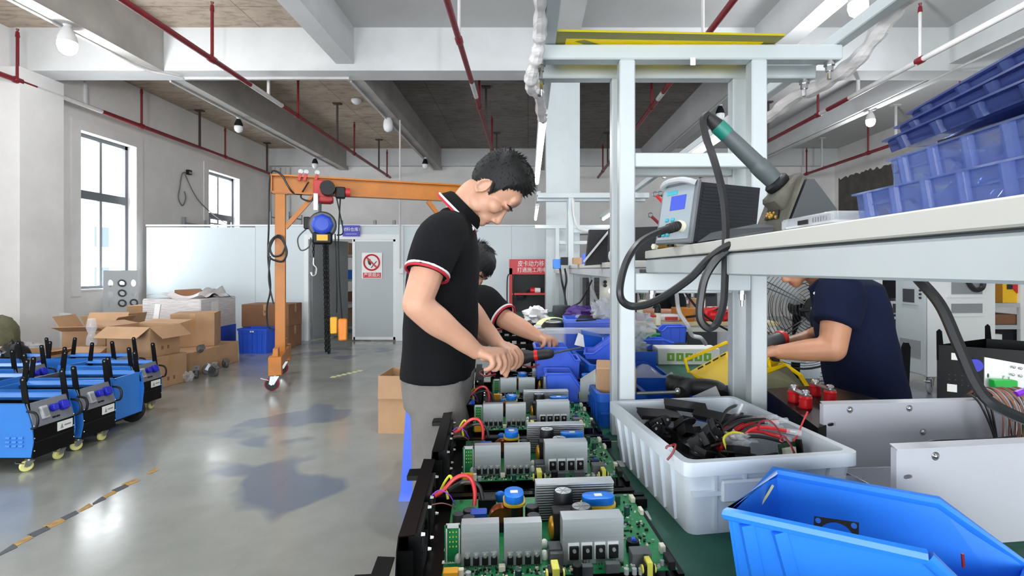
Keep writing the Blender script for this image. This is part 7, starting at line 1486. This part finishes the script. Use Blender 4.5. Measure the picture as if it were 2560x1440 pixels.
mb = MB(); c = W(1790, 784, 4.95); mb = crumple((c.x, c.y, TZ + .06), (.15, .12, .065), .3, 1.6, 4); mb.box((c.x - .02, c.y, TZ + .07), (.24, .14, .1), rotz(.1), .02); o = thing('tool_bag', 'red tool bag with black lettering on the far table', 'bag', (c.x, c.y, TZ)); mb.build('bag_body', 'red_paint', o); MB().sph((c.x + .17, c.y, TZ + .06), (.07, .1, .06), 10, 7).build('bag_end', 'black_plastic', o); MB().tube(cat([(c.x - .06, c.y - .09, TZ + .1), (c.x, c.y - .1, TZ + .125), (c.x + .06, c.y - .09, TZ + .1)], 4), .008, 6).build('bag_handle', 'black_plastic', o)
mb = MB(); c = W(1672, 790, 4.85); mb.box((c.x, c.y + .05, TZ + .035), (.22, .12, .07), None, .02); solo(mb, 'film_pack', 'film', 'clear wrapped pack with red print at the left of the far table', 'pack')
solo(MB().box((c.x + .02, c.y - .018, TZ + .03), (.12, .006, .03)), 'pack_print', 'hoist_red', 'red printed strip on the clear wrapped pack', 'label')
solo(MB().bar(W(1715, 793, 4.82), W(1748, 789, 4.82), .02, .02), 'hand_tool', 'black_plastic', 'dark hand tool lying in front of the orange-brown carton', 'tool')
bxp('white_tray', 'white_plain', 'white tray behind the red tool bag', 'tray', 1776, 1830, 768, 776, 5.25, .12, TZ)
t = thing('bench_drill', 'dark bench drill with a chrome chuck left of the seated person', 'drill', W(1605, 800, 5.0)); c = W(1606, 740, 5.0)
MB().cyl((c.x - .08, 5.0, TZ), (c.x - .08, 5.0, c.z + .25), .03, n=12).build('column', 'dark_iron', t); MB().box((c.x - .02, 5.0, c.z + .16), (.22, .16, .2), None, .02).build('head', 'dark_grey', t); MB().lathe((c.x, 5.0, c.z + .06), (0, 0, -1), [(.035, 0), (.035, .04), (.028, .06), (.024, .09), (.01, .1)], 14).build('chuck', 'chrome', t); MB().bx(c.x - .14, c.x + .06, 4.9, 5.1, TZ, TZ + .03).build('foot', 'dark_iron', t, False)
# grey equipment behind the table
t = thing('test_cabinet', 'grey test cabinet with a panel of switches behind the seated person', 'cabinet', (2.1, 6.3, 0)); a, b = W(1700, 800, 6.2), W(1793, 640, 6.2)
MB().bx(a.x, b.x, 6.2, 6.6, 0, 1.55).build('case', 'dark_grey', t, False); c0_, c1_ = W(1703, 772, 6.19), W(1736, 730, 6.19); f = MB().bx(c0_.x, c1_.x, 6.185, 6.2, c0_.z, c1_.z).build('switch_panel', 'mid_grey', t, False)
random.seed(6)
for k in range(10): q = W(1706 + 6 * (k % 5), 738 + 17 * (k // 5), 6.18); MB().bx(q.x - .012, q.x + .012, 6.17, 6.185, q.z - .02, q.z + .02).build('switch', ['black_plastic', 'silk', 'hoist_red'][k % 3], f, False)
c0_, c1_ = W(1706, 726, 6.19), W(1734, 700, 6.19); MB().bx(c0_.x, c1_.x, 6.185, 6.2, c0_.z, c1_.z).build('black_meter', 'black_plastic', t, False)
c0_, c1_ = W(1760, 740, 6.19), W(1788, 727, 6.19); MB().bx(c0_.x, c1_.x, 6.18, 6.2, c0_.z, c1_.z).build('recess', 'black_plastic', t, False)
bxp('white_cabinet', 'light_grey', 'plain pale cabinet right of the grey test cabinet', 'cabinet', 1790, 1880, 640, 830, 6.6, .5, 0)
bxp('pale_screen', 'white_plain', 'white equipment door with two round holes beside the second rack', 'panel', 1500, 1532, 690, 800, 5.6, .05, 0); t = thing('indicator_lamp', 'small lit lamp beside the left rack post', 'lamp', W(1528, 727, 5.5)); MB().sph(W(1528, 727, 5.5), .03, 12, 8).build('lamp_globe', 'lamp_glow', t); MB().bx(1.5 * .6, .95, 5.5, 5.58, 0, 1.02).build('lamp_stand', 'dark_grey', t, False)
ps = bpy.data.objects['pale_screen']
for py in (705, 714): MB().cyl(W(1513, py, 5.6), W(1513, py, 5.57), .02, n=12).build('round_hole', 'ink', ps)
t = thing('louver_cabinet', 'dark slatted cabinet seen under the second shelf', 'cabinet', (1.0, 7.9, 0)); a, b = W(1465, 800, 7.7), W(1500, 700, 7.7); MB().bx(a.x, b.x, 7.7, 8.2, 0, 1.25).build('case', 'dark_grey', t, False)
for k in range(9): MB().bx(a.x + .01, b.x - .01, 7.685, 7.7, .62 + .06 * k, .65 + .06 * k).build('slat', 'dark_iron', t, False)
t = thing('wall_box', 'white wall behind the far tables, between column and cabinets', 'partition', (2.0, 9.2, 0)) if False else None
rib_crate('white plastic crate on the floor under the far table end', (2.1, 4.25), .7, .45, .3, 0, .42, 'crate_white', nrib=(5, 3)); solo(MB().bx(1.8, 2.4, 4.1, 4.4, 0, .419, .004), 'crate_stand', 'slot_white', 'pale stand under the white crate by the far table', 'stand')
# big fan
FY = 3.5; t = thing('floor_fan', 'big round black-wire fan behind the worker in navy', 'fan', W(2030, 1000, FY)); c = W(2022, 772, FY); RF = .42
g = MB()
for k in range(19): r = .07 + (RF - .07) * k / 18; g.torus(c + V((0, -.09 + .16 * (r / RF) ** 2, 0)), (0, 1, 0), r, .0022, 40, 4)
for k in range(5):
    for e in (-.02, .02): a = R(72 * k + 6) + e * 3; g.tube([c + V((math.cos(a) * r, -.092 + .16 * (r / RF) ** 2, math.sin(a) * r)) for r in (.05, .15, .25, .35, RF)], .004, 5)
o = g.build('front_guard', 'cable_black', t); o['kind'] = 'stuff'
g = MB()
for k in range(5): r = .1 + (RF - .1) * k / 4; g.torus(c + V((0, .2 - .13 * (r / RF) ** 2, 0)), (0, 1, 0), r, .0022, 32, 4)
g.torus(c + V((0, .07, 0)), (0, 1, 0), RF + .004, .008, 48, 6); o = g.build('rear_guard', 'cable_black', t); o['kind'] = 'stuff'
MB().cyl(c + V((0, -.1, 0)), c + V((0, -.075, 0)), .085, n=24).build('hub_cap', 'black_plastic', t); text('IN', .05, XYZ_F, c + V((-.02, -.102, 0)), 'trim_white', t); MB().cyl(c + V((0, .06, 0)), c + V((0, .17, 0)), .06, n=18).build('motor', 'black_plastic', t)
for k in range(3):
    a0 = R(120 * k + 20); n = 6; vs = []
    for j in range(n + 1):
        r = .05 + (RF - .08) * j / n; w = .35 * (1 - .35 * j / n)
        for s_ in (-1, 1): vs.append(c + V((math.cos(a0 + s_ * w) * r, .04 + .035 * s_, math.sin(a0 + s_ * w) * r)))
    b = MB(); b.add(vs + [v + V((0, .004, 0)) for v in vs], [(2 * j, 2 * j + 1, 2 * j + 3, 2 * j + 2) for j in range(n)] + [(2 * (n + 1) + 2 * j, 2 * (n + 1) + 2 * j + 2, 2 * (n + 1) + 2 * j + 3, 2 * (n + 1) + 2 * j + 1) for j in range(n)]); b.build('fan_blade', 'light_grey', t)
MB().tube([c + V((0, .15, 0)), V((c.x, FY + .2, .12))], .03, 12).build('fan_stand', 'black_metal', t); MB().lathe((c.x, FY + .2, 0), (0, 0, 1), [(.26, 0), (.26, .03), (.05, .07), (.03, .12)], 24).build('fan_base', 'black_metal', t)
MB().bar(c + V((-.12, -.1, .0)), c + V((-.05, -.1, 0)), .014, .028, .006).build('hub_bar', 'black_plastic', t)
# tall white cabinets on casters
def tall_cabinet(lab, p, w, d, h, yaw, door=True):
    t = thing('equipment_cabinet', lab, 'cabinet', (p[0], p[1], 0)); t.rotation_euler = (0, 0, R(yaw)); ORG[t.name] = V((0, 0, 0)); return t
t = tall_cabinet('tall white cabinet on casters with a small window in its door', (4.22, 5.4), 0, 0, 0, 0)      # corner nearest the camera at the origin
pm = MB(); plate_holes(pm, V((0, 0, .18)), V((-.03, .95, 0)), V((0, 0, 1.9)), [], V((.004, 0, 0)))
pm = MB(); D = V((-.02, .42, 0)); E = V((.78, .08, 0)); Z = V((0, 0, 1))
def pane(nm, m_, o, a, b, u0, u1, z0, z1, n): P0 = o + a * u0; MB().prism([o + a * u0 + Z * z0, o + a * u1 + Z * z0, o + a * u1 + Z * z1, o + a * u0 + Z * z1], n).build(nm, m_, t, False)
MB().prism([Z * .18, Z * .18 + D, Z * .18 + D + E, Z * .18 + E], Z * 1.7).build('case', 'white_plain', t, False)
pane('door', 'steel_white', V((-.012, -.004, 0)), D, None, .03, .97, .2, 1.84, V((-.02, 0, 0)))
pane('window_frame', 'light_grey', V((-.034, -.004, 0)), D, None, .2, .74, .93, 1.12, V((-.012, 0, 0))); pane('window_glass', 'dark_grey', V((-.047, -.004, 0)), D, None, .3, .68, .955, 1.1, V((-.002, 0, 0)))
pane('vent_patch', 'mid_grey', V((-.034, -.004, 0)), D, None, .14, .82, .36, .55, V((-.003, 0, 0)))
for z in (1.09, 1.05, 1.01): MB().cyl(D * .13 + Z * z + V((-.034, 0, 0)), D * .13 + Z * z + V((-.045, 0, 0)), .012, n=10).build('door_knob', 'ink', t)
pane('side_recess', 'mid_grey', V((0, -.002, 0)), E, None, .34, .8, 1.05, 1.4, V((0, -.006, 0))); pane('side_recess', 'mid_grey', V((0, -.002, 0)), E, None, .34, .8, .85, .95, V((0, -.006, 0)))
for z in (1.03, .83, 1.42): pane('recess_lip', 'white_plain', V((0, -.004, 0)), E, None, .26, .84, z - .012, z + .012, V((0, -.014, 0)))
for u, v in ((.08, .1), (.8, .1), (.08, .9), (.8, .9)): q = E * u + D * v; caster(t, q.x, q.y, .18, .075, .04, 'mid_grey', yaw=R(40), plate=.1)
solo(MB().tube(cat([W(2415, 690, 5.42), W(2425, 712, 5.42), W(2440, 725, 5.42), W(2455, 720, 5.42), W(2460, 700, 5.42)], 5), .025, 8), 'thick_cable', 'cable_black', 'short black cable loop on the side of the tall white cabinet', 'cable')
t = thing('module_rack', 'open white rack full of power modules left of the tall cabinet', 'cabinet', W(2226, 960, 6.3)); a, b = W(2190, 700, 6.3), W(2256, 700, 6.3); t.location.z = 0; ORG[t.name] = V((t.location.x, t.location.y, 0))
MB().bx(a.x, a.x + .08, 6.3, 6.9, 0, 1.9).bx(b.x - .02, b.x, 6.3, 6.9, 0, 1.9).bx(a.x + .08, b.x - .02, 6.85, 6.9, 0, 1.9).build('case', 'white_plain', t, False)
z0 = W(0, 745, 6.3).z; MB().bx(a.x + .09, b.x - .03, 6.32, 6.8, z0, z0 + .24).build('black_module', 'black_plastic', t, False)
for k in range(4):
    zc = z0 - .2 - .19 * k; MB().bx(a.x + .09, b.x - .03, 6.3, 6.8, zc, zc + .16).build('module', 'white_plain', t, False); MB().bx(b.x - .12, b.x - .035, 6.285, 6.3, zc + .02, zc + .13).build('module_port', 'dark_grey', t, False); MB().bx(a.x + .12, a.x + .17, 6.288, 6.3, zc + .06, zc + .1).build('module_switch', 'hoist_red' if k == 0 else 'ink', t, False); MB().bx(a.x + .09, b.x - .03, 6.295, 6.31, zc - .02, zc).build('gap', 'ink', t, False)
# shelving with the yellow box at the far right
t = rack(W(2478, 700, 6.2).x, W(2552, 700, 6.2).x, 6.2, 6.7, 2.0, (.35, .64, .905), 'white rack at the right edge with the yellow box on it', 'white_plain')
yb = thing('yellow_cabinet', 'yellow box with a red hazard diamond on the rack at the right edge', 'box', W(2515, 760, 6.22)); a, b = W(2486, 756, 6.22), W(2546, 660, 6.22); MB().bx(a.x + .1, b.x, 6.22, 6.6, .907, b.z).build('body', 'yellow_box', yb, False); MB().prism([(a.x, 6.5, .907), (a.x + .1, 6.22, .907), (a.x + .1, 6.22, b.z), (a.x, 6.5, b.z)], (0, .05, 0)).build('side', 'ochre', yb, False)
c = W(2543, 717, 6.21); MB().prism([c + V((-.07, 0, 0)), c + V((0, 0, -.08)), c + V((.07, 0, 0)), c + V((0, 0, .08))], (0, .008, 0)).build('hazard_diamond', 'sign_red', yb, False); c = W(2525, 717, 6.21); MB().bx(c.x - .03, c.x + .03, 6.21, 6.22, c.z - .03, c.z + .03).build('lock', 'ink', yb, False)
bxp('flat_carton', 'card_dark', 'flat brown carton under the yellow box', 'box', 2486, 2546, 786, 803, 6.25, .4, .642); bxp('black_case', 'black_plastic', 'black case on the lower shelf at the right edge', 'case', 2486, 2546, 816, 860, 6.25, .4, .352); bxp('white_case', 'white_plain', 'small white case beside the black one on the lower shelf', 'case', 2484, 2506, 836, 852, 6.1, .08, 0)
# black generator frame at the right
t = thing('generator_cart', 'large black generator frame with uprights behind the white panel', 'generator', (3.2, 3.5, 0)); ORG[t.name] = V((3.2, 3.5, 0)); a, b = W(2342, 862, 3.4), W(2470, 862, 3.4); zt = a.z; c_ = V((a.x, 3.4, 0)); ex = V((.32, .1, 0)); ey = V((.59, .3, 0)); fx = V((.42, -.32, 0))
MB().prism([c_ + Z * .12, c_ + fx + Z * .12, c_ + fx + Z * zt, c_ + Z * zt], V((.004, .004, 0))).build('side_panel', 'black_metal', t, False); MB().prism([c_ + Z * .12, c_ + ey + Z * .12, c_ + ey + Z * zt, c_ + Z * zt], V((.004, 0, 0))).build('end_panel', 'black_metal', t, False); MB().prism([c_ + fx + Z * .12, c_ + fx + ey + Z * .12, c_ + fx + ey + Z * zt, c_ + fx + Z * zt], V((-.004, 0, 0))).build('end_panel', 'black_metal', t, False); MB().prism([c_ + ey + Z * .12, c_ + ey + fx + Z * .12, c_ + ey + fx + Z * zt, c_ + ey + Z * zt], V((0, -.004, 0))).build('side_panel', 'black_metal', t, False); MB().prism([c_ + Z * .1, c_ + fx + Z * .1, c_ + fx + ey + Z * .1, c_ + ey + Z * .1], Z * .02).build('base_pan', 'black_metal', t, False)
nf_ = V((-.32, -.42, 0)).normalized() * .006; fu = fx.normalized()
for p0, m_, nm, w_, h_ in ((c_ + fx * .14 + Z * (zt - .09), 'label_white', 'plate', .09, .045), (c_ + fx * .1 + Z * (zt - .3), 'label_white', 'label_sheet', .05, .05)): MB().prism([p0 + nf_, p0 + fu * w_ + nf_, p0 + fu * w_ + nf_ + Z * h_, p0 + nf_ + Z * h_], nf_ * .3).build(nm, m_, t, False)
q = c_ + fx * .36 + Z * (zt - .11); MB().cyl(q, q + nf_ * 6, .04, n=16).build('socket', 'socket_blue', t)
for i in range(4):
    for j in range(3): q = c_ + fx * (.12 + .06 * i) + Z * (zt - .19 - .03 * j); MB().sph(q + nf_ * .5, .006, 6, 4).build('vent_dimple', 'dark_grey', t)
for q in (c_, c_ + ey): MB().prism([q + Z * (zt - .1) + V((.0, -.006, 0)), q + Z * (zt - .1) + V((.05, -.006, 0)), q + Z * (zt + .09) + V((.03, -.006, 0)), q + Z * (zt + .105) + V((.015, -.006, 0)), q + Z * (zt + .09) + V((-.002, -.006, 0))], (0, .008, 0)).build('upright', 'black_metal', t, False)
for q in (c_ + fx * .1 + ey * .1, c_ + fx * .9 + ey * .1, c_ + fx * .1 + ey * .9, c_ + fx * .9 + ey * .9): caster(t, q.x, q.y, .1, .04, .03, 'caster_cream', plate=.06)
# black upright of a cart behind the worker in navy
t = thing('generator_cart', 'black upright of another frame showing behind the worker in navy', 'generator', (2.2, 3.1, 0)); a = W(2268, 868, 3.0)
MB().prism([W(2256, 1000, 3.0), W(2272, 1000, 3.0), W(2277, 868, 3.0), W(2272, 857, 3.0), W(2264, 857, 3.0), W(2259, 868, 3.0)], (0, .02, 0)).build('upright', 'black_metal', t, False); MB().bx(1.75, 2.24, 3.02, 3.36, .1, .6).build('frame_body', 'black_metal', t, False)
for x in (1.8, 2.19):
    for y in (3.07, 3.31): caster(t, x, y, .1, .04, .03, 'caster_cream', plate=.06)
t = thing('louvered_frame', 'black louvered frame in front of the worker in navy', 'generator', (1.42, 2.6, 0)); MB().bx(1.3, 1.62, 2.5, 2.9, .0, .66).build('frame_body', 'black_metal', t, False)
for k in range(5): q = W(2062, 932 + 9 * k, 2.49); MB().bx(q.x - .02, q.x + .02, 2.49, 2.5, q.z - .004, q.z + .003).build('louver', 'slot_white', t, False)
